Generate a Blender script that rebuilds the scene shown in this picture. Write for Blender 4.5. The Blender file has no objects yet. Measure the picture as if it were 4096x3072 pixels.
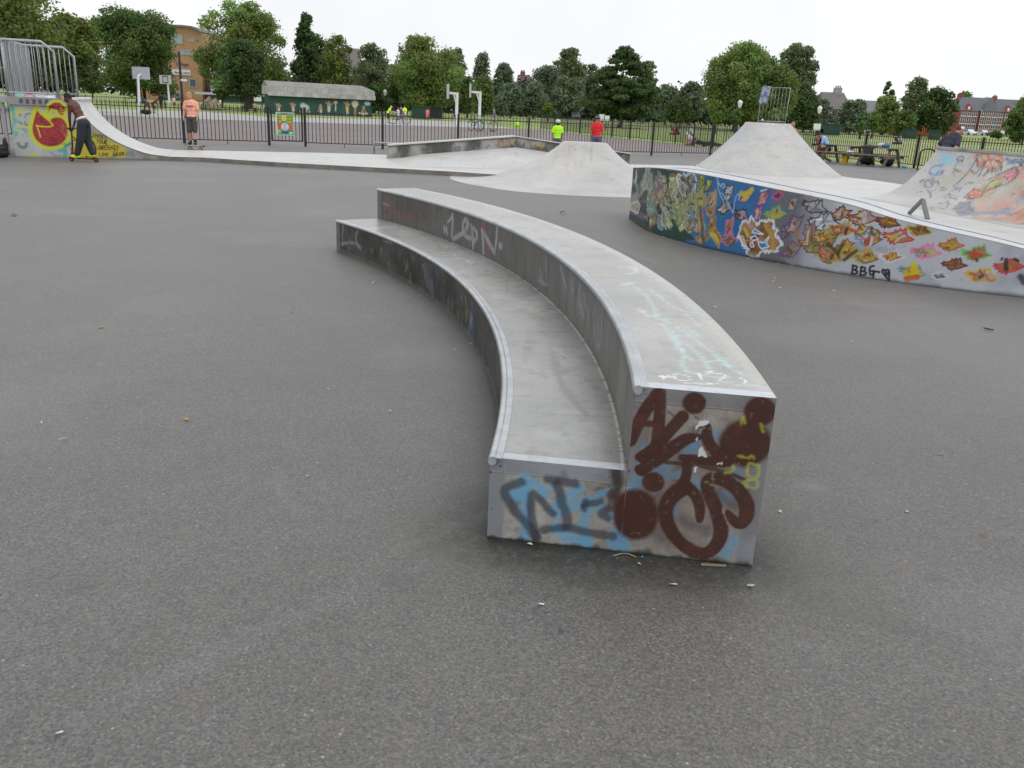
import bpy, math, random
import numpy as np
from mathutils import Vector, Matrix

# ------------------------------------------------------------------ camera, sky, sun, exposure
SC = bpy.context.scene
F, CX, CY, EYE = 3400.0, 2048.0, 1536.0, 1.55          # focal length and centre in photograph pixels, eye height in metres
PITCH, ROLL = math.atan(1101 / F), math.radians(2.55)
fw = np.array([0, math.cos(PITCH), -math.sin(PITCH)])
_r0 = np.array([1., 0, 0]); _u0 = np.cross(_r0, fw)
rt = _r0 * math.cos(ROLL) + _u0 * math.sin(ROLL)
up = np.cross(rt, fw)
cam_d = bpy.data.cameras.new('camera'); cam = bpy.data.objects.new('camera', cam_d)
SC.collection.objects.link(cam); SC.camera = cam
cam_d.sensor_width = 36; cam_d.lens = 36 * F / 4096; cam_d.clip_start = .05; cam_d.clip_end = 3000
cam.matrix_world = Matrix(((rt[0], up[0], -fw[0], 0), (rt[1], up[1], -fw[1], 0), (rt[2], up[2], -fw[2], EYE), (0, 0, 0, 1)))

W = bpy.data.worlds.new('World'); SC.world = W; W.use_nodes = True
wn, wl = W.node_tree.nodes, W.node_tree.links
wn.clear()
SUN_EL, SUN_AZ = math.radians(58), math.radians(125)     # azimuth clockwise from +Y: sun behind the camera's right shoulder
sky = wn.new('ShaderNodeTexSky'); sky.sky_type = 'NISHITA'; sky.sun_disc = False
sky.sun_elevation = SUN_EL; sky.sun_rotation = SUN_AZ; sky.dust_density = 4; sky.air_density = 1.5
tc = wn.new('ShaderNodeTexCoord'); nz = wn.new('ShaderNodeTexNoise'); nz.inputs['Scale'].default_value = 2.2; nz.inputs['Detail'].default_value = 5
cr = wn.new('ShaderNodeValToRGB'); cr.color_ramp.elements[0].position = .25; cr.color_ramp.elements[1].position = .75
cr.color_ramp.elements[0].color = (8.4, 8.6, 8.9, 1); cr.color_ramp.elements[1].color = (11.2, 11.3, 11.5, 1)   # the cloud deck
mx = wn.new('ShaderNodeMix'); mx.data_type = 'RGBA'; mx.inputs['Factor'].default_value = .93
bg = wn.new('ShaderNodeBackground'); bg.inputs['Strength'].default_value = .108
wo = wn.new('ShaderNodeOutputWorld')
wl.new(tc.outputs['Generated'], nz.inputs['Vector']); wl.new(nz.outputs['Fac'], cr.inputs['Fac'])
wl.new(sky.outputs['Color'], mx.inputs['A']); wl.new(cr.outputs['Color'], mx.inputs['B'])
wl.new(mx.outputs['Result'], bg.inputs['Color']); wl.new(bg.outputs['Background'], wo.inputs['Surface'])

sd = bpy.data.lights.new('sun', 'SUN'); so = bpy.data.objects.new('sun', sd); SC.collection.objects.link(so)
sd.energy = 0.8; sd.angle = math.radians(30); sd.color = (1, .97, .92)
_sd = Vector((math.sin(SUN_AZ) * math.cos(SUN_EL), math.cos(SUN_AZ) * math.cos(SUN_EL), math.sin(SUN_EL)))
so.rotation_euler = _sd.to_track_quat('Z', 'Y').to_euler(); so.location = (20, -10, 30)
SC.view_settings.view_transform = 'Standard'; SC.view_settings.look = 'None'
SC.view_settings.exposure = 0; SC.view_settings.gamma = 1
SC.cycles.use_denoising = True; SC.cycles.max_bounces = 6; SC.cycles.transparent_max_bounces = 6

# ------------------------------------------------------------------ photo pixel -> world point
def ray(x, y): return fw + rt * (x - CX) / F - up * (y - CY) / F
def G(x, y, z=0.):
    d = ray(x, y); return np.array([0, 0, EYE]) + d * ((z - EYE) / d[2])
def D(x, y, Y):
    d = ray(x, y); return np.array([0, 0, EYE]) + d * (Y / d[1])
def proj(P):
    d = np.asarray(P, float) - np.array([0, 0, EYE]); w = d @ fw
    return np.stack([CX + F * (d @ rt) / w, CY - F * (d @ up) / w], -1)
def crop(ox, oy, k): return lambda X, Y: (ox + X * k, oy + Y * k)

# ------------------------------------------------------------------ objects
COL = SC.collection
def tag(o, label=None, cat=None, group=None, kind=None):
    if label: o['label'] = label
    if cat: o['category'] = cat
    if group: o['group'] = group
    if kind: o['kind'] = kind
    return o
def empty(name, loc=(0, 0, 0), rz=0, **k):
    o = bpy.data.objects.new(name, None); COL.objects.link(o); o.location = loc; o.rotation_euler.z = rz
    o.empty_display_size = .2
    return tag(o, **k)
def link(name, me, parent=None):
    o = bpy.data.objects.new(name, me); COL.objects.link(o)
    if parent is not None: o.parent = parent
    return o
class MB:
    """collects verts and faces, then links them as one mesh object"""
    def __init__(s): s.v = []; s.f = []; s.m = []
    def add(s, vs, fs, mi=0):
        n = len(s.v); s.v += [tuple(float(c) for c in v) for v in vs]; s.f += [tuple(i + n for i in f) for f in fs]; s.m += [mi] * len(fs); return s
    def box(s, x0, x1, y0, y1, z0, z1, mi=0, M=None):
        vs = [Vector((x, y, z)) for z in (z0, z1) for y in (y0, y1) for x in (x0, x1)]
        if M is not None: vs = [M @ v for v in vs]
        return s.add(vs, [(0, 2, 3, 1), (4, 5, 7, 6), (0, 1, 5, 4), (2, 6, 7, 3), (0, 4, 6, 2), (1, 3, 7, 5)], mi)
    def beam(s, a, b, w, h, mi=0, upv=(0, 0, 1)):
        a, b = Vector(a), Vector(b); d = b - a; L = d.length; d.normalize(); u = Vector(upv)
        if abs(d.dot(u)) > .99: u = Vector((0, 1, 0))
        x = d.cross(u).normalized(); z = x.cross(d)
        M = Matrix(((x.x, d.x, z.x, a.x), (x.y, d.y, z.y, a.y), (x.z, d.z, z.z, a.z), (0, 0, 0, 1)))
        return s.box(-w / 2, w / 2, 0, L, -h / 2, h / 2, mi, M)
    def tube(s, pts, r, n=8, mi=0, cap=True):
        pts = [Vector(p) for p in pts]; rs = r if hasattr(r, '__len__') else [r] * len(pts)
        vs = []; fs = []; px = None
        for i, p in enumerate(pts):
            t = (pts[min(i + 1, len(pts) - 1)] - pts[max(i - 1, 0)])
            t = t.normalized() if t.length > 1e-9 else Vector((0, 0, 1))
            if px is None:
                px = t.orthogonal().normalized()
            px = (px - t * px.dot(t)); px = px.normalized() if px.length > 1e-6 else t.orthogonal().normalized()
            py = t.cross(px)
            for k in range(n):
                a = 2 * math.pi * k / n; vs.append(p + (px * math.cos(a) + py * math.sin(a)) * rs[i])
        for i in range(len(pts) - 1):
            for k in range(n):
                fs.append((i * n + k, i * n + (k + 1) % n, (i + 1) * n + (k + 1) % n, (i + 1) * n + k))
        if cap: fs.append(tuple(range(n - 1, -1, -1))); fs.append(tuple((len(pts) - 1) * n + k for k in range(n)))
        return s.add(vs, fs, mi)
    def prism(s, poly, z0, z1, mi=0):
        n = len(poly); z0s = z0 if hasattr(z0, '__len__') else [z0] * n; z1s = z1 if hasattr(z1, '__len__') else [z1] * n
        vs = [(p[0], p[1], z) for p, z in zip(poly, z0s)] + [(p[0], p[1], z) for p, z in zip(poly, z1s)]
        return s.add(vs, [tuple(range(n - 1, -1, -1)), tuple(range(n, 2 * n))] + [(i, (i + 1) % n, n + (i + 1) % n, n + i) for i in range(n)], mi)
    def ell(s, c, r, M=None, nu=10, nv=7, mi=0):
        vs = []; fs = []
        for j in range(nv + 1):
            t = math.pi * j / nv
            for i in range(nu):
                a = 2 * math.pi * i / nu; v = Vector((r[0] * math.sin(t) * math.cos(a), r[1] * math.sin(t) * math.sin(a), r[2] * math.cos(t)))
                if M is not None: v = M @ v
                vs.append(v + Vector(c))
        for j in range(nv):
            for i in range(nu):
                fs.append((j * nu + i, (j + 1) * nu + i, (j + 1) * nu + (i + 1) % nu, j * nu + (i + 1) % nu))
        return s.add(vs, fs, mi)
    def build(s, name, mats, parent=None, smooth=False, bevel=0, merge=False):
        me = bpy.data.meshes.new(name); me.from_pydata(s.v, [], s.f)
        for m in (mats if isinstance(mats, (list, tuple)) else [mats]): me.materials.append(M['conc_plain'] if m is not None and m == M.get('conc_side') else m)
        if len(set(s.m)) > 1: me.polygons.foreach_set('material_index', s.m)
        if merge:
            import bmesh
            b = bmesh.new(); b.from_mesh(me); bmesh.ops.remove_doubles(b, verts=b.verts, dist=1e-5); bmesh.ops.recalc_face_normals(b, faces=b.faces); b.to_mesh(me); b.free()
        if smooth: me.polygons.foreach_set('use_smooth', [len(p.vertices) < 5 for p in me.polygons])
        me.update(); o = link(name, me, parent)
        if bevel:
            md = o.modifiers.new('bevel', 'BEVEL'); md.width = bevel; md.segments = 2; md.limit_method = 'ANGLE'
        return o
def grid_mesh(name, P, m, parent=None, color=None, smooth=True):
    n, k = P.shape[:2]; me = bpy.data.meshes.new(name)
    i = np.arange(n * k).reshape(n, k)
    q = np.stack([i[:-1, :-1], i[1:, :-1], i[1:, 1:], i[:-1, 1:]], -1).reshape(-1, 4)
    me.vertices.add(n * k); me.vertices.foreach_set('co', P.reshape(-1).astype(np.float32))
    me.loops.add(q.size); me.loops.foreach_set('vertex_index', q.reshape(-1).astype(np.int32))
    me.polygons.add(len(q)); me.polygons.foreach_set('loop_start', np.arange(0, q.size, 4, dtype=np.int32)); me.polygons.foreach_set('loop_total', np.full(len(q), 4, np.int32))
    if color is not None:
        a = me.color_attributes.new('paint', 'FLOAT_COLOR', 'POINT'); a.data.foreach_set('color', color.reshape(-1).astype(np.float32))
    me.update(calc_edges=True); me.validate()
    if smooth: me.polygons.foreach_set('use_smooth', np.ones(len(q), bool))
    me.materials.append(m)
    return link(name, me, parent)
def quads_mesh(name, Q, m, parent=None, color=None):
    """Q: (n,4,3) separate quads, color (n,4) per quad"""
    n = len(Q); me = bpy.data.meshes.new(name)
    me.vertices.add(n * 4); me.vertices.foreach_set('co', Q.reshape(-1).astype(np.float32))
    me.loops.add(n * 4); me.loops.foreach_set('vertex_index', np.arange(n * 4, dtype=np.int32))
    me.polygons.add(n); me.polygons.foreach_set('loop_start', np.arange(0, n * 4, 4, dtype=np.int32)); me.polygons.foreach_set('loop_total', np.full(n, 4, np.int32))
    if color is not None:
        a = me.color_attributes.new('paint', 'FLOAT_COLOR', 'POINT'); a.data.foreach_set('color', np.repeat(color, 4, 0).reshape(-1).astype(np.float32))
    me.update(calc_edges=True)
    me.materials.append(m)
    return link(name, me, parent)

# ------------------------------------------------------------------ materials
def lin(c):
    c = np.asarray(c, float) / 255.; return np.where(c <= .04045, c / 12.92, ((c + .055) / 1.055) ** 2.4)
def mat(name, col=(.5, .5, .5), col2=None, scale=3., rough=.7, metal=0., spec=.5, bump=0., bscale=60., fine=0., fscale=120., paint=None, detail=6, space='Object', stretch=None, wear=0., col3=None, scale3=.5, scuff=0.):
    """base colour drifting between col and col2 by noise, fine speckle, optional painted colour attribute"""
    m = bpy.data.materials.new(name); m.use_nodes = True; nt = m.node_tree; N, L = nt.nodes, nt.links; N.clear()
    out = N.new('ShaderNodeOutputMaterial'); b = N.new('ShaderNodeBsdfPrincipled'); L.new(b.outputs[0], out.inputs[0])
    b.inputs['Roughness'].default_value = rough; b.inputs['Metallic'].default_value = metal; b.inputs['Specular IOR Level'].default_value = spec
    tcn = N.new('ShaderNodeTexCoord'); src = tcn.outputs[space]
    if stretch:
        mp = N.new('ShaderNodeMapping'); mp.inputs['Scale'].default_value = stretch; L.new(src, mp.inputs[0]); src = mp.outputs[0]
    def noise(sc, det=detail, rg=.6):
        n = N.new('ShaderNodeTexNoise'); n.inputs['Scale'].default_value = sc; n.inputs['Detail'].default_value = det; n.inputs['Roughness'].default_value = rg; L.new(src, n.inputs['Vector']); return n.outputs['Fac']
    def mix(f, a, c, bt='MIX'):
        x = N.new('ShaderNodeMix'); x.data_type = 'RGBA'; x.blend_type = bt
        for k, v in (('Factor', f), ('A', a), ('B', c)):
            if hasattr(v, 'node'): L.new(v, x.inputs[k])
            elif k == 'Factor': x.inputs[k].default_value = v
            else: x.inputs[k].default_value = (*v, 1)
        return x.outputs['Result']
    def ramp(s, a, c):
        r = N.new('ShaderNodeMapRange'); r.inputs['From Min'].default_value = a; r.inputs['From Max'].default_value = c; L.new(s, r.inputs['Value']); return r.outputs['Result']
    c = None
    if col2 is not None: c = mix(ramp(noise(scale), .35, .65), col, col2)
    if col3 is not None: c = mix(ramp(noise(scale3, 4), .48, .68), c if c is not None else col, col3)
    if fine:
        f = ramp(noise(fscale, 3), .3, .7); c = mix(1., c if c is not None else col, mix(f, (1 - fine,) * 3, (1 + fine,) * 3), 'MULTIPLY')
    if scuff:
        for sc_, rz_ in (((2.2, 26, 26), .5), ((24, 1.8, 24), .3), ((3, 40, 30), 1.2)):
            mp2 = N.new('ShaderNodeMapping'); mp2.inputs['Scale'].default_value = sc_; mp2.inputs['Rotation'].default_value = (0, 0, rz_); L.new(tcn.outputs[space], mp2.inputs[0]); n2 = N.new('ShaderNodeTexNoise'); n2.inputs['Scale'].default_value = .55; n2.inputs['Detail'].default_value = 3; L.new(mp2.outputs[0], n2.inputs['Vector'])
            gg = N.new('ShaderNodeMath'); gg.operation = 'MULTIPLY'; gg.inputs[1].default_value = scuff; L.new(ramp(n2.outputs['Fac'], .62, .72), gg.inputs[0]); c = mix(gg.outputs[0], c if c is not None else col, (.16, .155, .145))
    if paint is not None:
        at = N.new('ShaderNodeAttribute'); at.attribute_name = 'paint'; al = at.outputs['Alpha']
        if wear:
            w = N.new('ShaderNodeMath'); w.operation = 'MULTIPLY'; L.new(al, w.inputs[0]); L.new(ramp(noise(paint, 8, .7), .25, .25 + wear), w.inputs[1]); al = w.outputs[0]
        c = mix(al, c if c is not None else col, at.outputs['Color'])
    if c is None: b.inputs['Base Color'].default_value = (*col, 1)
    else: L.new(c, b.inputs['Base Color'])
    if bump:
        bp = N.new('ShaderNodeBump'); bp.inputs['Strength'].default_value = bump; bp.inputs['Distance'].default_value = .01
        L.new(noise(bscale, 4), bp.inputs['Height']); L.new(bp.outputs[0], b.inputs['Normal'])
    return m
M = {}
M['white_conc'] = mat('smooth_concrete', (.475, .475, .465), (.56, .56, .555), 1.2, scuff=.28, rough=.42, fine=.05, fscale=40, bump=.05, bscale=30, col3=(.50, .49, .465), scale3=.7)
M['white_paint_conc'] = mat('marked_concrete', (.38, .375, .36), (.46, .46, .45), 1.2, scuff=.30, rough=.45, fine=.05, fscale=40, paint=20, wear=.3, col3=(.50, .49, .465), scale3=.7)
M['tread'] = mat('worn_concrete', (.245, .245, .24), (.32, .32, .313), 1.6, spec=.65, rough=.27, scuff=.30, fine=.08, fscale=60, bump=.12, bscale=90, paint=25, wear=.25, col3=(.30, .285, .26), scale3=3.1)
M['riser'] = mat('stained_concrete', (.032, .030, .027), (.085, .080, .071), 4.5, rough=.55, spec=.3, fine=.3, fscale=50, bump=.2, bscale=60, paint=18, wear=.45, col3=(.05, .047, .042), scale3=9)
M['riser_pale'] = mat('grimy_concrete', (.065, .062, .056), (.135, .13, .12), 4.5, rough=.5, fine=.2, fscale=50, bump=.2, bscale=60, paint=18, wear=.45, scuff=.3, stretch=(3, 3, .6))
M['end'] = mat('cast_concrete', (.27, .262, .24), (.36, .35, .325), 6, rough=.7, fine=.12, fscale=90, bump=.2, bscale=120, paint=90, wear=.05, col3=(.20, .19, .165), scale3=9)
M['kerb'] = mat('kerb_concrete', (.14, .13, .11), (.24, .22, .19), 3, rough=.8, fine=.2, fscale=30, bump=.2)
M['conc_side'] = mat('side_concrete', (.28, .275, .26), (.38, .37, .35), 2, rough=.7, fine=.1, fscale=40, paint=30, wear=.2, col3=(.2, .195, .18), scale3=1.2)
M['conc_plain'] = mat('plain_concrete', (.28, .275, .26), (.38, .37, .35), 2, rough=.7, fine=.1, fscale=40, scuff=.25, col3=(.2, .195, .18), scale3=1.2)
M['mural'] = mat('painted_wall', (.36, .36, .38), (.44, .44, .47), 2, rough=.55, fine=.08, fscale=60, bump=.08, paint=40, wear=.12)
M['steel'] = mat('galvanised_steel', (.40, .42, .44), (.54, .56, .58), 8, rough=.34, metal=.75, fine=.08, fscale=70, stretch=(1, 1, 1))
M['steel_dull'] = mat('dull_steel', (.33, .345, .36), (.42, .435, .45), 9, rough=.5, metal=.35, fine=.1, fscale=60)
M['black'] = mat('black_paint', (.012, .012, .014), (.022, .021, .022), 6, rough=.45)
M['white'] = mat('white_paint', (.68, .69, .70), (.76, .77, .78), 4, rough=.5)
M['asphalt'] = None
def plain(name, c, rough=.75, **k):
    c = tuple(float(x) for x in c); return mat(name, tuple(x * .88 for x in c), tuple(min(1, x * 1.1) for x in c), k.pop('scale', 9), rough=rough, **k)

# ------------------------------------------------------------------ painting on surfaces (colour attribute in metres on the surface)
def vnoise(u, v, f, seed=0, octv=3):
    r = np.zeros_like(u); amp = 1.; tot = 0
    for o in range(octv):
        g = np.random.RandomState(seed + o * 17).rand(64, 64); x = u * f; y = v * f
        xi = np.floor(x).astype(int); yi = np.floor(y).astype(int); a = x - xi; b = y - yi; a = a * a * (3 - 2 * a); b = b * b * (3 - 2 * b)
        q = lambda i, j: g[(xi + i) % 64, (yi + j) % 64]
        r += amp * ((q(0, 0) * (1 - a) + q(1, 0) * a) * (1 - b) + (q(0, 1) * (1 - a) + q(1, 1) * a) * b); tot += amp; amp *= .5; f *= 2.1
    return r / tot
class Canvas:
    def __init__(s, P, U, V):
        s.P = P; s.U = U; s.V = V; s.C = np.zeros(P.shape[:2] + (4,)); s.pp = proj(P); s.lo = U.min(1); s.hi = U.max(1)
        s.n1 = vnoise(U + 7, V + 3, 18, 1) - .5; s.n2 = vnoise(U + 3, V + 11, 60, 5) - .5
    def uv(s, pts):
        out = []; n, k = s.U.shape
        for p in pts:
            d = ((s.pp - np.array(p)) ** 2).sum(-1); i, j = np.unravel_index(np.argmin(d), d.shape)
            i0 = min(max(i, 1), n - 2); j0 = min(max(j, 1), k - 2)
            J = np.stack([(s.pp[i0 + 1, j0] - s.pp[i0 - 1, j0]) / 2, (s.pp[i0, j0 + 1] - s.pp[i0, j0 - 1]) / 2], 1)
            try: q = np.linalg.solve(J, np.array(p) - s.pp[i0, j0])
            except Exception: q = np.zeros(2)
            q = np.clip(q, -6, 6)
            du = np.array([(s.U[i0 + 1, j0] - s.U[i0 - 1, j0]) / 2, (s.V[i0 + 1, j0] - s.V[i0 - 1, j0]) / 2]); dv = np.array([(s.U[i0, j0 + 1] - s.U[i0, j0 - 1]) / 2, (s.V[i0, j0 + 1] - s.V[i0, j0 - 1]) / 2])
            out.append(np.array([s.U[i0, j0], s.V[i0, j0]]) + du * q[0] + dv * q[1])
        return np.array(out)
    def over(s, a, col, sl=(slice(None), slice(None))):
        a = np.clip(a, 0, 1)[..., None]; c = lin(col); A = s.C[sl]; ao = A[..., 3:4]; an = a + ao * (1 - a)
        rgb = (c * a + A[..., :3] * ao * (1 - a)) / np.maximum(an, 1e-6)
        s.C[sl] = np.concatenate([rgb, an], -1)
    def rows(s, q, pad):
        w = np.where((s.hi >= q[:, 0].min() - pad) & (s.lo <= q[:, 0].max() + pad))[0]
        return slice(w[0], w[-1] + 1) if len(w) else slice(0, 0)
    def dist(s, q, wob, pad=.35):
        q = np.asarray(q, float); R_ = s.rows(q, pad); U = s.U[R_] + s.n1[R_] * wob; V = s.V[R_] + s.n2[R_] * wob
        d = np.full(U.shape, 1e9); tpar = np.zeros(U.shape); L = max(len(q) - 1, 1)
        for i in range(len(q) - 1):
            a, b = q[i], q[i + 1]; ab = b - a; l2 = max(ab @ ab, 1e-12)
            t = np.clip(((U - a[0]) * ab[0] + (V - a[1]) * ab[1]) / l2, 0, 1)
            e = np.hypot(U - a[0] - t * ab[0], V - a[1] - t * ab[1]); w = e < d; d[w] = e[w]; tpar[w] = ((i + t) / L)[w]
        if len(q) == 1: d = np.hypot(U - q[0][0], V - q[0][1])
        D_ = np.full(s.U.shape, 1e9); T_ = np.zeros(s.U.shape); D_[R_] = d; T_[R_] = tpar
        return D_, T_
    def stroke(s, pts, r, col, a=1., soft=.2, wob=.0, close=False, isuv=False):
        q = np.array(pts, float) if isuv else s.uv(pts)
        if close: q = np.vstack([q, q[:1]])
        if len(q) > 2 and not close: q = smooth_line(q)
        d, t = s.dist(q, wob)
        rr = r if not hasattr(r, '__len__') else np.interp(t, np.linspace(0, 1, len(r)), r)
        s.over(a * np.clip((rr * (1 + soft) - d) / (2 * soft * rr), 0, 1), col); return s
    def inside(s, q, wob):
        q = np.asarray(q, float); R_ = s.rows(q, .1); U = s.U[R_] + s.n1[R_] * wob; V = s.V[R_] + s.n2[R_] * wob; m = np.zeros(U.shape, bool)
        for (x0, y0), (x1, y1) in zip(q, np.roll(q, -1, 0)):
            if y0 == y1: continue
            c = ((V >= min(y0, y1)) & (V < max(y0, y1))) & (U < x0 + (V - y0) * (x1 - x0) / (y1 - y0)); m ^= c
        M_ = np.zeros(s.U.shape, bool); M_[R_] = m
        return M_
    def fill(s, pts, col, a=1., wob=.01, isuv=False, edge=0.):
        q = np.array(pts, float) if isuv else s.uv(pts); m = s.inside(q, wob).astype(float)
        if edge:
            d, _ = s.dist(np.vstack([q, q[:1]]), wob); m = np.clip(.5 + np.where(m > 0, d, -d) / edge, 0, 1)
        s.over(m * a, col); return s
    def shape(s, pts, fillc, line=None, r=.012, wob=.02, a=.92, mottle=None):
        q = s.uv(pts); wob = wob * 1.7; r = r * .8; m = s.inside(q, wob).astype(float)
        s.over(m * a, fillc); c0, sp = q.mean(0), q.std(0); rr = np.random.RandomState(int(abs(q[0][0]) * 9973) % 9999); base = np.array(fillc, float)
        for i in range(7):
            o = c0 + rr.normal(size=2) * sp * .9; d = rr.normal(size=2) * sp * .9; cc = np.clip(base * rr.choice([.45, .7, 1.3, 1.5]) + rr.randint(-28, 28, 3), 8, 235) if mottle is None or rr.rand() < .5 else mottle[rr.randint(len(mottle))]
            dd, _ = s.dist(np.array([o - d * .5, o + d * .1 + rr.normal(size=2) * .02, o + d * .5]), .03); s.over(m * .8 * np.clip((.016 - dd) / .009, 0, 1), cc)
        if mottle is not None:
            for k, c in enumerate(mottle): s.over(m * np.clip((vnoise(s.U + k * 3.3, s.V + k, 9, 20 + k, 2) - .52) * 7, 0, .85), c)
        if line is not None: s.stroke(np.vstack([q, q[:1]]), r, line, .95, .3, wob, isuv=True) if False else s._outline(q, r, line, wob)
        return s
    def _outline(s, q, r, col, wob):
        d, _ = s.dist(np.vstack([q, q[:1]]), wob); s.over(.95 * np.clip((r * 1.3 - d) / (.6 * r), 0, 1), col)
    def blot(s, p, r, col, a=1., soft=.5, wob=.03): return s.stroke([p], r, col, a, soft, wob)
    def stain(s, col, thr, amp, f, seed, mask=1.):
        s.over(np.clip((vnoise(s.U, s.V, f, seed, 4) - thr) * amp, 0, 1) * mask, col); return s
    def build(s, name, m, parent=None): return grid_mesh(name, s.P, m, parent, s.C)
def smooth_line(q, it=2):
    for _ in range(it):
        a = q[:-1] * .75 + q[1:] * .25; b = q[:-1] * .25 + q[1:] * .75; n = np.empty((len(a) * 2, 2)); n[0::2] = a; n[1::2] = b; q = np.vstack([q[:1], n, q[-1:]])
    return q
GL = {'A': [[(0, 0), (.5, 1), (1, 0)], [(.2, .4), (.8, .4)]], 'B': [[(0, 0), (0, 1), (.7, .9), (.7, .6), (0, .52), (.9, .4), (.9, .1), (0, 0)]], 'C': [[(1, .85), (.5, 1), (.05, .6), (.1, .2), (.5, 0), (1, .12)]],
      'D': [[(0, 0), (0, 1), (.7, .85), (.95, .5), (.7, .1), (0, 0)]], 'E': [[(1, 1), (0, 1), (0, 0), (1, 0)], [(0, .5), (.8, .5)]], 'G': [[(1, .85), (.5, 1), (.05, .6), (.1, .15), (.6, 0), (1, .15), (1, .45), (.55, .45)]],
      'H': [[(0, 0), (0, 1)], [(1, 0), (1, 1)], [(0, .5), (1, .5)]], 'I': [[(.5, 0), (.5, 1)]], 'K': [[(0, 0), (0, 1)], [(1, 1), (0, .45), (1, 0)]], 'L': [[(0, 1), (0, 0), (.9, 0)]], 'M': [[(0, 0), (.05, 1), (.5, .4), (.95, 1), (1, 0)]],
      'N': [[(0, 0), (0, 1), (1, 0), (1, 1)]], 'O': [[(.5, 1), (.05, .7), (.05, .3), (.5, 0), (.95, .3), (.95, .7), (.5, 1)]], 'P': [[(0, 0), (0, 1), (.9, .9), (.9, .55), (0, .5)]], 'R': [[(0, 0), (0, 1), (.9, .9), (.85, .55), (0, .5), (1, 0)]],
      'S': [[(.95, .9), (.4, 1), (.05, .75), (.9, .35), (.6, 0), (0, .1)]], 'T': [[(0, 1), (1, 1)], [(.5, 1), (.5, 0)]], 'U': [[(0, 1), (.05, .2), (.5, 0), (.95, .2), (1, 1)]], 'V': [[(0, 1), (.5, 0), (1, 1)]], 'W': [[(0, 1), (.25, 0), (.5, .7), (.75, 0), (1, 1)]],
      'Y': [[(0, 1), (.5, .5), (1, 1)], [(.5, .5), (.5, 0)]], 'Z': [[(0, 1), (1, 1), (0, 0), (1, 0)]], '!': [[(.5, 1), (.5, .35)], [(.5, .08), (.5, 0)]], '"': [[(.3, 1), (.3, .7)], [(.7, 1), (.7, .7)]], '*': [[(.5, 0), (0, .6), (.25, .95), (.5, .7), (.75, .95), (1, .6), (.5, 0)]]}
def text(cv, s, o, rvec, uvec, r, col, gap=1.35, a=1., soft=.3):
    """hand lettering on a canvas: o, rvec, uvec in photo pixels of the surface"""
    x = 0
    for ch in s:
        for st in GL.get(ch, []):
            cv.stroke([(o[0] + rvec[0] * (x + p[0]) + uvec[0] * p[1], o[1] + rvec[1] * (x + p[0]) + uvec[1] * p[1]) for p in st], r, col, a, soft)
        x += gap
# ================================================================== GROUND
random.seed(7); np.random.seed(7)
def poly_obj(name, pts, z, m, kind='structure'):
    b = MB(); b.add([(p[0], p[1], z) for p in pts], [tuple(range(len(pts)))]); o = b.build(name, m); tag(o, kind=kind); return o
def polyline(pts, n):
    p = np.array(pts, float); d = np.r_[0, np.cumsum(np.linalg.norm(np.diff(p[:, :2], axis=0), axis=1))]
    t = np.linspace(0, d[-1], n); return np.stack([np.interp(t, d, p[:, k]) for k in range(p.shape[1])], 1), t
def catmull(pts, m=8):
    p = np.array(pts, float); p = np.vstack([2 * p[0] - p[1], p, 2 * p[-1] - p[-2]]); out = []
    for i in range(1, len(p) - 2):
        for k in range(m):
            t = k / m; out.append(.5 * ((2 * p[i]) + (-p[i - 1] + p[i + 1]) * t + (2 * p[i - 1] - 5 * p[i] + 4 * p[i + 1] - p[i + 2]) * t * t + (-p[i - 1] + 3 * p[i] - 3 * p[i + 1] + p[i + 2]) * t ** 3))
    out.append(p[-2]); return np.array(out)
m_grass = mat('grass', (.20, .27, .085), (.28, .34, .12), .15, rough=.9, spec=.1, fine=.35, fscale=3, detail=8, col3=(.34, .34, .17), scale3=.06)
m_court = mat('court_tarmac', (.20, .175, .172), (.235, .205, .20), .25, rough=.9, spec=.3, fine=.12, fscale=30)
m_strip = mat('pale_tarmac', (.36, .355, .345), (.42, .42, .41), .2, rough=.85, spec=.3, fine=.06, fscale=10)
m_road = mat('road_tarmac', (.07, .07, .07), (.09, .09, .09), .2, rough=.9)
b = MB(); b.add([(-900, -60, -.016), (900, -60, -.016), (900, 1500, -.016), (-900, 1500, -.016)], [(0, 1, 2, 3)]); tag(b.build('ground', m_grass), kind='structure')
FENCE = [(-19.5, 26.6), (-16.6, 27.35), (-13.9, 28.1), (-11.15, 29.0), (-8.64, 30.02), (-7.49, 30.38), (-4.91, 30.91), (-2.35, 32.0), (.2, 33.1), (2.7, 34.2), (5.16, 35.25), (7.8, 36.67), (10.5, 38.05), (13.2, 39.4)]
RFENCE = [(13.2, 39.4), (14.25, 36.9), (15.3, 34.4), (16.4, 31.7), (17.5, 28.9), (18.6, 26.2), (19.7, 23.5)]
BFENCE = [(13.2, 39.4), (12.0, 41.9), (10.9, 44.4), (10.0, 46.6), (9.45, 49.2), (8.9, 51.8), (7.9, 54.2), (6.8, 56.6), (5.9, 59.0), (4.9, 61.6), (4.1, 64.2), (3.3, 66.8), (2.4, 69.6), (1.4, 72.4)]
poly_obj('court', [(-70, -8), (-40, -8), (-40, 20.3)] + [(x, y + .1) for x, y in FENCE] + [(x, y) for x, y in BFENCE[3:]] + [(-4, 74), (-70, 74)], -.012, m_court)
c1 = crop(0, 0, 700 / 1659); c2 = crop(500, 50, 700 / 1659); c3 = crop(1100, 50, 700 / 1659); c4 = crop(1700, 50, 700 / 1659)
c5 = crop(2200, 50, 700 / 1659); c6 = crop(2800, 50, 700 / 1659); c7 = crop(3396, 200, 700 / 1659); q4 = crop(3200, 450, .22604); q5 = crop(3600, 300, .2242)
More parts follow.
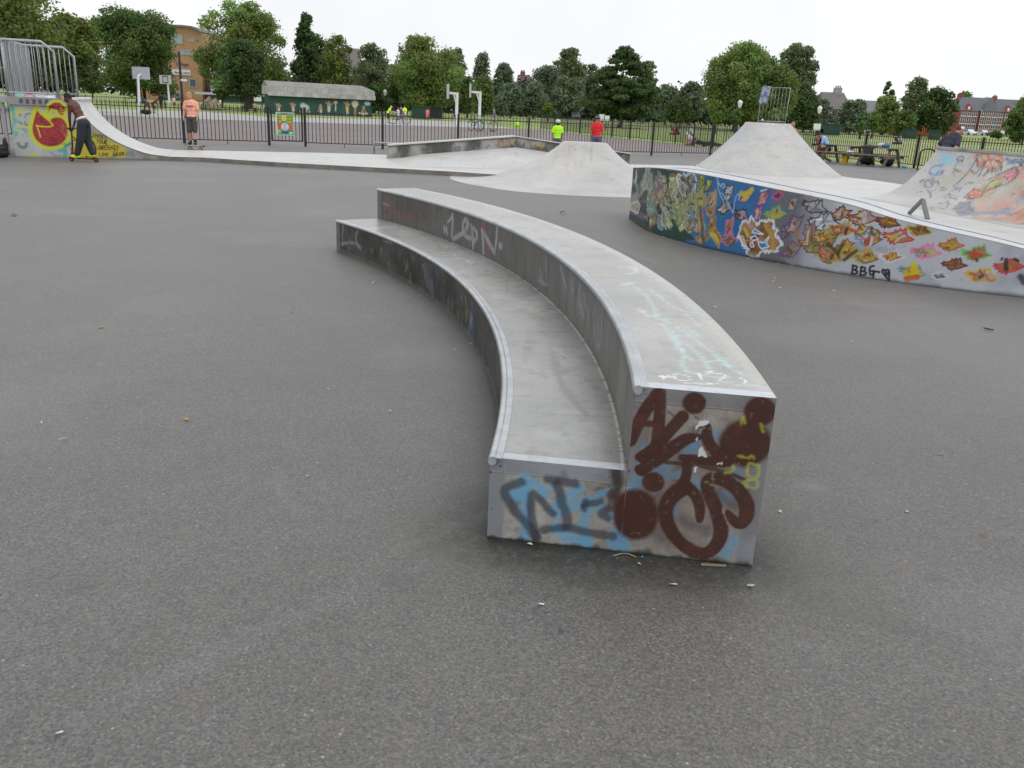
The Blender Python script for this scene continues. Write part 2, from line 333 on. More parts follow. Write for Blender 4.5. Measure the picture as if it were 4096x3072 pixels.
poly_obj('pale_path', [G(*c1(900, 1085)), G(*c2(750, 1010)), G(*c3(300, 1040)), G(*c4(0, 1075)), G(*c4(500, 1090)), G(*c4(865, 1100)), G(*c4(400, 1040)), G(*c4(0, 1020)), G(*c3(1000, 1012)), G(*c3(0, 990)), G(*c2(750, 940)), G(*c1(900, 1030))], -.008, m_strip)
poly_obj('road', [(-400, 224), (60, 226), (400, 226), (400, 244), (62, 244), (-400, 262)], -.010, m_road)
poly_obj('field_path', [(6, 105), (60, 74), (140, 48), (140, 51), (60, 77.5), (6, 109)], -.011, m_strip)

# skate park asphalt: one sheet, finer where it is stained round the block
def yfence(x): return np.interp(x, [-41, -19.5, -16.6, -11.15, -8.64, -7.49, -4.91, 5.16, 7.8, 13.2, 15.3, 17.5, 19.7, 24.5, 27], [19, 26.6, 27.35, 29.0, 30.02, 30.38, 30.91, 35.25, 36.67, 39.4, 34.4, 28.9, 23.5, 11.5, -8]) + .12
gx = np.r_[np.linspace(-40, -5, 60)[:-1], np.linspace(-5, -2.6, 40)[:-1], np.linspace(-2.6, -.35, 90)[:-1], np.linspace(-.35, 1.15, 170)[:-1], np.linspace(1.15, 3.4, 90)[:-1], np.linspace(3.4, 7, 60)[:-1], np.linspace(7, 26, 40)]
gy = np.r_[np.linspace(-6, 1, 30)[:-1], np.linspace(1, 2.2, 40)[:-1], np.linspace(2.2, 3.1, 110)[:-1], np.linspace(3.1, 4, 40)[:-1], np.linspace(4, 11, 200)[:-1], np.linspace(11, 15, 50)[:-1], np.linspace(15, 26, 30)]
X, Y = np.meshgrid(gx, gy, indexing='ij'); yf = yfence(X)
top = np.clip((Y - 11) / 15, 0, 1); Y = np.minimum(Y, 11) + top * np.maximum(yf - 11, -16.) if True else Y
P = np.stack([X, Y, np.full_like(X, .0)], -1)
ASPH = Canvas(P, X, Y)

BC = np.array([-9.17, 3.59]); RL, RU, RB = 9.13, 9.63, 10.105; T0, T1 = math.radians(-4.55), math.radians(37.9); HL, HU = .33, .65
rr = np.hypot(X - BC[0], Y - BC[1]); th = np.arctan2(Y - BC[1], X - BC[0])
inb = (th > T0 - .02) & (th < T1 + .02)
nn = vnoise(X, Y, 3, 3, 4)
# damp moss and dirt along the foot of the block, then a thin dark contact line
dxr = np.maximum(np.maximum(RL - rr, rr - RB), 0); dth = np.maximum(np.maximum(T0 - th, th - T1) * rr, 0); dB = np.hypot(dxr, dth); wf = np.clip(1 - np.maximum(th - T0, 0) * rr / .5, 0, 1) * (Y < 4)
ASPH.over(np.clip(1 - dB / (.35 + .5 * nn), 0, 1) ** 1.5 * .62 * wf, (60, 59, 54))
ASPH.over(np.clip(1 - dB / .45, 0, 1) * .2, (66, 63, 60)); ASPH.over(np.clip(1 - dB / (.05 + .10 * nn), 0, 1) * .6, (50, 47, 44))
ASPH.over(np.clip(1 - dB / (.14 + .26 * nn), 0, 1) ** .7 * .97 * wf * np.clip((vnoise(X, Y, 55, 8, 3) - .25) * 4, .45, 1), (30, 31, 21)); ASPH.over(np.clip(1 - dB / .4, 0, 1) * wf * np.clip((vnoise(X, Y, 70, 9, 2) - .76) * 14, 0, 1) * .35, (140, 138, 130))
ASPH.over(np.clip(1.3 - dB / .03, 0, 1) * .9, (20, 20, 16))  # thin dark line painted where the block meets the asphalt
# pale scuffed line and patches across the foreground
full = crop(0, 0, 4096 / 2212)
for a, pts in ((.09, [(560, 1360), (700, 1300), (860, 1240), (1010, 1180)]), (.10, [(180, 1550), (330, 1480), (470, 1410), (560, 1360)])):
    ASPH.stroke([full(*p) for p in pts], .03, (138, 138, 140), a, 1.0, .1)
ASPH.stroke([full(*p) for p in [(1600, 1235), (1760, 1285), (1900, 1340), (2100, 1400)]], .05, (62, 62, 60), .25, 1., .1)
for p, r, a in (((170, 1270), .05, .2), ((1212, 1365), .012, .8), ((1225, 1260), .02, .5), ((1450, 655), .01, .9), ((120, 1585), .03, .3), ((2020, 1250), .04, .25), ((1300, 1330), .03, .3)):
    ASPH.blot(full(*p), r, (45, 44, 44), a)
for p in ((1700, 1060), (1682, 1010), (1720, 1085), (1240, 1040)): ASPH.blot(full(*p), .03, (95, 120, 105), .18, 1., .1)
for p in ((975, 790), (1005, 785)): ASPH.blot(full(*p), .03, (95, 88, 125), .3, 1., .1)
rs_ = np.random.RandomState(77)
nl = vnoise(X, Y, .35, 21, 4); ASPH.over(np.clip((nl - .52) * 4, 0, 1) * .22, (78, 76, 74)); nl = vnoise(X + 9, Y, .8, 23, 4); ASPH.over(np.clip((nl - .56) * 5, 0, 1) * .16, (134, 132, 130))
for i in range(26):
    x, y = rs_.uniform(-3, 5), rs_.uniform(1.2, 12); a = rs_.uniform(0, 3.14); l = rs_.uniform(.3, 1.6); ASPH.stroke([(x, y), (x + l * .5 * math.cos(a) + rs_.normal() * .05, y + l * .5 * math.sin(a)), (x + l * math.cos(a), y + l * math.sin(a))], rs_.uniform(.012, .03), (72, 71, 70) if rs_.rand() < .5 else (132, 131, 130), rs_.uniform(.08, .2), .9, .06, isuv=True)
for i in range(40): ASPH.stroke([(rs_.uniform(-3, 4), rs_.uniform(1.2, 9))], rs_.uniform(.01, .05), (62, 61, 60) if rs_.rand() < .65 else (140, 140, 138), rs_.uniform(.1, .35), .8, .05, isuv=True)
ma = bpy.data.materials.new('asphalt'); ma.use_nodes = True; N, L = ma.node_tree.nodes, ma.node_tree.links; N.clear()
o_ = N.new('ShaderNodeOutputMaterial'); bs = N.new('ShaderNodeBsdfPrincipled'); L.new(bs.outputs[0], o_.inputs[0]); t_ = N.new('ShaderNodeTexCoord'); vec = t_.outputs['Object']
def _n(tp, sc, **k):
    n = N.new(tp); n.inputs['Scale'].default_value = sc; L.new(vec, n.inputs['Vector'])
    for a, v in k.items(): n.inputs[a].default_value = v
    return n
def _mr(s, a, c, d=0., e=1.):
    r = N.new('ShaderNodeMapRange'); L.new(s, r.inputs['Value'])
    for k, v in zip(('From Min', 'From Max', 'To Min', 'To Max'), (a, c, d, e)): r.inputs[k].default_value = v
    return r.outputs['Result']
def _mx(f, a, c, bt='MIX'):
    x = N.new('ShaderNodeMix'); x.data_type = 'RGBA'; x.blend_type = bt
    for k, v in (('Factor', f), ('A', a), ('B', c)):
        if hasattr(v, 'node'): L.new(v, x.inputs[k])
        elif k == 'Factor': x.inputs[k].default_value = v
        else: x.inputs[k].default_value = (*v, 1)
    return x.outputs['Result']
agg = _n('ShaderNodeTexVoronoi', 150.); agg2 = _n('ShaderNodeTexNoise', 105., Detail=5.); big = _n('ShaderNodeTexNoise', .45, Detail=7., Roughness=.65); mid = _n('ShaderNodeTexNoise', 5., Detail=6.)
spk = _n('ShaderNodeTexVoronoi', 26.); spk2 = _n('ShaderNodeTexVoronoi', 60.)
c = _mx(_mr(big.outputs['Fac'], .3, .7), (.098, .094, .089), (.136, .131, .125))
c = _mx(_mr(mid.outputs['Fac'], .35, .7, 0, .45), c, (.095, .090, .085))
c = _mx(1., c, _mx(_mr(agg2.outputs['Fac'], .3, .7), (.80, .80, .80), (1.2, 1.2, 1.19)), 'MULTIPLY')
sep = N.new('ShaderNodeSeparateColor'); L.new(agg.outputs['Color'], sep.inputs[0])
c = _mx(1., c, _mx(_mr(sep.outputs[0], 0, 1), (.66, .66, .67), (1.32, 1.31, 1.29)), 'MULTIPLY'); c = _mx(_mr(sep.outputs[1], .86, .93, 0, .6), c, (.045, .042, .042)); c = _mx(_mr(sep.outputs[2], .95, .98, 0, .4), c, (.28, .27, .25))
sep2 = N.new('ShaderNodeSeparateColor'); L.new(spk2.outputs['Color'], sep2.inputs[0])
gate = N.new('ShaderNodeMath'); gate.operation = 'MULTIPLY'; L.new(_mr(sep2.outputs[1], .988, .995), gate.inputs[0]); L.new(_mr(spk2.outputs['Distance'], .30, .18), gate.inputs[1])
c = _mx(gate.outputs[0], c, (.32, .31, .30))
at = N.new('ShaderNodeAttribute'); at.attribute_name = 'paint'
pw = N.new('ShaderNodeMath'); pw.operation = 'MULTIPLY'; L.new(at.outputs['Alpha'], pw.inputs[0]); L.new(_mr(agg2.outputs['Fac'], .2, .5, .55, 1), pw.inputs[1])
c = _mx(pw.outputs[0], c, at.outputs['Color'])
L.new(c, bs.inputs['Base Color']); bs.inputs['Sheen Weight'].default_value = .09; bs.inputs['Sheen Roughness'].default_value = .45; bs.inputs['Roughness'].default_value = .56; bs.inputs['Specular IOR Level'].default_value = .62
bp = N.new('ShaderNodeBump'); bp.inputs['Strength'].default_value = .3; bp.inputs['Distance'].default_value = .006; L.new(agg2.outputs['Fac'], bp.inputs['Height']); L.new(bp.outputs[0], bs.inputs['Normal'])
M['asphalt'] = ma
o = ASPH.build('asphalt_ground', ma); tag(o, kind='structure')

# ================================================================== CURVED TWO-STEP BLOCK IN THE FOREGROUND
blk = empty('skate_block', (0, 4, 0), label='curved two-step concrete skate block with steel edges and brown spray paint on its near end', cat='skate block')
def rel(o, par):
    o.location = o.location - par.location; return o
def wy(r, t): return (.020 - .056 * (r - RL) / (RB - RL)) * np.clip(1 - (t - T0) * RL / 1.5, 0, 1)
def parc(r, t, z): return np.stack([BC[0] + r * np.cos(t), BC[1] + r * np.sin(t) + wy(r, t), np.broadcast_to(z, np.broadcast(r, t).shape)], -1)
def arc_solid(mb, r0, r1, z0, z1, t0=T0, t1=T1, n=300):
    ts = np.linspace(t0, t1, n); vs = []
    for t in ts:
        for r, z in ((r0, z0), (r1, z0), (r1, z1), (r0, z1)): vs.append((BC[0] + r * math.cos(t), BC[1] + r * math.sin(t) + float(wy(r, t)), z))
    fs = [(0, 1, 2, 3), tuple((n - 1) * 4 + k for k in (3, 2, 1, 0))]
    for i in range(n - 1):
        for k in range(4): fs.append((i * 4 + k, i * 4 + (k + 1) % 4, (i + 1) * 4 + (k + 1) % 4, (i + 1) * 4 + k))
    mb.add(vs, fs)
E_ = .003
b = MB(); arc_solid(b, RL + E_, RU + .02, 0, HL - E_, T0 + .001, T1 - .0005); arc_solid(b, RU + E_, RB, 0, HU - E_, T0 + .001, T1 - .0005)
rel(b.build('concrete_core', M['conc_side'], blk), blk)
A1 = crop(1300, 740, .27125); B1 = crop(1800, 1000, .36166); N3 = crop(1900, 1500, .4522); N4 = crop(2450, 1500, .51245); M1 = crop(1300, 700, .45208); N1 = crop(2050, 850, 1100 / 2212); K1 = crop(1850, 1450, .5877)
nt_ = 900
ts = np.linspace(T0, T1, nt_)
# lower riser (inner curved face)
zz = np.linspace(0, HL, 40); T_, Z_ = np.meshgrid(ts, zz, indexing='ij'); cv = Canvas(parc(RL, T_, Z_), T_ * RL, Z_)
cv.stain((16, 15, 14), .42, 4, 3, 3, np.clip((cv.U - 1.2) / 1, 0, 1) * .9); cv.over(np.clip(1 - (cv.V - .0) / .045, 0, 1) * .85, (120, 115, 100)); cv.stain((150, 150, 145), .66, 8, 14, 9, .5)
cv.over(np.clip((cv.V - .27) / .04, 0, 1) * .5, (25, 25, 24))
cv.over(((cv.U > RL * T1 - .09)).astype(float) * .95, (118, 124, 132))
for pts in ([(265, 580), (262, 700), (255, 880)], [(480, 680), (450, 760), (470, 860), (520, 930)], [(250, 870), (380, 840), (480, 880), (520, 925)]): cv.stroke([A1(*p) for p in pts], .018, (150, 155, 160), .75, .4, .02)
cv.stroke([A1(1470, 1230), A1(1500, 1380), A1(1580, 1540)], .05, (92, 102, 122), .8, .5, .06)
cv.stroke([A1(1590, 1230), A1(1600, 1400), A1(1680, 1600)], .045, (24, 30, 66), .85, .5, .05)
cv.stroke([A1(1700, 1330), A1(1730, 1480), A1(1800, 1620)], .04, (30, 28, 30), .8, .5, .05)
cv.stroke([A1(860, 815), A1(920, 840), A1(980, 850)], .012, (140, 138, 128), .7, .5, .03)
cv.stroke([A1(1270, 1050), A1(1320, 1090)], .025, (110, 108, 100), .5, .6, .06)
for p, r, c_ in (((30, 560), .07, (20, 30, 34)), ((60, 470), .05, (50, 46, 42)), ((20, 620), .05, (70, 92, 92)), ((100, 600), .06, (70, 62, 30)), ((180, 700), .05, (130, 125, 60)), ((130, 740), .04, (86, 80, 38)), ((235, 790), .045, (120, 150, 175)), ((215, 930), .05, (105, 130, 150)), ((280, 1000), .07, (38, 46, 92)), ((300, 850), .09, (26, 26, 32)), ((340, 1120), .07, (44, 48, 80)), ((400, 1250), .06, (38, 36, 42)), ((330, 700), .08, (34, 34, 40))):
    cv.blot(B1(*p), r, c_, .85, .7, .1)
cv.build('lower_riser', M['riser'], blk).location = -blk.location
# lower tread
rs = np.linspace(RL, RU + .004, 50); T_, R_ = np.meshgrid(ts, rs, indexing='ij'); cv = Canvas(parc(R_, T_, HL), T_ * RL, R_ - RL)
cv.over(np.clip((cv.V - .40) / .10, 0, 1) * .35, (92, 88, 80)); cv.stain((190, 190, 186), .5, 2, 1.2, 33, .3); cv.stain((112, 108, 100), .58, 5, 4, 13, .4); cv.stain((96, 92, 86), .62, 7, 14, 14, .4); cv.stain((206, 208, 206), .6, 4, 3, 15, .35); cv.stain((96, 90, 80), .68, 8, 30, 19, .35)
cv.stroke([B1(1100, 1085), B1(1280, 1200)], .006, (110, 104, 96), .9, .5, .01); cv.stroke([B1(1005, 900), B1(1140, 975)], .005, (120, 112, 104), .8)
cv.stroke([B1(1130, 1130), B1(1160, 1300), B1(1240, 1480), B1(1380, 1650)], [.010, .016, .02, .018], (122, 120, 114), .8, .6, .02)
cv.stroke([B1(1190, 1180), B1(1200, 1300)], .007, (120, 116, 108), .7, .6, .01)
cv.stroke([N3(740, 20), N3(800, 160), N3(880, 230), N3(1000, 370)], [.008, .014, .018, .008], (118, 116, 112), .85, .5, .02); cv.stroke([N3(780, 100), N3(880, 240), N3(950, 310)], .006, (128, 124, 118), .6)
cv.stroke([N3(1000, 400), N3(1100, 340)], .004, (135, 130, 124), .6); cv.stroke([N3(1740, 690)] if False else [B1(960, 650), B1(1180, 690)], .006, (205, 206, 206), .5)
for pts in ([(1720, 995), (1990, 990), (2040, 1000), (1960, 960)], [(1760, 1040), (1960, 1045), (1860, 1010), (2010, 1040)], [(1880, 1070), (2060, 1080), (2000, 1060), (1900, 1090), (2080, 1100)], [(2060, 1110), (2200, 1140), (2160, 1160), (2080, 1120), (2150, 1100)]):
    cv.stroke([A1(*p) for p in pts], .007, (205, 208, 205), .6, .5)
# galvanised end strip, weld bead at the back
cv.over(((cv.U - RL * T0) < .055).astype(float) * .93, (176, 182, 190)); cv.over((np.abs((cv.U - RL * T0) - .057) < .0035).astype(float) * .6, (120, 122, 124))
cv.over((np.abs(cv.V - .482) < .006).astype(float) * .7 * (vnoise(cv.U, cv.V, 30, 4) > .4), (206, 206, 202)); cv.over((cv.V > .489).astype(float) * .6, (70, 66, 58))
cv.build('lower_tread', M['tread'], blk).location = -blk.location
# upper riser
zz = np.linspace(HL, HU, 40); T_, Z_ = np.meshgrid(ts, zz, indexing='ij'); cv = Canvas(parc(RU, T_, Z_), T_ * RU, Z_ - HL)
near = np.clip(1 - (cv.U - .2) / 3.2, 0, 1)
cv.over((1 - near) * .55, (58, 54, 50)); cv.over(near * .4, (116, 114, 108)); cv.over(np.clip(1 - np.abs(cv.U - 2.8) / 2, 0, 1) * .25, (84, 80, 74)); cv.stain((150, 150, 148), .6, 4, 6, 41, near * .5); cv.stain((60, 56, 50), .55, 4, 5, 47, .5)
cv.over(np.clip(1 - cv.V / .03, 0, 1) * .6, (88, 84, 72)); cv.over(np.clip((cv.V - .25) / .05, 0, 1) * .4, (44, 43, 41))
cv.over((cv.U > RU * T1 - .085).astype(float) * .95, (112, 118, 126))
RED = (140, 34, 40)
for p, r in (((900, 190), .03), ((890, 350), .025), ((885, 460), .02), ((1020, 270), .03), ((1030, 380), .028), ((1015, 490), .02), ((1270, 470), .04), ((1430, 320), .02), ((1630, 590), .02), ((1340, 510), .02), ((1500, 540), .02)): cv.blot(A1(*p), r, (176, 62, 72), .75, .7, .08)
cv.stroke([A1(1070, 300), A1(1300, 370), A1(1480, 440)], .09, (58, 22, 26), .6, .8, .15); cv.stroke([A1(1060, 440), A1(1280, 500)], .04, (120, 60, 64), .5, .8, .1)
cv.stroke([A1(850, 400), A1(900, 400), A1(980, 390)], .012, (40, 44, 50), .8, .5, .02); cv.stroke([A1(870, 270), A1(940, 300)], .01, (190, 186, 180), .7, .5, .03)
cv.stroke([M1(1400, 400), M1(1410, 520), M1(1430, 650)], [.03, .05, .03], RED, .85, .5, .03); cv.stroke([M1(1290, 430), M1(1300, 560)], .025, RED, .8, .5, .03); cv.stroke([M1(1430, 620), M1(1500, 640)], .02, (120, 40, 44), .7)
SIL = (164, 170, 174)     # the big tag on the riser
for pts in ([(1052, 450), (1058, 500)], [(1070, 455), (1082, 520)], [(1085, 415), (1118, 385), (1132, 335), (1128, 450), (1118, 575), (1180, 540), (1240, 500), (1270, 430), (1240, 385), (1215, 440), (1225, 520), (1270, 560), (1295, 560)], [(1290, 440), (1310, 560), (1312, 650)], [(1290, 450), (1345, 500), (1340, 570), (1305, 600)], [(1385, 480), (1400, 600), (1402, 690)], [(1385, 480), (1440, 580), (1500, 690)], [(1500, 695), (1515, 580), (1522, 455)], [(1540, 610), (1550, 640)], [(1556, 600), (1562, 640)]):
    cv.stroke([M1(*p) for p in pts], [.014, .026, .020], SIL, .92, .25)
for p in ((1240, 300), (1270, 390), (1350, 380), (1430, 600), (1450, 520), (1470, 660), (1620, 840), (1640, 1040)): cv.blot(B1(*p), .05, (132, 140, 146), .42, .9, .12)
for pts in ([(1000, 200), (1010, 330)], [(1060, 100), (1070, 330)], [(1215, 170), (1250, 330), (1290, 390), (1270, 420)], [(1330, 330), (1360, 460)], [(1440, 390), (1420, 560), (1480, 740)], [(1480, 480), (1500, 640)], [(1600, 640), (1590, 900), (1620, 1090)], [(1670, 720), (1690, 950), (1640, 1090)], [(980, 340), (1080, 390)], [(1530, 700), (1530, 840)]):
    cv.stroke([B1(*p) for p in pts], .011, (160, 166, 172), .62, .6, .03)
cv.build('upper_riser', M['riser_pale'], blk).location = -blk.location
# upper tread
rs = np.linspace(RU, RB, 46); T_, R_ = np.meshgrid(ts, rs, indexing='ij'); cv = Canvas(parc(R_, T_, HU), T_ * RU, R_ - RU)
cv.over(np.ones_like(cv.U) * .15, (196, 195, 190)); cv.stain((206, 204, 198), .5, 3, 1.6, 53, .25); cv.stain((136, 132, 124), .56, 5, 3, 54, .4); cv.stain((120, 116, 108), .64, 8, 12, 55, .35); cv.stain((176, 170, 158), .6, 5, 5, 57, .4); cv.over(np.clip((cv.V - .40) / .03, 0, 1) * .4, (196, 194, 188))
cv.stain((150, 146, 138), .7, 9, 26, 59, .35); cv.over((np.abs(cv.V - .155 - .01 * np.sin(cv.U * 2)) < .0025) * .5 * np.clip(cv.U - .5, 0, 1), (178, 172, 160)); cv.over((np.abs(cv.V - .40) < .002) * .5, (176, 172, 162))
TQ = (176, 220, 218)
for pts in ([(980, 590), (1100, 700), (1160, 800), (1150, 860), (1260, 880)], [(1110, 830), (1260, 840), (1180, 870), (1290, 900)], [(1100, 610), (1250, 740), (1380, 800), (1530, 800)], [(1390, 820), (1450, 850), (1500, 910)], [(1380, 820), (1520, 830)], [(1330, 920), (1450, 1010), (1600, 1120), (1740, 1240), (1860, 1310)], [(1200, 900), (1290, 1020), (1370, 1130), (1440, 1190)], [(1400, 920), (1500, 1000)], [(1400, 1060), (1520, 1160), (1590, 1260)], [(1560, 1200), (1680, 1190)], [(1400, 1270), (1500, 1300), (1620, 1330), (1740, 1320)], [(1710, 1170), (1740, 1240)], [(1820, 1385), (2000, 1395)], [(1300, 960), (1360, 1120), (1380, 1270)]):
    cv.stroke([N1(*p) for p in pts], .010, TQ, .38, .6, .04)
for pts in ([(860, 440), (980, 430), (1000, 480), (930, 500)], [(880, 580), (1000, 560)], [(960, 450), (1010, 470)], [(1030, 780), (1090, 830)]): cv.stroke([N1(*p) for p in pts], .014, (214, 222, 220), .45, .8, .06)
for p in ((1160, 550), (1240, 330), (580, 190), (350, 120)): cv.blot(N1(*p), .035, (214, 168, 178), .45, .9, .08)
for pts in ([(1175, 1310), (1230, 1350), (1200, 1300), (1260, 1340), (1240, 1300), (1300, 1330)], [(1300, 1300), (1380, 1300), (1460, 1340), (1360, 1360), (1280, 1320), (1340, 1290)], [(1500, 1280), (1520, 1345)], [(1540, 1280), (1620, 1270), (1560, 1300)], [(1600, 1290), (1710, 1300), (1700, 1330), (1650, 1360), (1780, 1370)], [(1830, 1330), (1885, 1360), (1860, 1375)], [(1380, 1370), (1660, 1375)], [(1500, 1385), (1600, 1380)]):
    cv.stroke([N1(*p) for p in pts], .0032, (236, 238, 238), .9, .4)
cv.over(((cv.U - RU * T0) < .06).astype(float) * .93, (190, 198, 206)); cv.over((np.abs((cv.U - RU * T0) - .062) < .003).astype(float) * .6, (150, 150, 150)); cv.blot(N1(1020, 990), .006, (30, 25, 22), 1)
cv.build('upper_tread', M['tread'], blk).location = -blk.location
# the near end
u = np.linspace(RL, RB, 250); z = np.linspace(0, HU, 170); U_, Z_ = np.meshgrid(u, z, indexing='ij'); Z_ = np.where(U_ < RU - .002, np.minimum(Z_ * HL / HU, HL), Z_)
Pn = np.stack([BC[0] + U_ * math.cos(T0), BC[1] + U_ * math.sin(T0) + wy(U_, T0), Z_], -1)
cv = Canvas(Pn, U_ - RL, Z_)
sw = .057; W_ = RB - RL; wu = RU - RL
strip = ((cv.U < sw) | ((cv.V > HL - sw) & (cv.U < wu + .06)) | (cv.V > HU - sw) | (cv.U > W_ - .058) | ((np.abs(cv.U - wu - .028) < .032) & (cv.V > HL - sw)))
hid = (cv.U > wu) & (cv.V < HL) ; line = np.zeros_like(cv.U)
for cond in (np.abs(cv.U - sw) < .002, (np.abs(cv.V - (HL - sw)) < .002) & (cv.U < wu + .06), (np.abs(cv.V - (HU - sw)) < .002) & (cv.U > wu), (np.abs(cv.U - (W_ - .058)) < .002) & (cv.V < .2)): line = np.maximum(line, cond)
cv.stain((78, 72, 62), .6, 5, 12, 61, .7); cv.stain((178, 172, 158), .62, 6, 8, 63, .5)
for p in ((430, 290), (470, 340), (640, 320), (700, 610)): cv.stroke([N4(*p), N4(p[0] + 30, p[1] + 25)], .003, (60, 54, 46), .8, .5, .02)
cv.over(strip * .92, (124, 128, 134)); cv.stain((148, 153, 160), .5, 3, 6, 65, strip * .6); cv.stain((78, 80, 84), .62, 5, 14, 66, strip * .5); cv.over(line * .7, (58, 56, 52)); cv.over((np.roll(line, 1, 1)) * .5, (170, 172, 174))
BL = (98, 156, 190)
for pts, r in (([(435, 900), (440, 1180), (440, 1460)], .026), ([(330, 1060), (440, 990)], .022), ([(350, 1100), (420, 1060)], .018), ([(480, 960), (560, 970), (610, 1070)], .022), ([(680, 990), (700, 1000)], .015), ([(930, 990), (830, 1070), (710, 1150), (700, 1220), (760, 1240), (840, 1160), (1000, 1120)], .022), ([(1075, 1090), (1110, 1040), (1200, 1025)], .018), ([(1000, 1120), (980, 1250), (950, 1340)], .028), ([(1100, 1150), (1180, 1210), (1190, 1250)], .028), ([(710, 1350), (830, 1440), (970, 1500)], .034), ([(980, 1400), (985, 1510)], .026), ([(1275, 1400), (1270, 1540)], .042)):
    cv.stroke([N3(*p) for p in pts], r * .8, BL, .78, .42, .02)
for pts, r in (([(100, 560), (260, 562)], .020), ([(165, 885), (250, 810), (330, 760), (430, 700)], .024), ([(395, 785), (560, 780), (640, 820), (680, 890)], .024), ([(570, 600), (660, 540), (740, 450), (860, 480)], .020), ([(950, 680), (990, 760), (960, 800)], .020), ([(830, 980), (950, 890)], .026), ([(480, 1010), (500, 1060)], .020), ([(930, 1290), (880, 1400)], .03), ([(10, 1300), (90, 1340)], .034), ([(650, 560), (650, 590)], .020)):
    cv.stroke([N4(*p) for p in pts], r * .8, BL, .7, .42, .02)
DK = (44, 52, 68)
for pts, r in (([(410, 945), (330, 970), (245, 1020), (320, 1160), (430, 1290), (545, 1440)], .021), ([(545, 1440), (500, 1300), (482, 1150), (495, 1030), (580, 1110), (690, 1230)], .019), ([(650, 925), (760, 940), (885, 965)], .021), ([(725, 970), (760, 1100), (820, 1240), (810, 1340)], .021), ([(600, 1370), (800, 1345), (1000, 1390), (1220, 1430)], .02), ([(1110, 1120), (960, 1150)], .016), ([(1205, 1050), (1220, 1160), (1110, 1220), (1170, 1260)], .02), ([(960, 1180), (980, 1120)], .016)):
    cv.stroke([N3(*p) for p in pts], r * .85, DK, .78, .4, .012)
for pts, r in (([(560, 1130), (640, 1180), (720, 1210)], .02), ([(820, 940), (920, 1010), (990, 1030)], .02), ([(290, 960), (340, 960)], .03), ([(350, 1220), (380, 1260)], .03)): cv.stroke([N4(*p) for p in pts], r, (62, 68, 78), .6, .7, .02)
cv.stroke([N4(420, 682), N4(640, 700), N4(800, 738), N4(950, 780), N4(1030, 820)], .008, (22, 30, 26), .95, .3)
cv.stroke([N4(35, 760), N4(25, 850), N4(30, 940)], .022, (28, 28, 16), .9, .5, .03)
BR = (64, 31, 22); s_ = .00056
for p, r in (((638, 220), 72), ((1152, 285), 96), ((1035, 535), 160), ((318, 835), 70), ((180, 1090), 190), ((460, 1000), 120), ((800, 900), 130), ((1020, 1050), 110), ((650, 1350), 160), ((320, 420), 150), ((400, 620), 120), ((820, 640), 110)): cv.blot(N4(*p), r * s_ * 1.25, (92, 60, 50), .4, .9, .02)
for p, r in (((638, 220), 72), ((1152, 285), 96), ((1035, 535), 160), ((318, 835), 70)): cv.blot(N4(*p), r * s_, BR, .99, .1, .004)
for dy in (-50, -15, 20, 50): cv.blot(N4(180, 1090 + dy), 138 * s_, BR, .98, .12, .004)
for pts, r in (([(145, 450), (235, 300), (345, 155)], 46), ([(372, 140), (368, 300), (352, 480), (335, 590)], 42), ([(215, 375), (345, 385)], 24), ([(545, 325), (440, 440), (360, 540), (250, 645)], [46, 44, 46, 52]), ([(225, 745), (400, 620), (560, 500), (680, 482)], [42, 52, 46, 20]), ([(540, 645), (700, 660), (860, 690)], [24, 38, 34]), ([(745, 400), (730, 500), (810, 610), (905, 675)], [24, 42, 44, 42]), ([(578, 690), (582, 760), (555, 850)], [36, 36, 40]), ([(550, 850), (650, 930), (685, 1040), (680, 1130)], [48, 44, 38, 26]),
               ([(575, 875), (470, 930), (405, 1040), (430, 1180), (520, 1310), (650, 1395), (770, 1385), (850, 1270), (840, 1130), (790, 1000), (728, 880), (750, 805), (850, 808), (970, 880), (1045, 990), (1050, 1090), (1005, 1165), (950, 1150), (890, 1060)], [50, 62, 56, 56, 50, 52, 48, 52, 54, 50, 46, 48, 50, 54, 56, 54, 46, 36, 12]), ([(210, 640), (290, 590)], 34), ([(215, 735), (235, 750)], 40)):
    cv.stroke([N4(*p) for p in pts], (np.array(r) * s_ * .9) if hasattr(r, '__len__') else r * s_ * .9, BR, .98, .13, .003)
cv.stain((86, 50, 38), .6, 6, 16, 211, (cv.C[..., 0] < .06) * (cv.C[..., 3] > .9) * .5); cv.stain((120, 104, 92), .74, 12, 60, 212, .5)
YG = (178, 186, 38)
for pts in ([(1010, 375), (1028, 330), (1040, 370)], [(1165, 390), (1190, 440)], [(1060, 700), (1040, 790), (1140, 805), (1155, 720), (1090, 690), (1060, 700)], [(1030, 850), (1130, 900), (1140, 810), (1030, 830)], [(870, 765), (950, 750), (940, 720)], [(985, 625), (1040, 650), (1100, 640)]): cv.stroke([N4(*p) for p in pts], .0055, YG, .5, .7, .02)
for pts in ([(650, 400), (690, 355), (765, 352), (765, 375), (700, 410), (655, 420)], [(690, 560), (730, 600), (740, 640), (665, 640)], [(625, 720), (655, 720), (640, 755), (618, 750)], [(800, 690), (858, 680), (855, 712), (830, 700)], [(648, 500), (672, 480), (668, 515)]): cv.fill([N4(*p) for p in pts], (206, 206, 210), .95, .02)
cv.stroke([N4(680, 410), N4(715, 405), N4(745, 395)], .004, BR, .95)
cv.stain((120, 124, 92), .68, 9, 45, 71, np.clip(1 - np.hypot(cv.U - (W_ - .19), cv.V - .33) / .13, 0, 1) * .8)
cv.over(np.clip(1 - cv.V / (.008 + .045 * vnoise(cv.U, cv.V * 0, 22, 2) ** 2), 0, 1) * 1.2, (32, 33, 22))
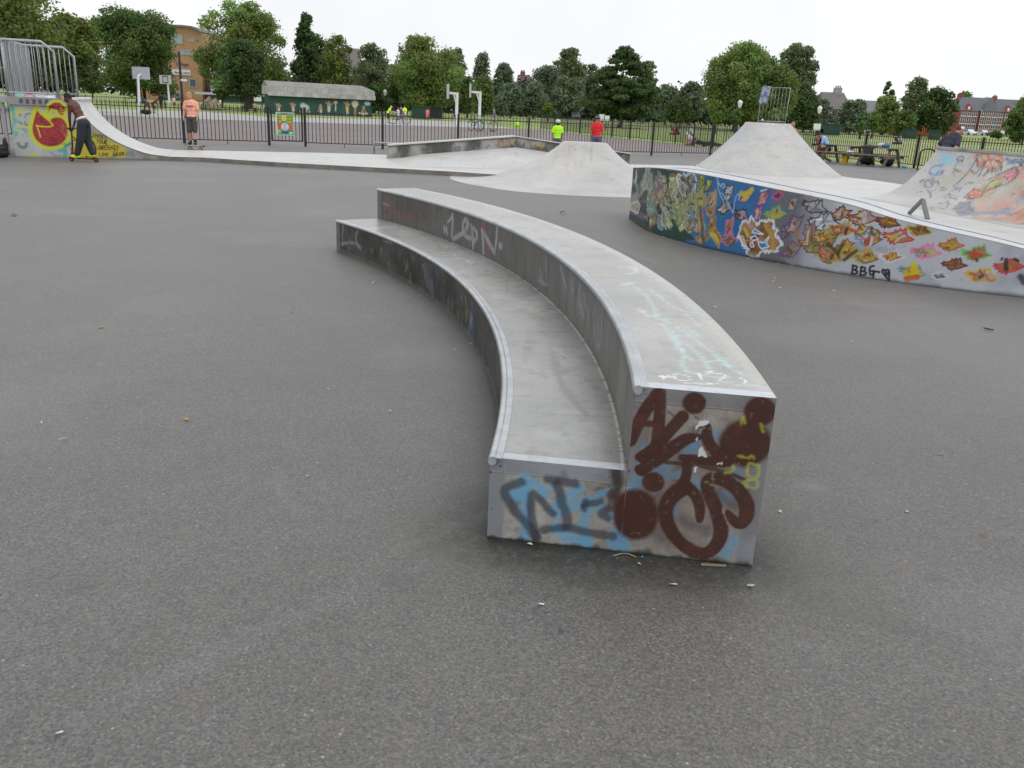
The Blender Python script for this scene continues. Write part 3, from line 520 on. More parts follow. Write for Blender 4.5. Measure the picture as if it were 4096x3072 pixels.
for px_ in ((245, 160), (718, 205), (140, 750), (172, 455), (1110, 720)): cv.blot(N4(*px_), .0035, (18, 18, 20), 1)
for px_ in ((226, 800), (140, 860), (1175, 895), (132, 1180)): cv.blot(N3(*px_), .004, (18, 18, 20), 1)
cv.build('near_end', M['end'], blk).location = -blk.location
# steel nosings
for R0, z_, nm in ((RL, HL, 'lower'), (RU, HU, 'upper')):
    b = MB(); tt = np.linspace(T0 - .0015, T1 + .0006, 90)
    b.tube([(BC[0] + (R0 + .010) * math.cos(t), BC[1] + (R0 + .010) * math.sin(t) + float(wy(R0, t)), z_ - .010) for t in tt], .018, 10, cap=False)
    o = b.build('steel_nosing', M['steel'], blk, smooth=True); o.location = -blk.location
    b = MB(); e0 = np.array([BC[0] + (R0 + .010) * math.cos(T0 - .0015), BC[1] + (R0 + .010) * math.sin(T0 - .0015) + float(wy(R0, T0)), z_ - .010]); b.tube([e0 + (0, .004, 0), e0 + (0, .0005, 0)], .017, 10); o = b.build('nosing_end', M['steel_dull'], blk); o.location = -blk.location
    b = MB(); arc_solid(b, R0 + .02, R0 + .045, z_ - .002, z_ + .0035, T0 - .001, T1, 300); o = b.build('nosing_flange', M['steel'], blk); o.location = -blk.location
# ================================================================== CONCRETE PAD, RAMPS
A0 = np.array([-11.65, 20.08]); UD = np.array([.953, .302]); WD = np.array([-.302, .953])
def LW(u, w): return A0 + UD * u + WD * w
ZS = .10
WB = [(2.05, 13.95), (1.80, 13.72), (1.71, 13.45), (1.715, 13.1), (1.76, 12.3), (1.86, 11.75), (2.06, 11.22), (2.32, 10.64), (2.6, 10.2), (2.88, 9.8), (3.18, 9.48), (3.5, 9.14), (3.83, 8.86), (4.2, 8.62), (4.6, 8.41), (5.05, 8.22), (5.7, 8.02), (6.5, 7.9)]
WT = [.60, .70, .765, .79, .845, .875, .884, .872, .845, .815, .783, .735, .65, .585, .525, .45, .39, .33]
wall = catmull([(x, y, z) for (x, y), z in zip(WB, WT)], 60)
wl_s = np.r_[0, np.cumsum(np.linalg.norm(np.diff(wall[:, :2], axis=0), axis=1))]
nW = 1500; kI = nW / 950; ss = np.linspace(0, wl_s[-1], nW); wx = np.interp(ss, wl_s, wall[:, 0]); wy = np.interp(ss, wl_s, wall[:, 1]); wz = np.interp(ss, wl_s, wall[:, 2])
tx, ty = np.gradient(wx, ss), np.gradient(wy, ss); k_ = np.hypot(tx, ty); nx_, ny_ = -ty / k_, tx / k_      # points inward (away from the camera side)
if (nx_[600] + ny_[600]) < 0: nx_, ny_ = -nx_, -ny_
def inw(i, d): return (wx[i] + nx_[i] * d, wy[i] + ny_[i] * d)
pad = [(-8.9, 20.98), (-8.35, 21.06), (-7.77, 21.25), (-5.84, 20.75), (-3.6, 20.5), (-1.68, 20.3), (-.65, 19.97), (.3, 19.6), (1.4, 19.2), (2.7, 18.3), (3.3, 16.8), (3.3, 14.8)] + [inw(i, .62) for i in range(190, nW, 95)] + [(13, 8.0), (13, 17.0), (9.0, 19.2), (7.9, 18.9), (9.95, 22.6), (9.65, 24.0), (9.3, 24.7), (9.1, 25.9), (8.9, 28.2), (5.5, 28.0), (5.5, 27.3), (3.3, 26.5), (3.0, 26.4), (-.2, 25.9), (-4.06, 25.75), (-5.7, 25.4), (-8.8, 23.95), tuple(LW(3.2, 2.66)), tuple(LW(2.7, 2.62)), tuple(LW(2.7, .02))]
b = MB(); n = len(pad); b.add([(*p, 0) for p in pad] + [(*p, ZS - .0) for p in pad], [(i, (i + 1) % n, n + (i + 1) % n, n + i) for i in range(n)], 1); b.f.append(tuple(range(n, 2 * n))); b.m.append(0)
o = b.build('concrete_pad', [M['white_conc'], M['kerb']]); tag(o, kind='structure')

# ---- left quarter pipe
prof = [(1.33, 1.34), (1.345, 1.22), (1.45, 1.05), (1.67, .78), (1.94, .55), (2.26, .36), (2.6, .22), (2.89, .14), (3.25, .106)]
pc = catmull(prof, 6); QW = 2.6
qp = empty('quarter_pipe', (*LW(0, 0), 0), label='concrete quarter pipe at the left with red and yellow painted side and railed deck', cat='skate ramp')
def qobj(o): o.location = -qp.location; return o
S_, T_ = np.meshgrid(np.arange(len(pc)), np.linspace(0, QW, 12), indexing='ij')
P = np.stack([A0[0] + UD[0] * pc[S_, 0] + WD[0] * T_, A0[1] + UD[1] * pc[S_, 0] + WD[1] * T_, pc[S_, 1]], -1)
qobj(grid_mesh('riding_surface', P, M['white_conc'], qp))
b = MB(); b.beam((*LW(1.3, -.02), 1.335), (*LW(1.3, QW + .02), 1.335), .10, .05); qobj(b.build('coping', M['white'], qp, bevel=.008))
b = MB()
for p0, p1, z0, z1 in ((0, 1.30, 1.16, 1.33),): b.prism([LW(p0, -.05), LW(p1, -.05), LW(p1, QW), LW(p0, QW)], z0, z1)
qobj(b.build('deck', M['conc_side'], qp))
b = MB(); b.prism([LW(.02, .02), LW(1.32, .02), LW(1.32, QW - .02), LW(.02, QW - .02)], 0, 1.16)
n = len(pc)
for w in (.02, QW - .0):
    vs = [(*LW(p[0], w), p[1] - .012) for p in pc] + [(*LW(p[0], w), 0) for p in pc]
    b.add(vs, [(i, i + 1, n + i + 1, n + i) for i in range(n - 1)])
qobj(b.build('concrete_base', M['conc_side'], qp))
# painted side: u 0..3.1, top follows deck underside then curve
uu = np.linspace(0, 3.15, 230); top_ = np.where(uu < 1.31, 1.158, np.interp(uu, pc[:, 0], pc[:, 1]) - .02); vv = np.linspace(0, 1, 90)
U_, V_ = np.meshgrid(uu, vv, indexing='ij'); Z_ = V_ * top_[:, None]
P = np.stack([A0[0] + UD[0] * U_, A0[1] + UD[1] * U_, Z_], -1); cv = Canvas(P, U_, Z_)
Q = crop(0, 380, .22604)
TE = (70, 170, 160); YE = (196, 204, 52); RD = (158, 28, 42)
cv.over(((cv.U < 1.62) * .9), (178, 184, 180)); cv.stain(TE, .5, 8, 3.2, 81, (cv.U < 1.6) * .9); cv.stain((190, 190, 200), .58, 6, 4, 82, (cv.U < 1.5) * .8); cv.stain(YE, .62, 8, 3.5, 83, (cv.U < .6) * .7)
cv.fill([Q(220, 400), Q(280, 420), Q(270, 520), Q(240, 540)], (120, 160, 180), .8, .04)
for pts in ([(270, 540), (500, 575)], [(270, 620), (380, 640)], [(270, 300), (290, 250), (420, 240)], [(280, 400), (300, 300), (520, 300)]): cv.stroke([Q(*p) for p in pts], .018, YE, .9, .4, .02)
for pts in ([(340, 330), (370, 350), (350, 380)], [(440, 400), (470, 340), (500, 330), (550, 330)], [(350, 470), (350, 520), (380, 480), (400, 530)], [(430, 460), (440, 540), (480, 500), (480, 550)], [(410, 600), (440, 650)]): cv.stroke([Q(*p) for p in pts], .012, (84, 92, 120), .8, .5, .03)
cv.stroke([Q(320, 860), Q(380, 940), Q(460, 920), Q(480, 860)], .03, (60, 110, 84), .8, .6, .05); cv.stroke([Q(900, 1010), Q(960, 1090), Q(1060, 1080)], .02, (120, 126, 150), .7, .6, .05)
body = [(640, 225), (560, 480), (545, 640), (600, 780), (700, 880), (840, 935), (1000, 925), (1110, 880), (1210, 760), (1230, 600), (1180, 470), (1110, 390), (1000, 370), (920, 390), (870, 420), (880, 450), (760, 360)]
q = smooth_line(np.vstack([cv.uv([Q(*p) for p in body]), cv.uv([Q(*body[0])])]), 1)
d_, _ = cv.dist(q, .01); m_ = cv.inside(q, .01); cv.over(np.clip((.065 - d_) / .02, 0, 1) * .96, YE); cv.over(m_ * .97, RD); cv.stain((120, 20, 34), .55, 6, 5, 85, m_ * .6); cv._outline(q, .028, YE, .01)
cv.stroke([Q(640, 540), Q(800, 565), Q(900, 560), Q(945, 535), Q(880, 470)], .016, YE, .95); cv.stroke([Q(655, 545), Q(690, 650), Q(712, 745)], .014, YE, .95)
for pts in ([(1120, 520), (1110, 640), (1150, 740)], [(1165, 560), (1180, 660), (1160, 800)], [(1200, 580), (1200, 740)]): cv.stroke([Q(*p) for p in pts], .007, (190, 150, 90), .7, .5, .02)
hd = [(860, 160), (940, 110), (1060, 110), (1150, 190), (1170, 290), (1120, 380), (1040, 350), (1000, 270), (900, 250), (850, 350), (830, 330)]
q = cv.uv([Q(*p) for p in hd]); d_, _ = cv.dist(np.vstack([q, q[:1]]), .01); cv.over(np.clip((.05 - d_) / .015, 0, 1) * .95, YE); cv.over(cv.inside(q, .01) * .96, RD); cv._outline(q, .018, YE, .02)
for pts in ([(1065, 250), (1075, 190), (1100, 240)], [(1070, 270), (1140, 280)], [(1080, 310), (1130, 330), (1140, 300)]): cv.stroke([Q(*p) for p in pts], .009, YE, .9)
cv.blot(Q(990, 190), .03, (196, 190, 190), .9)
cv.blot(Q(1140, 870), .035, (90, 170, 50), .95); cv.stroke([Q(1150, 930), Q(1200, 870), Q(1280, 850)], .014, (90, 96, 96), .8); cv.fill([Q(1120, 950), Q(1190, 950), Q(1190, 1100), Q(1110, 1120)], TE, .8, .03)
q = cv.uv([Q(1240, 660), Q(1330, 590), Q(1450, 640), Q(1620, 640), Q(1800, 730), Q(2000, 830), Q(2260, 960), Q(2230, 1100), Q(1300, 1130)]); cv.over(cv.inside(q, .03) * .93, (196, 178, 38)); cv.stain((120, 116, 60), .62, 8, 8, 88, (cv.U > 1.3) * .5)
cv.fill([Q(1300, 680), Q(1370, 620), Q(1400, 700), Q(1380, 760), Q(1320, 750)], (200, 196, 44), .9, .02); cv.stroke([Q(1290, 740), Q(1340, 790), Q(1400, 780)], .014, (28, 30, 30), .9); cv.stroke([Q(1280, 800), Q(1380, 800), Q(1400, 830)], .012, (28, 30, 30), .9); cv.stroke([Q(1340, 420), Q(1400, 470), Q(1350, 600)], .02, (40, 60, 60), .8)
cv.stroke([Q(1600, 790), Q(1660, 850), Q(1695, 950), Q(1690, 1040), Q(1650, 1110)], .022, (34, 38, 36), .95); cv.stroke([Q(1620, 680), Q(1640, 760)], .02, (110, 170, 150), .7)
INK = (36, 34, 26)
k = .22604
text(cv, 'SMOKE', Q(1630, 745), np.array([40, 8]) * k, np.array([0, -78]) * k, .0085, INK, 1.42)
text(cv, 'YOUR', Q(1710, 850), np.array([38, 6]) * k, np.array([0, -70]) * k, .0085, INK, 1.3)
text(cv, 'GREENZ!', Q(1750, 965), np.array([38, 1]) * k, np.array([0, -78]) * k, .0085, INK, 1.38)
text(cv, 'LOVE', Q(1765, 1085), np.array([32, 1]) * k, np.array([0, -62]) * k, .0075, INK, 1.3); text(cv, 'BBG*', Q(2000, 1090), np.array([36, -4]) * k, np.array([0, -66]) * k, .008, INK, 1.45)
cv.over(np.clip(1 - cv.V / .05, 0, 1) * .7, (70, 64, 52)); cv.stroke([Q(2260, 1000), Q(2350, 1080)], .05, (80, 130, 150), .5, .8, .08)
qobj(cv.build('painted_side', M['conc_side'], qp))
# fascia of the deck with its row of dark marks
uu = np.linspace(0, 1.31, 130); vv = np.linspace(1.16, 1.33, 18); U_, Z_ = np.meshgrid(uu, vv, indexing='ij')
cv = Canvas(np.stack([A0[0] + UD[0] * U_ - WD[0] * .055, A0[1] + UD[1] * U_ - WD[1] * .055, Z_], -1), U_, Z_); cv.over(np.ones_like(U_) * .6, (150, 148, 150))
for i in range(6): cv.fill([(.22 + i * .13, 1.19), (.30 + i * .13, 1.185), (.31 + i * .13, 1.29), (.23 + i * .13, 1.30)], (56, 62, 96), .85, .03, isuv=True)
cv.fill([(.45, 1.16), (1.1, 1.16), (1.1, 1.185), (.45, 1.185)], (190, 130, 44), .9, .02, isuv=True)
cv.fill([Q(*p) for p in hd], RD, .95, .01); cv._outline(cv.uv([Q(*p) for p in hd]), .03, YE, .01)
qobj(cv.build('deck_fascia', M['conc_side'], qp))
for w, nm in ((.04, 'near'), (QW - .02, 'far')):
    b = MB(); g3 = lambda u, z: (*LW(u, w), z)
    b.tube([g3(-2.2, 2.53), g3(.80, 2.53), g3(1.03, 2.33), g3(1.03, 1.33)], .032, 8)
    for u in (-2.0, 0.0): b.tube([g3(u, 1.33), g3(u, 2.52)], .028, 6)
    b.tube([g3(-2.2, 1.42), g3(1.03, 1.42)], .02, 6)
    for i in range(28):
        u = -2.1 + i * .112; zt = 2.52 if u < .8 else 2.53 - (u - .8) * .87; b.tube([g3(u, 1.42), g3(u, zt)], .0095, 5)
    qobj(b.build('guard_rail', M['steel_dull'], qp, smooth=True))
b = MB(); nC = 60
for i in range(nC):      # ribbed sheet across the back of the deck
    w0 = .02 + (QW - .04) * i / nC; w1 = .02 + (QW - .04) * (i + 1) / nC; d0 = .025 * (1 if (i // 2) % 2 else -1)
    p0, p1 = LW(d0, w0), LW(d0, w1); b.add([(*p0, 1.3), (*p1, 1.3), (*p1, 2.5), (*p0, 2.5)], [(0, 1, 2, 3)])
    if i % 2 == 0 and i: pm = LW(-d0, w0); b.add([(*pm, 1.3), (*p0, 1.3), (*p0, 2.5), (*pm, 2.5)], [(0, 1, 2, 3)])
b.tube([(*LW(0, 0), 2.52), (*LW(0, QW), 2.52)], .035, 6)
for w in (.5, 1.1, 1.7): b.box(-.02, .02, -.05, .05, 1.3, 2.5, M=Matrix.Translation((*LW(.04, w), 0)) @ Matrix.Rotation(math.atan2(UD[1], UD[0]), 4, 'Z'))
qobj(b.build('back_panel', M['steel_dull'], qp))
b = MB(); b.prism([LW(-2.3, 0), LW(0, 0), LW(0, QW), LW(-2.3, QW)], 1.2, 1.33)
for u in (-2.2, -.15):
    for w in (.1, QW - .1): b.tube([(*LW(u, w), 0), (*LW(u, w), 1.2)], .04, 8)
qobj(b.build('rear_platform', M['steel_dull'], qp))
# clothes on the deck
def cloth(name, loc, sx, sy, h, m, seed, **k):
    rs_ = np.random.RandomState(seed); n = 14; u, v = np.meshgrid(np.linspace(-1, 1, n), np.linspace(-1, 1, n), indexing='ij'); r = np.clip(1 - (u ** 2 + v ** 2) ** .5, 0, 1)
    z = h * (r ** .4) * (.35 + .65 * vnoise(u + seed, v, 2.2, seed)) ; ang = rs_.rand() * 3
    P = np.stack([loc[0] + (u * math.cos(ang) - v * math.sin(ang)) * sx * (.8 + .3 * vnoise(u, v, 2, seed + 2)), loc[1] + (u * math.sin(ang) + v * math.cos(ang)) * sy, loc[2] + .004 + z], -1)
    o = grid_mesh(name, P, m); return tag(o, **k)
fab = lambda n, c, **k: plain(n, lin(c) * 1.25, .9, **k)
for i, (u, c, nm, lb, s_) in enumerate(((.22, (150, 205, 190), 'towel', 'pale green cloth bundled on the quarter pipe deck, leftmost of the pile', .13), (.42, (190, 150, 160), 'top', 'pink and white top bundled on the quarter pipe deck', .17), (.62, (196, 196, 206), 'shirt', 'pale grey shirt bundled on the quarter pipe deck beside a pink top', .15), (.82, (200, 206, 226), 'shirt', 'white and blue shirt heaped highest on the quarter pipe deck', .17), (1.0, (180, 70, 60), 'cloth', 'small red cloth on the quarter pipe deck by the rail post', .09))):
    cloth(nm, (*LW(u, .16), 1.33), s_, s_ * .8, .05 + s_ * .55, fab('fabric_%d' % i, c), 90 + i, label=lb, cat='clothing', group='clothes left on the deck')

# ---- small pyramid
def polar_ramp(name, c, r0f, Rf, H, p, m, nr=46, nt=160, base=0., power=None, paintf=None, **k):
    th = np.linspace(0, 2 * math.pi, nt + 1); rr_ = np.r_[np.linspace(0, 1, 8)[:-1] - 1, np.linspace(0, 1, nr) ** 1.0]
    TH, RR = np.meshgrid(th, rr_, indexing='ij'); r0 = np.vectorize(r0f)(TH); R = np.vectorize(Rf)(TH)
    r = np.where(RR < 0, r0 * (1 + RR), r0 + (R - r0) * np.clip(RR, 0, 1)); t = np.clip(RR, 0, 1)
    pp = p(TH) if callable(p) else p
    z = base + (H - base) * (1 - t) ** pp; x = c[0] + r * np.cos(TH); y = c[1] + r * np.sin(TH)
    cvs = Canvas(np.stack([x, y, z], -1), x, y + z * .7)
    if paintf: paintf(cvs)
    o = cvs.build(name, m, None); return tag(o, **k)
def sup(a, b_, e=4): return lambda t: (abs(math.cos(t) / a) ** e + abs(math.sin(t) / b_) ** e) ** (-1 / e)
RK = [(0, 2.5), (30, 2.3), (60, 2.2), (90, 2.3), (130, 2.7), (165, 3.0), (186, 3.1), (208, 3.25), (228, 3.42), (246, 3.72), (262, 3.72), (281, 3.66), (300, 3.5), (330, 3.0), (360, 2.5)]
c5b = crop(1600, 500, .4521)
def paint_small(cv):
    for pts, col, a in (([(1440, 240), (1495, 240), (1490, 330), (1470, 400)], (176, 140, 136), .5), ([(1500, 250), (1460, 320), (1420, 360), (1460, 370)], (176, 140, 136), .4), ([(1360, 340), (1410, 390), (1480, 410), (1540, 400), (1600, 410), (1650, 440)], (180, 160, 142), .5), ([(1560, 280), (1590, 230)], (130, 134, 150), .5), ([(1640, 170), (1640, 220)], (150, 140, 140), .5), ([(1660, 230), (1675, 260), (1690, 310)], (120, 130, 150), .6), ([(1530, 200), (1560, 220), (1580, 190)], (140, 150, 160), .5), ([(1700, 480), (1760, 500), (1820, 510)], (176, 178, 182), .4)):
        cv.stroke([c5b(*p) for p in pts], .02, col, a * .8, .8, .05)
    cv.blot(c5b(1770, 250), .1, (196, 204, 150), .4, .9, .1)
polar_ramp('small_pyramid', (1.45, 20.5), sup(.50, .45), lambda t: np.interp(math.degrees(t) % 360.0001, *zip(*RK)), .875, 2.5, M['white_paint_conc'], paintf=paint_small,
    label='small pale concrete volcano ramp with flat top and skirt spreading onto the asphalt', cat='skate ramp')

# ---- big bank with railed platform
bb = empty('bank_ramp', (7.35, 26.9, 0), label='tall grey concrete bank with a flat top and a railed platform behind it', cat='skate ramp')
RB_ = lambda t: (abs(math.cos(t) / 2.15) ** 3.2 + abs(math.sin(t) / (3.3 if math.sin(t) < 0 else .95)) ** 3.2) ** (-1 / 3.2)
def paint_big(cv):
    for X in ((575, 1056), (672, 1067), (790, 1070)): cv.stroke([c6(X[0] - 24, X[1]), c6(X[0] + 24, X[1] + 1)], .02, (226, 226, 224), .95)
    cv.stroke([c6(850, 1085), c6(880, 1082)], .02, (210, 214, 220), .9)
    cv.stroke([c6(290, 1245), c6(340, 1225), c6(380, 1190)], .09, (168, 180, 196), .6, .8, .1)
    for pts in ([(1000, 1300), (1030, 1340), (1050, 1370)], [(1040, 1330), (1070, 1380), (1020, 1370)], [(1010, 1320), (1050, 1310)]): cv.stroke([c6(*p) for p in pts], .014, (120, 130, 140), .6, .5, .02)
    for y_, a in ((1190, .25), (1270, .3), (1400, .22)): cv.stroke([c6(420, y_), c6(700, y_ + 6), c6(960, y_ + 10)], .12, (150, 146, 138), a, 1., .25)
    cv.stroke([c6(1000, 1260), c6(1040, 1310)], .04, (180, 190, 205), .5, .8, .1)
o = polar_ramp('bank', (7.35, 26.9), sup(.60, .42, 8), RB_, 1.465, 1.22, M['white_paint_conc'], base=.0, paintf=paint_big); o.parent = bb; o.location = -bb.location
b = MB(); b.prism([(6.98, 27.2), (8.05, 27.2), (8.3, 28.2), (7.28, 28.2)], 0, 1.455); o = b.build('platform', M['conc_side'], bb); o.location = -bb.location
b = MB(); yR = 27.25
fl, fr = D(*c6(548, 1030), yR), D(*c6(808, 1045), yR); tl, tr_ = D(*c6(592, 708), yR), D(*c6(858, 716), yR); fl[2] = fr[2] = 1.45
b.tube([fl, tl, tr_, fr], .0135, 8)
for i in range(1, 8):
    t = i / 8; b.tube([fl + (fr - fl) * t + (0, 0, .05), tl + (tr_ - tl) * t], .0045, 5)
b.tube([fl + (0, 0, .06), fr + (0, 0, .06)], .012, 5)
o = b.build('guard_rail', M['steel_dull'], bb, smooth=True); o.location = -bb.location
# shirt hanging over the rail
def hang(): 
    n, k = 16, 24; a, b_ = D(*c6(603, 705), yR - .03), D(*c6(672, 705), yR - .03); u, v = np.meshgrid(np.linspace(0, 1, n), np.linspace(0, 1, k), indexing='ij')
    wdt = 1 + .12 * np.sin(v * 3); x = a[0] + (b_[0] - a[0]) * ((u - .5) * wdt + .5) - .10 * v ** 1.2; z = a[2] + .03 - v * .49 * (1 - .06 * np.cos(u * 9)); y = yR - .03 - .012 * np.sin(u * 14 + v * 3) - .02 * v
    C = Canvas(np.stack([x, y, z], -1), u * .23, v * .5); C.over(np.ones_like(u), (150, 160, 184)); C.stain((84, 94, 124), .5, 6, 9, 111, .8)
    C.fill([(.12, .07), (.19, .05), (.20, .10), (.13, .13)], (196, 74, 50), .95, .01, isuv=True); C.stroke([(.10, .17), (.12, .30), (.08, .42)], .008, (60, 70, 96), .7, isuv=True)
    o = C.build('hanging_shirt', mat('shirt_cloth', (.3, .33, .4), rough=.95, paint=5)); tag(o, label='grey blue shirt hanging over the left of the rail on the tall bank', cat='shirt')
hang()

# ---- hip bank with peaked ledge
hb = empty('ledge_bank', (-.2, 25.1, 0), label='long grey ledge with a peaked top and yellow scrawl above a smooth concrete bank', cat='skate ledge')
La, Lb = np.array([-3.65, 24.02]), np.array([3.2, 26.15]); Ld = Lb - La; Ll = np.linalg.norm(Ld); Ld = Ld / Ll; Lr = np.array([-Ld[1], Ld[0]])
pk = .503
def topz(t): return np.where(t < pk, .45 + (.80 - .45) * t / pk, .80 + (.42 - .80) * (t - pk) / (1 - pk))
def bankz(t, d):       # t along 0..1, d distance in front
    h = np.maximum(topz(t) - .30, ZS + .0); h = ZS + (h - ZS) * np.clip((t - .0) / .12, 0, 1); return ZS + (h - ZS) * np.clip(1 - d / 3.0, 0, 1) ** 1.8
b = MB(); tt = [0, pk, 1]; th_ = .38
fr_ = [La + Ld * Ll * t for t in tt]; bk = [p + Lr * th_ for p in fr_]; z3 = [float(topz(t)) - .004 for t in tt]
vs = [(*p, 0) for p in fr_] + [(*p, z) for p, z in zip(fr_, z3)] + [(*p, 0) for p in bk] + [(*p, z) for p, z in zip(bk, z3)]
vs = [(v[0] + Lr[0] * .004 if i < 6 else v[0], v[1] + Lr[1] * .004 if i < 6 else v[1], v[2]) for i, v in enumerate(vs)]
b.add(vs, [(0, 1, 4, 3), (1, 2, 5, 4), (6, 9, 10, 7), (7, 10, 11, 8), (3, 4, 10, 9), (4, 5, 11, 10), (0, 3, 9, 6), (2, 8, 11, 5)]); o = b.build('ledge', M['conc_side'], hb); o.location = -hb.location
b = MB(); e0, e1, e2 = [(*(p + Lr * .17), z) for p, z in zip(fr_, z3)]; b.beam((e0[0], e0[1], e0[2] + .012), (e1[0], e1[1], e1[2] + .012), .42, .03); b.beam((e1[0], e1[1], e1[2] + .012), (e2[0], e2[1], e2[2] + .012), .42, .03)
o = b.build('ledge_cap', M['white_conc'], hb); o.location = -hb.location
T_, V_ = np.meshgrid(np.linspace(0, 1, 420), np.linspace(0, 1, 26), indexing='ij'); z0 = 0 * T_; Z_ = V_ * topz(T_)
P = np.stack([La[0] + Ld[0] * Ll * T_, La[1] + Ld[1] * Ll * T_, Z_], -1); cv = Canvas(P, T_ * Ll, Z_)
c4b = crop(1600, 500, .4521)
cv.stain((48, 46, 42), .38, 4, 2.5, 121, .85); cv.over(np.clip((cv.V - topz(T_) + .07) / .04, 0, 1) * .6, (44, 43, 42)); cv.stain((120, 118, 110), .6, 5, 5, 123, .5)
YO = (184, 150, 92)
for pts in ([(850, 150), (855, 190), (850, 130)], [(840, 150), (870, 150)], [(890, 160), (885, 190), (900, 150), (905, 190)], [(925, 130), (930, 190), (910, 165), (945, 170)], [(950, 165), (970, 160), (960, 190)], [(985, 120), (985, 180), (1025, 110), (985, 150), (1020, 190)], [(1118, 140), (1120, 180)], [(1180, 150), (1160, 170), (1185, 190)], [(1215, 150), (1200, 175), (1225, 190), (1235, 165), (1215, 150)], [(1250, 210), (1250, 160), (1275, 210), (1275, 155)]):
    cv.stroke([c4b(*p) for p in pts], .016, YO, .75, .5, .02)
for pts in ([(430, 190), (460, 240)], [(480, 200), (500, 230), (540, 220), (520, 190)], [(600, 190), (610, 220)], [(640, 190), (650, 210)], [(760, 200), (790, 180)], [(1000, 190), (1030, 180)], [(1090, 190), (1100, 160)], [(1320, 200), (1380, 220)]): cv.stroke([c4b(*p) for p in pts], .02, (50, 78, 104), .75, .6, .04)
o = cv.build('ledge_face', M['conc_side'], hb); o.location = -hb.location
T_, D_ = np.meshgrid(np.linspace(0, 1, 80), np.linspace(0, 3.0, 40), indexing='ij'); P = np.stack([La[0] + Ld[0] * Ll * T_ - Lr[0] * D_, La[1] + Ld[1] * Ll * T_ - Lr[1] * D_, bankz(T_, D_) + .003], -1)
o = grid_mesh('bank', P, M['white_conc'], hb); o.location = -hb.location
# low grind rail beside it
b = MB(); p0, p1 = np.array([-4.7, 27.9]), np.array([-3.7, 27.95]); b.tube([(*p0, 0), (*p0, .31), (*(p0 + (.03, 0)), .34), (*(p1 + (1.2, .1)), .34), (*(p1 + (1.23, .1)), .31), (*(p1 + (1.23, .1)), 0)], .03, 8); b.box(-4.8, -4.55, 27.85, 27.95, 0, .015)
tag(b.build('grind_rail', M['steel_dull'], smooth=True), label='low steel grind rail behind the left end of the peaked ledge', cat='grind rail')

# ---- painted curved wall
mw = empty('mural_wall', (float(wx[630]), float(wy[630]), 0), label='curved concrete wall painted with birds on green, blue and grey at the right', cat='mural wall')
vv = np.linspace(0, 1, 130); I_, V_ = np.meshgrid(np.arange(nW), vv, indexing='ij'); Z_ = V_ * wz[I_]
P = np.stack([wx[I_], wy[I_], Z_], -1); cv = Canvas(P, ss[I_], Z_)
ML = crop(2450, 600, .4069); MR = crop(3196, 600, .4069); MD = crop(2500, 620, .22904)
U0 = lambda X, Y: cv.uv([ML(X, Y)])[0][0]
ub, ug, uw = U0(800, 700), U0(1440, 700), cv.uv([MR(300, 900)])[0][0]
cv.over(np.ones_like(cv.U), (102, 103, 110)); nsm = vnoise(cv.U, cv.V, 3, 131, 3) - .5
f = lambda e, w: np.clip((cv.U + nsm * .5 - e) / w, 0, 1)
cv.over(f(uw - .5, .5), (182, 185, 193)); cv.stain((200, 203, 210), .45, 3, 1.5, 133, f(uw - .1, .4) * .9); cv.stain((140, 144, 162), .55, 4, 3, 134, f(uw - .2, .4) * .7)
cv.over(1 - f(ug, .12), (40, 106, 160)); cv.stain((30, 88, 140), .5, 5, 4, 135, (1 - f(ug, .12)) * .6)
cv.fill([ML(170, 640), ML(170, 420), ML(560, 200), ML(830, 240), ML(700, 540), ML(540, 620), ML(700, 760), ML(820, 880), ML(600, 900), ML(300, 800)], (18, 58, 48), .97, .08)
cv.over((cv.U < U0(520, 400)) * .96, (24, 52, 46)); cv.stain((84, 84, 74), .5, 6, 5, 139, (cv.U < U0(420, 400)) * .6); cv.over(np.clip((U0(300, 500) - cv.U) / .25, 0, 1) * .75, (110, 112, 104)); cv.stain((30, 80, 66), .55, 6, 5, 137, (cv.U < U0(700, 500)) * .6)
LG = (142, 138, 134)
rs_ = np.random.RandomState(4)
# crowded stems and leaves at the left end
for X0, Y0, Y1, c_ in ((200, 330, 600, (118, 132, 92)), (225, 220, 420, (150, 156, 120)), (240, 430, 560, (120, 150, 84)), (255, 330, 520, (128, 150, 96)), (290, 240, 560, (150, 138, 140)), (310, 420, 640, (140, 126, 138)), (330, 230, 600, (146, 134, 138)), (350, 330, 690, (120, 100, 130)), (340, 480, 660, (152, 148, 122)), (395, 240, 400, (128, 158, 150)), (400, 400, 640, (128, 146, 120)), (430, 440, 640, (120, 142, 110)), (450, 210, 360, (150, 160, 90)), (460, 340, 470, (110, 140, 170)), (480, 370, 560, (140, 146, 130)), (510, 260, 400, (150, 150, 138)), (520, 430, 640, (136, 132, 100)), (540, 470, 660, (120, 112, 96)), (380, 340, 480, (96, 140, 170)), (300, 330, 480, (130, 150, 90))):
    cv.stroke([ML(X0, Y0), ML(X0 + rs_.randint(-12, 12), (Y0 + Y1) / 2), ML(X0 + rs_.randint(-10, 10), Y1)], [.012, .034, .018], c_, .9, .4, .08)
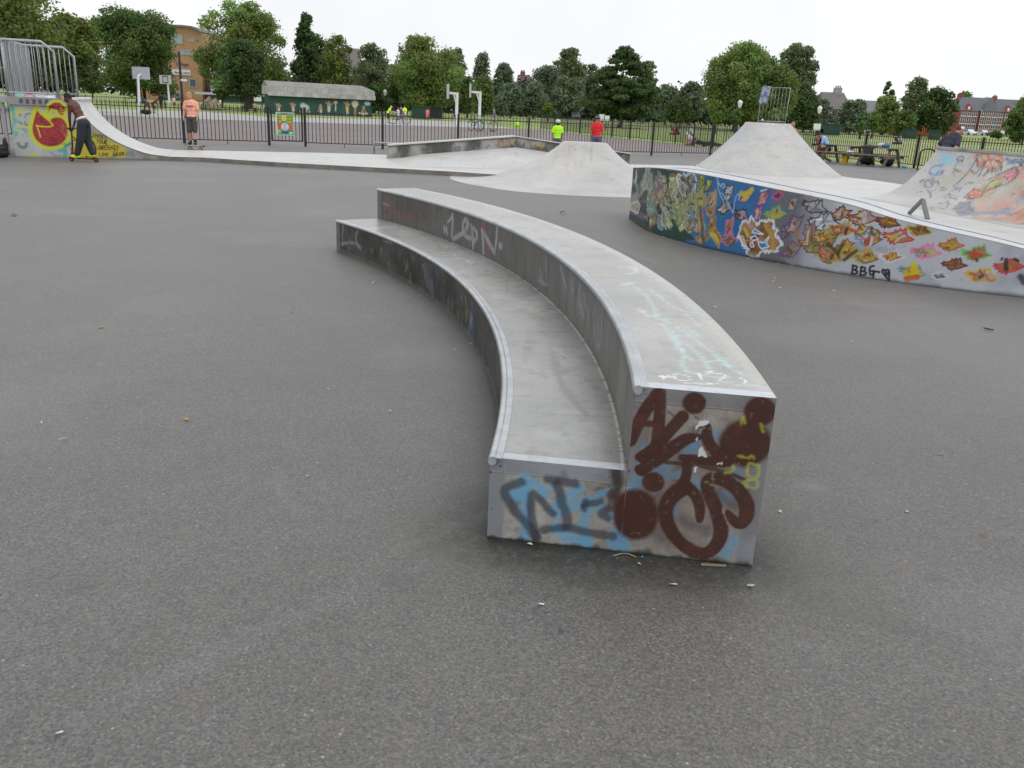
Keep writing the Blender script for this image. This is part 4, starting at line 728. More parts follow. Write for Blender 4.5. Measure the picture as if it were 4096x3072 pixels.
for X0, Y0, Y1, c_ in ((270, 450, 620, (128, 90, 130)), (350, 500, 680, (134, 96, 140)), (370, 250, 420, (84, 130, 160)), (415, 380, 660, (90, 150, 176)), (480, 480, 640, (116, 70, 60)), (545, 560, 690, (120, 60, 54)), (330, 240, 500, (110, 110, 108)), (235, 330, 600, (96, 130, 70)), (205, 240, 640, (150, 150, 142)), (310, 520, 650, (60, 40, 60)), (440, 400, 470, (20, 40, 46)), (450, 520, 600, (30, 36, 40)), (330, 300, 380, (50, 44, 50)), (370, 560, 650, (150, 130, 150))):
    cv.stroke([ML(X0, Y0), ML(X0 + rs_.randint(-15, 15), (Y0 + Y1) / 2), ML(X0, Y1)], .014, c_, .85, .4, .08)
for pts, c_, l_ in (([(222, 300), (235, 195), (242, 260), (232, 318)], (140, 140, 128), (206, 206, 200)), ([(232, 560), (248, 500), (275, 545), (250, 620), (232, 618)], (150, 156, 130), (206, 206, 200)), ([(365, 700), (372, 655), (395, 690), (385, 745), (366, 745)], (160, 150, 120), (170, 130, 70)), ([(430, 690), (440, 650), (490, 640), (505, 730), (490, 790), (455, 770)], (134, 138, 140), (96, 160, 200)), ([(540, 690), (570, 680), (610, 740), (580, 780), (520, 790), (530, 760), (550, 750)], (160, 160, 124), (40, 70, 56)),
                    ([(590, 530), (640, 515), (680, 560), (680, 620), (700, 690), (720, 720), (690, 780), (660, 790), (640, 720), (600, 650), (575, 590)], (140, 150, 110), (184, 196, 44)), ([(650, 690), (690, 690), (700, 740), (680, 775), (650, 750)], (110, 160, 190), (176, 196, 70)), ([(705, 750), (760, 770), (765, 680), (800, 750), (830, 755), (800, 800), (740, 800)], (140, 160, 120), (184, 196, 44))):
    cv.shape([ML(*p) for p in pts], c_, l_, .014, .03)
# torn sticker and the silver letters
cv.fill([ML(558, 265), ML(632, 268), ML(622, 412), ML(552, 406)], (176, 184, 138), 1, 0); cv.stain((54, 62, 50), .56, 12, 26, 141, cv.inside(cv.uv([ML(558, 265), ML(632, 268), ML(622, 412), ML(552, 406)]), 0))
cv.fill([ML(560, 228), ML(645, 232), ML(632, 268), ML(558, 264)], (134, 92, 54), 1, .01); cv.fill([ML(550, 406), ML(622, 412), ML(612, 440), ML(545, 434)], (128, 88, 50), 1, .01)
SV = (128, 124, 124)
cv.shape([ML(*p) for p in [(640, 250), (700, 235), (720, 260), (770, 225), (830, 250), (835, 300), (820, 330), (800, 400), (790, 440), (770, 500), (720, 515), (690, 470), (640, 490), (600, 460), (640, 420), (625, 380), (650, 330)]], SV, (206, 208, 212), .016, .06, mottle=[(96, 88, 86)])
for pts in ([(680, 300), (700, 280), (715, 320), (700, 370), (680, 350), (680, 300)], [(780, 310), (820, 320)], [(720, 400), (730, 440), (720, 490)], [(640, 460), (690, 470)], [(750, 260), (740, 330), (770, 360)]): cv.stroke([ML(*p) for p in pts], .014, (58, 50, 52), .9, .4)
# birds
BT = np.array([(-1, .32), (-.8, .16), (-1.05, .05), (-.82, -.05), (-.95, -.22), (-.55, -.2), (-.6, -.5), (-.45, -.44), (-.4, -.68), (-.24, -.54), (-.12, -.74), (.05, -.55), (.3, -.5), (.6, -.3), (.85, -.12), (1.1, .05), (.8, .18), (.6, .3), (.5, .62), (.4, .98), (.22, .68), (.06, .9), (-.05, .6), (-.24, .72), (-.3, .4), (-.6, .28)])
def bird(c, x, y, w, ang, fc, lc, mt=None, sy=1., r=.008):
    q = cv.uv([c(x, y), c(x + w / 2, y)]); L_ = min(abs(q[1][0] - q[0][0]) * 1.08, .24 if c is ML and x < 900 else .6); o = q[0]; ca, sa = math.cos(ang), math.sin(ang); rr = np.random.RandomState(int(x * 7 + y)); T_ = BT * (1 + .07 * rr.normal(size=BT.shape)) * (L_, L_ * .72 * sy)
    Q_ = np.stack([o[0] + T_[:, 0] * ca - T_[:, 1] * sa, o[1] + T_[:, 0] * sa + T_[:, 1] * ca], 1); m = cv.inside(Q_, .006).astype(float); cv.over(m * .93, fc)
    for k in range(9):
        a_, b_ = T_[rr.randint(len(T_))] * .8, rr.normal(size=2) * L_ * .15; P2 = np.array([a_, b_]); P2 = np.stack([o[0] + P2[:, 0] * ca - P2[:, 1] * sa, o[1] + P2[:, 0] * sa + P2[:, 1] * ca], 1); dd, _ = cv.dist(P2, .02)
        cc = (mt[rr.randint(len(mt))] if mt and rr.rand() < .65 else tuple(np.clip(np.array(fc) * rr.choice([.5, .72, 1.25]), 0, 230))); cv.over(m * .85 * np.clip((.014 - dd) / .008, 0, 1), cc)
    cv._outline(Q_, r * .85, lc, .008)
rb = np.random.RandomState(31)
for i in range(46):      # the crowded left end
    X0 = 190 + 700 * rb.rand() ** .9; Y0 = rb.uniform(230, 640) + (X0 - 190) * .22; w = 50 + X0 * .09; bird(ML, X0, Y0, w, rb.uniform(-1.5, 1.6), [(140, 138, 118), (148, 142, 140), (120, 138, 90), (150, 130, 110), (132, 150, 120), (120, 116, 112), (164, 160, 120)][rb.randint(7)], [(110, 90, 130), (70, 130, 160), (150, 160, 60), (190, 190, 186), (120, 66, 56), (40, 60, 50), (96, 130, 70)][rb.randint(7)], [(160, 160, 150), (90, 86, 84), (150, 150, 70)], 1.1, .007)
GY, YL_ = (150, 132, 124), [(184, 172, 56), (176, 150, 130), (120, 90, 60)]
for a in ((880, 300, 100, 1.3, (170, 168, 44), (60, 90, 60)), (940, 350, 110, .9, (140, 150, 60), (30, 40, 60)), (860, 500, 150, 1.4, (148, 140, 96), (150, 150, 50), YL_), (985, 500, 170, 1.3, GY, (160, 120, 50), YL_), (870, 700, 140, 1.5, (140, 130, 100), (140, 110, 80), YL_), (880, 870, 130, .2, (144, 126, 88), (170, 120, 60), YL_), (980, 740, 130, 1.1, (160, 112, 50), (140, 130, 60), YL_), (1020, 860, 150, -1.1, (160, 112, 50), (170, 150, 60), YL_), (960, 620, 120, -.4, GY, (170, 110, 50)),
          (1150, 760, 150, 1.2, (158, 118, 104), (196, 110, 160), [(170, 110, 50)]), (1150, 890, 150, .2, (150, 116, 100), (196, 110, 160), [(120, 80, 60)]), (1140, 430, 150, 1.0, (156, 152, 160), (44, 44, 66)), (1100, 575, 150, .35, (164, 152, 148), (30, 28, 44)), (1262, 640, 150, -.25, (152, 134, 142), (30, 28, 40), [(70, 56, 40)]), (1318, 455, 150, .7, (168, 140, 128), (96, 56, 130), [(190, 180, 50)]), (1480, 480, 160, .9, (176, 132, 134), (96, 60, 140), [(176, 120, 80)]), (1435, 625, 150, 1.3, (176, 136, 138), (96, 60, 140)), (1625, 450, 110, .3, (140, 104, 110), (196, 70, 140), [(60, 40, 56)]), (1600, 630, 190, .15, (150, 140, 120), (110, 176, 80), [(180, 164, 60)]), (1770, 535, 160, 1.0, (150, 124, 96), (50, 100, 140), [(60, 50, 44), (190, 170, 50)]), (1985, 560, 230, -.2, (166, 164, 168), (26, 26, 32), [(120, 118, 126)])): bird(ML, *a)
bird(ML, 1700, 800, 150, 1.3, (134, 116, 120), (92, 60, 112), [(110, 90, 80)]); bird(ML, 1790, 740, 200, .9, (144, 122, 122), (92, 60, 112), [(176, 160, 150)])
for a in ((870, 712, 230, -.15, (142, 78, 28), (84, 34, 22), [(104, 62, 24), (180, 150, 40)]), (620, 675, 290, .1, (176, 140, 110), (110, 34, 30), [(186, 96, 30), (196, 176, 40), (190, 186, 190)]), (405, 630, 210, .35, (158, 120, 80), (70, 44, 40), [(180, 176, 180), (150, 80, 40)]), (240, 715, 290, .0, (186, 188, 198), (26, 26, 34)), (1180, 790, 240, -.1, (136, 92, 34), (170, 156, 56), [(96, 66, 26)]), (430, 785, 230, .0, (164, 138, 92), (170, 160, 60), [(180, 80, 40), (190, 176, 160)]), (280, 870, 260, .5, (160, 138, 100), (170, 160, 60), [(130, 110, 50)]), (230, 1000, 260, -.3, (164, 142, 108), (166, 156, 60), [(176, 120, 80), (120, 104, 60)]), (420, 1010, 330, .2, (164, 142, 108), (166, 156, 60), [(176, 120, 80), (70, 60, 44)]), (640, 1050, 250, .1, (168, 146, 116), (180, 160, 60), [(176, 110, 60)]),
          (680, 870, 250, .0, (178, 164, 156), (70, 140, 176), [(176, 80, 44), (206, 200, 206)]), (970, 860, 280, -.05, (170, 104, 60), (180, 40, 60), [(196, 176, 50), (188, 184, 190)]), (910, 1050, 220, .1, (166, 96, 46), (206, 208, 216), [(196, 160, 60), (130, 64, 30)]), (1240, 1005, 280, .0, (180, 150, 160), (214, 120, 170), [(180, 90, 50), (196, 184, 70)]), (1490, 940, 220, .1, (170, 110, 40), (176, 96, 50), [(176, 160, 50)]), (1740, 1025, 280, -.02, (146, 100, 66), (100, 190, 90), [(176, 70, 36), (120, 110, 80)]), (1525, 1130, 220, .02, (142, 92, 56), (92, 30, 36), [(120, 80, 44)]), (1790, 1240, 310, -.05, (172, 160, 140), (206, 176, 50), [(190, 110, 50)]), (2060, 1150, 290, .1, (150, 104, 66), (190, 44, 66), [(44, 34, 36), (176, 80, 40)]), (1380, 1240, 150, .0, (140, 136, 142), (196, 198, 206)), (1110, 1200, 250, -.1, (186, 120, 50), (90, 150, 176), [(206, 190, 30), (180, 70, 30)])): bird(MR, *a)
for pts, r, c_ in (([(1260, 430), (1320, 430), (1370, 390)], .03, (190, 180, 40)), ([(860, 560), (880, 700), (885, 850), (900, 910)], .022, (66, 66, 84)), ([(970, 830), (1010, 840), (1030, 890)], .03, (200, 184, 60)), ([(1025, 270), (1040, 330), (1070, 360), (1090, 320), (1110, 360), (1080, 380), (1050, 330)], .007, (168, 190, 214)), ([(1070, 420), (1110, 470), (1150, 540), (1190, 640), (1190, 560), (1220, 430), (1250, 440), (1240, 490)], .008, (150, 176, 206)), ([(1030, 290), (1040, 400), (1090, 500), (1100, 560)], .007, (160, 184, 210)), ([(1460, 405), (1510, 390)], .01, (200, 200, 206)), ([(1150, 950), (1200, 900)], .02, (80, 70, 84)), ([(1800, 780), (1820, 860)], .02, (150, 120, 60))):
    cv.stroke([ML(*p) for p in pts], r, c_, .85, .4, .02)
# white outlined cluster
cl = [(1270, 740), (1290, 700), (1340, 710), (1365, 650), (1420, 740), (1460, 700), (1540, 690), (1590, 710), (1575, 760), (1620, 790), (1600, 830), (1670, 920), (1620, 990), (1540, 1000), (1450, 1000), (1430, 1040), (1370, 1050), (1310, 1010), (1340, 980), (1280, 930), (1260, 890), (1235, 850), (1250, 800)]
cv.shape([ML(*p) for p in cl], (134, 84, 36), (214, 218, 224), .018, .035, mottle=[(104, 60, 28), (158, 128, 96)])
for pts in ([(1370, 810), (1400, 770), (1480, 830), (1420, 820)], [(1350, 860), (1400, 840), (1430, 880), (1380, 890)], [(1355, 920), (1375, 905), (1390, 950), (1360, 950)], [(1430, 900), (1480, 910), (1540, 850), (1510, 920), (1540, 950), (1460, 970), (1435, 930)]): cv.shape([ML(*p) for p in pts], (40, 120, 180), (220, 224, 228), .009, .01)
for pts, c_ in (([(1300, 780), (1330, 840)], (206, 188, 60)), ([(1500, 740), (1540, 800), (1580, 860), (1580, 980)], (190, 150, 50)), ([(1340, 740), (1370, 760)], (190, 150, 130)), ([(1340, 1010), (1400, 1020)], (140, 130, 90))): cv.stroke([ML(*p) for p in pts], .022, c_, .8, .5, .02)
for i in range(8): cv.stroke([ML(1235 + i * 7, 840 + i * 18), ML(1285 + i * 7, 850 + i * 18)], .006, (216, 220, 224), .9)
# purple group
for a in ((1940, 820, 230, 1.3, (150, 130, 116), (120, 66, 124), [(150, 90, 50), (170, 160, 70)]), (1760, 990, 210, .6, (138, 118, 108), (110, 64, 110), [(150, 130, 110)]), (1960, 960, 210, -.2, (140, 132, 84), (100, 60, 90), [(130, 134, 70)])): bird(ML, *a)
rb = np.random.RandomState(8)
for i in range(16): bird(MR, rb.uniform(60, 760), rb.uniform(740, 1040) + 40, rb.uniform(110, 190), rb.uniform(-.9, .9), [(170, 140, 70), (150, 100, 50), (168, 150, 120), (176, 120, 60), (140, 120, 70)][rb.randint(5)], [(170, 160, 60), (120, 84, 40), (150, 70, 36), (90, 80, 60)][rb.randint(4)], [(190, 90, 40), (190, 176, 60), (184, 170, 150)], 1., .007)
cv.stroke([ML(1925, 800), ML(1910, 920)], .014, (190, 184, 176), .8)
for pts, r, c_ in (([(280, 920), (380, 1010)], .022, (70, 56, 36)), ([(430, 930), (380, 1030)], .02, (70, 56, 36)), ([(440, 1080), (560, 990)], .02, (60, 52, 44)), ([(640, 700), (640, 620)], .024, (190, 190, 196)), ([(470, 770), (460, 820)], .02, (50, 30, 30)), ([(520, 790), (480, 770), (560, 800)], .018, (190, 90, 40)), ([(690, 880), (660, 930)], .02, (176, 70, 40)), ([(720, 860), (700, 940)], .012, (206, 200, 206)), ([(1130, 1130), (1130, 1240), (1060, 1230)], .035, (206, 190, 20)), ([(1060, 1265), (1160, 1250)], .03, (190, 80, 24)), ([(1700, 1060), (1740, 1010), (1790, 1040)], .02, (180, 70, 30)), ([(1740, 1075), (1750, 1085)], .014, (30, 20, 24)), ([(1780, 1250), (1820, 1220)], .012, (50, 44, 50)), ([(1830, 1220), (1860, 1290), (1920, 1280)], .014, (190, 110, 50)), ([(2040, 1080), (2040, 1170)], .02, (30, 24, 30)), ([(2110, 1070), (2150, 1090)], .012, (30, 24, 30)), ([(1990, 1080), (2000, 1060)], .012, (30, 24, 30)), ([(2180, 1250), (2210, 1300)], .03, (40, 40, 66))):
    cv.stroke([MR(*p) for p in pts], r, c_, .88, .4, .02)
INKB = (14, 16, 22)
for pts in ([(530, 1135), (520, 1215)], [(530, 1135), (575, 1145), (560, 1175), (530, 1178), (580, 1190), (560, 1220), (520, 1215)], [(612, 1150), (602, 1228)], [(612, 1150), (655, 1158), (645, 1188), (610, 1190), (665, 1200), (650, 1230), (602, 1228)], [(735, 1140), (700, 1145), (690, 1190), (700, 1225), (735, 1225), (735, 1190), (700, 1188), (790, 1200)], [(735, 1190), (730, 1250)], [(885, 1280), (815, 1200), (825, 1170), (850, 1190), (870, 1172), (890, 1190), (882, 1280)], [(850, 1190), (855, 1240), (880, 1200)]):
    cv.stroke([MR(*p) for p in pts], .0115, INKB, .95, .25)
cv.stain((118, 124, 140), .66, 7, 6, 151, f(uw, .3) * .5)
cv.over(np.clip(1 - cv.V / (.015 + .05 * vnoise(cv.U, cv.V * 0, 8, 2)), 0, 1) * .95, (40, 44, 40)); cv.over((wz[I_] - cv.V < .012) * .5, (140, 138, 130))
o = cv.build('painted_face', M['mural'], mw); o.location = -mw.location
# cap and the bank behind it
offs = np.r_[np.array([.004, .012, .03]), np.linspace(.06, .36, 4), np.linspace(.45, 2.2, 18)]
dz = np.r_[np.array([-.006, -.001, 0]), np.zeros(4), np.zeros(18)]
sub = np.arange(0, nW, 9); I2, J2 = np.meshgrid(sub, np.arange(len(offs)), indexing='ij'); of = offs[J2]
fade = np.clip((of - .36) / 1.84, 0, 1); zt = wz[I2] * (1 - fade) ** 1.35 * 1. + (ZS + .004) * (1 - (1 - fade) ** 1.35) + dz[J2]
ux, uy = nx_[I2], ny_[I2]
g0 = np.array([3.9, 12.6]);                           # the bank fans in towards one centre so that rows never cross
px_, py_ = wx[I2] + ux * of, wy[I2] + uy * of
tocx, tocy = g0[0] - wx[I2], g0[1] - wy[I2]; dc = np.hypot(tocx, tocy); early = np.clip((900 - 2.2 * I2 / kI) / 900, 0, 1); lim = np.minimum(of, dc * .75)
px_ = np.where(of > .36, (wx[I2] + ux * .36) * 1 + (ux * (1 - early) + tocx / dc * early) * (lim - .36), px_); py_ = np.where(of > .36, (wy[I2] + uy * .36) + (uy * (1 - early) + tocy / dc * early) * (lim - .36), py_)
P = np.stack([px_, py_, zt], -1); kcap = 7
o = grid_mesh('cap', P[:, :kcap], M['white_conc'], mw); o.location = -mw.location
o = grid_mesh('inner_bank', P[:, kcap - 1:], M['white_conc'], mw); o.location = -mw.location
b = MB(); b.tube([tuple(P[i, kcap - 1] + (0, 0, .001)) for i in range(0, len(sub), 2)], .006, 5); o = b.build('cap_joint', plain('joint_blue', lin((96, 116, 168)), .6), mw); o.location = -mw.location
b = MB(); e_ = P[0]; b.add([tuple(p) for p in e_] + [(p[0], p[1], 0) for p in e_], [(i, i + 1, len(e_) + i + 1, len(e_) + i) for i in range(len(e_) - 1)]); o = b.build('end_wall', M['conc_side'], mw); o.location = -mw.location

# ---- right quarter pipe
qr = empty('quarter_pipe', (9.5, 16, 0), label='concrete quarter pipe at the right edge covered in orange, black and blue scrawls', cat='skate ramp')
Ca = np.array([8.6, 18.4]); Cd = np.array([.178, -.984]); Cn = np.array([-.984, -.178])
pf = catmull([(0, 1.145), (.015, 1.10), (.10, .98), (.24, .78), (.42, .58), (.60, .41), (.80, .28), (1.0, .19), (1.3, .125), (1.6, .103)], 7)
Sx, Ip = np.meshgrid(np.linspace(0, 9, 500), np.arange(len(pf)), indexing='ij'); dpf = np.r_[0, np.cumsum(np.linalg.norm(np.diff(pf, axis=0), axis=1))]
P = np.stack([Ca[0] + Cd[0] * Sx + Cn[0] * pf[Ip, 0], Ca[1] + Cd[1] * Sx + Cn[1] * pf[Ip, 0], pf[Ip, 1]], -1); cv = Canvas(P, Sx, dpf[Ip])
s7 = lambda pts, r, c_, a=.9, so_=.45, wob=.02: cv.stroke([c7(*p) for p in pts], r, c_, a, so_, wob)
SB = (96, 184, 222)
# the large colour field low on the right
cv.over(np.clip((cv.U - cv.uv([c7(1130, 1500)])[0][0]) / .3, 0, 1) * np.clip((cv.V - .45) / .2, 0, 1) * np.clip((1.62 - cv.V) / .05, 0, 1) * .55, (176, 140, 120))
q = [(1110, 1390), (1200, 1330), (1330, 1240), (1480, 1150), (1659, 1080), (1659, 1659), (1480, 1640), (1180, 1600)]
reg = cv.inside(cv.uv([c7(*p) for p in q]), .1); cv.stain((190, 130, 104), .42, 4, 2.5, 161, reg * .8); cv.stain((150, 156, 112), .52, 6, 2.2, 162, reg * .8); cv.stain((96, 122, 150), .56, 7, 3, 163, reg * .8); cv.stain((196, 150, 140), .58, 7, 3.4, 164, reg * .7); cv.stain((170, 80, 60), .63, 8, 3, 165, reg * .7)
s7([(870, 1085), (865, 1030), (880, 990), (925, 1000), (905, 1035), (940, 1060), (870, 1085)], .030, SB); s7([(960, 990), (965, 1080), (1020, 1075)], .030, SB); s7([(1005, 1020), (1050, 1010)], .025, SB, .6); s7([(790, 1075), (800, 1080)], .03, SB, .6); s7([(830, 1110), (820, 1170)], .028, SB, .8)
s7([(890, 1095), (820, 1090), (760, 1140), (770, 1180), (870, 1185), (900, 1155), (840, 1150), (825, 1185)], .022, (60, 96, 160)); cv.blot(c7(690, 1242), .05, (58, 66, 110), .95)
s7([(715, 1270), (735, 1225), (770, 1240), (800, 1290), (740, 1310), (715, 1280)], .016, (56, 62, 84)); s7([(790, 1215), (820, 1270), (840, 1225), (850, 1280)], .016, (60, 66, 110)); s7([(740, 1330), (770, 1350), (775, 1400)], .016, (70, 74, 84)); s7([(780, 1340), (820, 1320)], .012, (80, 84, 92))
s7([(1020, 1030), (1050, 1000), (1090, 1020), (1080, 1055), (1040, 1070), (1020, 1030)], .014, (44, 44, 48)); s7([(1030, 1020), (1080, 1060)], .01, (44, 44, 48)); s7([(1075, 1010), (1035, 1060)], .01, (44, 44, 48)); s7([(1015, 1090), (1040, 1070)], .01, (50, 50, 54)); cv.blot(c7(1140, 1025), .05, (130, 134, 142), .5)
for pts in ([(985, 1120), (1030, 1140)], [(1000, 1150), (1060, 1150)], [(990, 1170), (1000, 1190)], [(1010, 1090), (985, 1160)], [(880, 1300), (940, 1330), (860, 1330)], [(960, 1340), (1060, 1310), (1040, 1350)], [(990, 1280), (1020, 1320), (1080, 1300)], [(890, 1390), (960, 1370)], [(900, 1400), (990, 1400)], [(940, 1360), (960, 1400)], [(850, 1450), (900, 1460)], [(910, 1440), (960, 1460)], [(940, 1430), (930, 1490)], [(770, 1490), (830, 1500)], [(830, 1490), (900, 1510)], [(760, 1500), (800, 1520)], [(640, 1350), (700, 1340)], [(990, 1400), (1020, 1420)], [(1100, 1270), (1150, 1250), (1180, 1270)]): s7(pts, .013, (62, 62, 66), .8)
YL = (206, 170, 110)
for pts in ([(860, 1210), (960, 1210), (1000, 1160), (1030, 1200)], [(910, 1190), (900, 1260)], [(1030, 1090), (1150, 1085)], [(1060, 1170), (1180, 1180), (1320, 1190), (1230, 1230), (1320, 1250), (1200, 1260)], [(1150, 1200), (1090, 1260)], [(830, 1320), (900, 1280), (960, 1300)], [(1180, 1310), (1230, 1290), (1240, 1330), (1190, 1340), (1180, 1290), (1260, 1290), (1250, 1350), (1180, 1360)]): s7(pts, .013, YL, .85)
OG = (190, 104, 50)
for pts in ([(1200, 1040), (1190, 1000), (1260, 985), (1340, 990), (1310, 1060), (1230, 1070), (1200, 1040)], [(1240, 1000), (1290, 1060)], [(1350, 1100), (1340, 1040), (1400, 1000), (1450, 1010), (1460, 1070), (1400, 1110), (1350, 1100)], [(1380, 1030), (1430, 1090)], [(1220, 1080), (1300, 1110), (1380, 1130)], [(1440, 1030), (1380, 1080)], [(1300, 1000), (1360, 1050)], [(1240, 1060), (1350, 1130)]): s7(pts, .026, OG, .9, .4)
BKN = (48, 42, 46)
for pts in ([(1215, 990), (1220, 1110)], [(1160, 1140), (1190, 1180), (1230, 1140), (1290, 1050)], [(1215, 1030), (1110, 1180), (1020, 1270)], [(1230, 1200), (1260, 1130), (1300, 1060), (1330, 1040)], [(1270, 1200), (1330, 1110), (1300, 1180), (1370, 1100), (1340, 1180), (1400, 1110), (1380, 1170), (1440, 1100)], [(1380, 1040), (1440, 1060), (1450, 1130), (1400, 1180)], [(1320, 1230), (1460, 1160), (1560, 1110), (1600, 1110), (1600, 1190), (1520, 1260), (1400, 1300), (1290, 1340), (1250, 1390), (1150, 1420), (1090, 1390)]): s7(pts, .018, BKN, .85, .35)
cv.shape([c7(*p) for p in [(1110, 1380), (1180, 1310), (1270, 1340), (1250, 1390), (1150, 1410)]], (196, 100, 74), BKN, .012, .03)
cv.shape([c7(*p) for p in [(1280, 1330), (1340, 1240), (1460, 1220), (1440, 1280), (1350, 1310)]], (142, 148, 96), BKN, .012, .04, mottle=[(176, 176, 80)])
cv.shape([c7(*p) for p in [(1480, 1200), (1560, 1110), (1590, 1150), (1580, 1200), (1520, 1250)]], (196, 106, 130), BKN, .012, .04)
s7([(1490, 1030), (1540, 1060), (1500, 1075), (1600, 1030), (1580, 1080), (1510, 1060), (1610, 1060)], .03, (56, 84, 140), .85)
cv.shape([c7(*p) for p in [(1600, 1080), (1630, 1020), (1659, 1030), (1659, 1110), (1620, 1110)]], (70, 82, 96), None, 0, .04)
cv.shape([c7(*p) for p in [(1000, 1480), (1070, 1440), (1140, 1450), (1175, 1500), (1160, 1560), (1060, 1570), (1010, 1530)]], (120, 124, 132), (96, 98, 110), .02, .08, mottle=[(84, 96, 130)])
for pts in ([(1180, 1640 - 60), (1320, 1600), (1500, 1640)],): s7(pts, .02, (120, 120, 150), .6)
cv.over(np.clip(1 - cv.V / .035, 0, 1) * .8, (170, 166, 158))
o = cv.build('riding_surface', M['white_paint_conc'], qr); o.location = -qr.location
b = MB(); p_ = lambda s, d: tuple(Ca + Cd * s + Cn * d)
b.prism([p_(0, 0.0), p_(9, 0.0), p_(9, -.9), p_(0, -.9)], 0, 1.14); n = len(pf); vs = [(*p_(0.001, q[0]), q[1] - .003) for q in pf] + [(*p_(0.001, q[0]), 0) for q in pf]; b.add(vs, [(i, i + 1, n + i + 1, n + i) for i in range(n - 1)])
o = b.build('concrete_base', M['conc_side'], qr); o.location = -qr.location
b = MB(); b.beam((*p_(-.02, .0), 1.15), (*p_(9, .0), 1.15), .06, .06); o = b.build('coping', M['conc_side'], qr, bevel=.01); o.location = -qr.location
# A shaped barrier rail
b = MB(); fL, fR = np.array(G(*c7(565, 1555), ZS)), np.array(G(*c7(745, 1605), ZS)); ap = D(*c7(700, 1418), (fL[1] + fR[1]) / 2)
b.beam(tuple(fL), tuple(ap), .035, .07); b.beam(tuple(ap + (0, 0, .0)), tuple(fR), .035, .075, upv=(1, 0, 0))
tag(b.build('grind_rail', plain('green_grey_paint', lin((96, 102, 100)) * 1.1, .5), bevel=.006), label='dark inverted V grind rail standing on the pad behind the painted wall', cat='grind rail')
# ================================================================== FENCES
def fence_run(name, pts, h, label, cat='fence', pitch=.127, skip=(), tall=(), gate=None, picket=.0135, group=None):
    root = empty(name, (*pts[0], 0), label=label, cat=cat, group=group)
    def ob(o): o.location = -root.location; return o
    for i, p in enumerate(pts):
        b = MB(); b.beam((*p, 0), (*p, h + (.02 if i % 2 else 0)), .075, .075); ob(b.build('post', M['black'], root))
    for i in range(len(pts) - 1):
        if i in skip: continue
        a, c = np.array(pts[i]), np.array(pts[i + 1]); L_ = np.linalg.norm(c - a); d = (c - a) / L_; b = MB(); z0, z1 = .13, h - .16
        b.beam((*(a + d * .04), z1), (*(c - d * .04), z1), .03, .028); b.beam((*(a + d * .04), z0), (*(c - d * .04), z0), .03, .028)
        n = int(round((L_ - .1) / pitch))
        for k in range(n):
            q = a + d * (.05 + pitch * .5 + k * (L_ - .1) / n)
            b.tube([(*q, z0), (*q, h - .015), (*q, h)], [picket, picket, .003], 4)
        q = (a + c) / 2; b.beam((*q, 0), (*q, z0), .02, .02)
        ob(b.build('fence_panel', M['black'], root))
    return root
fence_run('metal_fence', FENCE, 1.27, 'long black railing fence with spiked bars behind the skate ramps', skip=(4,))
fence_run('metal_fence', RFENCE, 1.27, 'black railing fence on the grass edge behind the picnic tables at the right', pitch=.12)
fence_run('metal_fence', BFENCE, 1.16, 'black railing fence running back between the ball court and the grass', pitch=.12, picket=.013)
lowf = [tuple(G(*c3(915, 1000))[:2] * .97), tuple(G(*c3(1000, 1002))[:2] * .97)]
fence_run('metal_fence', [(-22 + i * 3.2, 104 - i * .6) for i in range(9)], 1.1, 'far low black railing at the back of the ball court by the green bins', pitch=.2, picket=.018)
fence_run('metal_fence', [(-62 + i * 4, 92 + i * .35) for i in range(10)], 1.0, 'far low railing behind the basketball players at the left', pitch=.25, picket=.018)
# gate
g0_, g1_ = np.array(FENCE[4]), np.array(FENCE[5]); gd = (g1_ - g0_) / np.linalg.norm(g1_ - g0_); gL = np.linalg.norm(g1_ - g0_)
gt = empty('gate', (*g0_, 0), label='black spiked gate with a poster tied to it between two thick posts', cat='gate')
b = MB(); pa, pb = g0_ + gd * .10, g1_ - gd * .10
for p in (pa, pb): b.beam((*p, .15), (*p, 1.27), .05, .05)
b.beam((*pa, .17), (*pb, .17), .04, .04); b.beam((*pa, 1.12), (*pb, 1.12), .03, .03)
o = b.build('gate_frame', M['black'], gt); o.location = -gt.location
b = MB(); n = 8
for k in range(n): q = pa + (pb - pa) * (k + .8) / (n + .6); b.tube([(*q, .17), (*q, 1.25), (*q, 1.27)], [.0135, .0135, .003], 4)
o = b.build('gate_bars', M['black'], gt); o.location = -gt.location
b = MB(); b.beam((*(pa + gd * .02), .1), (*(pa + gd * .22), .1), .06, .05); o = b.build('gate_stop', M['steel_dull'], gt); o.location = -gt.location
# poster
gc = crop(1050, 420, .12056); gn = np.array([gd[1], -gd[0]])
def gplane(px, off=.035):
    d = ray(*px); a = g0_ + gn * off; Mx = np.array([[d[0], -gd[0]], [d[1], -gd[1]]]); t, s = np.linalg.solve(Mx, a); return s, EYE + d[2] * t
(s0, z1), (s1, z0) = gplane(gc(440, 228)), gplane(gc(1040, 1010))
U_, V_ = np.meshgrid(np.linspace(0, s1 - s0, 90), np.linspace(0, z1 - z0, 120), indexing='ij')
P = np.stack([g0_[0] + gn[0] * .035 + gd[0] * (s0 + U_), g0_[1] + gn[1] * .035 + gd[1] * (s0 + U_), z0 + V_], -1); cv = Canvas(P, U_, V_)
cv.over(np.ones_like(U_), (206, 226, 214)); F4 = lambda pts, c_, a=1.: cv.fill([gc(*p) for p in pts], c_, a, 0)
F4([(470, 250), (1000, 265), (1035, 995), (505, 975)], (40, 150, 120)); F4([(475, 340), (995, 350), (1005, 560), (485, 550)], (88, 160, 50)); F4([(520, 340), (620, 340), (630, 560), (540, 580)], (176, 200, 40)); F4([(800, 350), (960, 360), (960, 600), (820, 590)], (150, 196, 50))
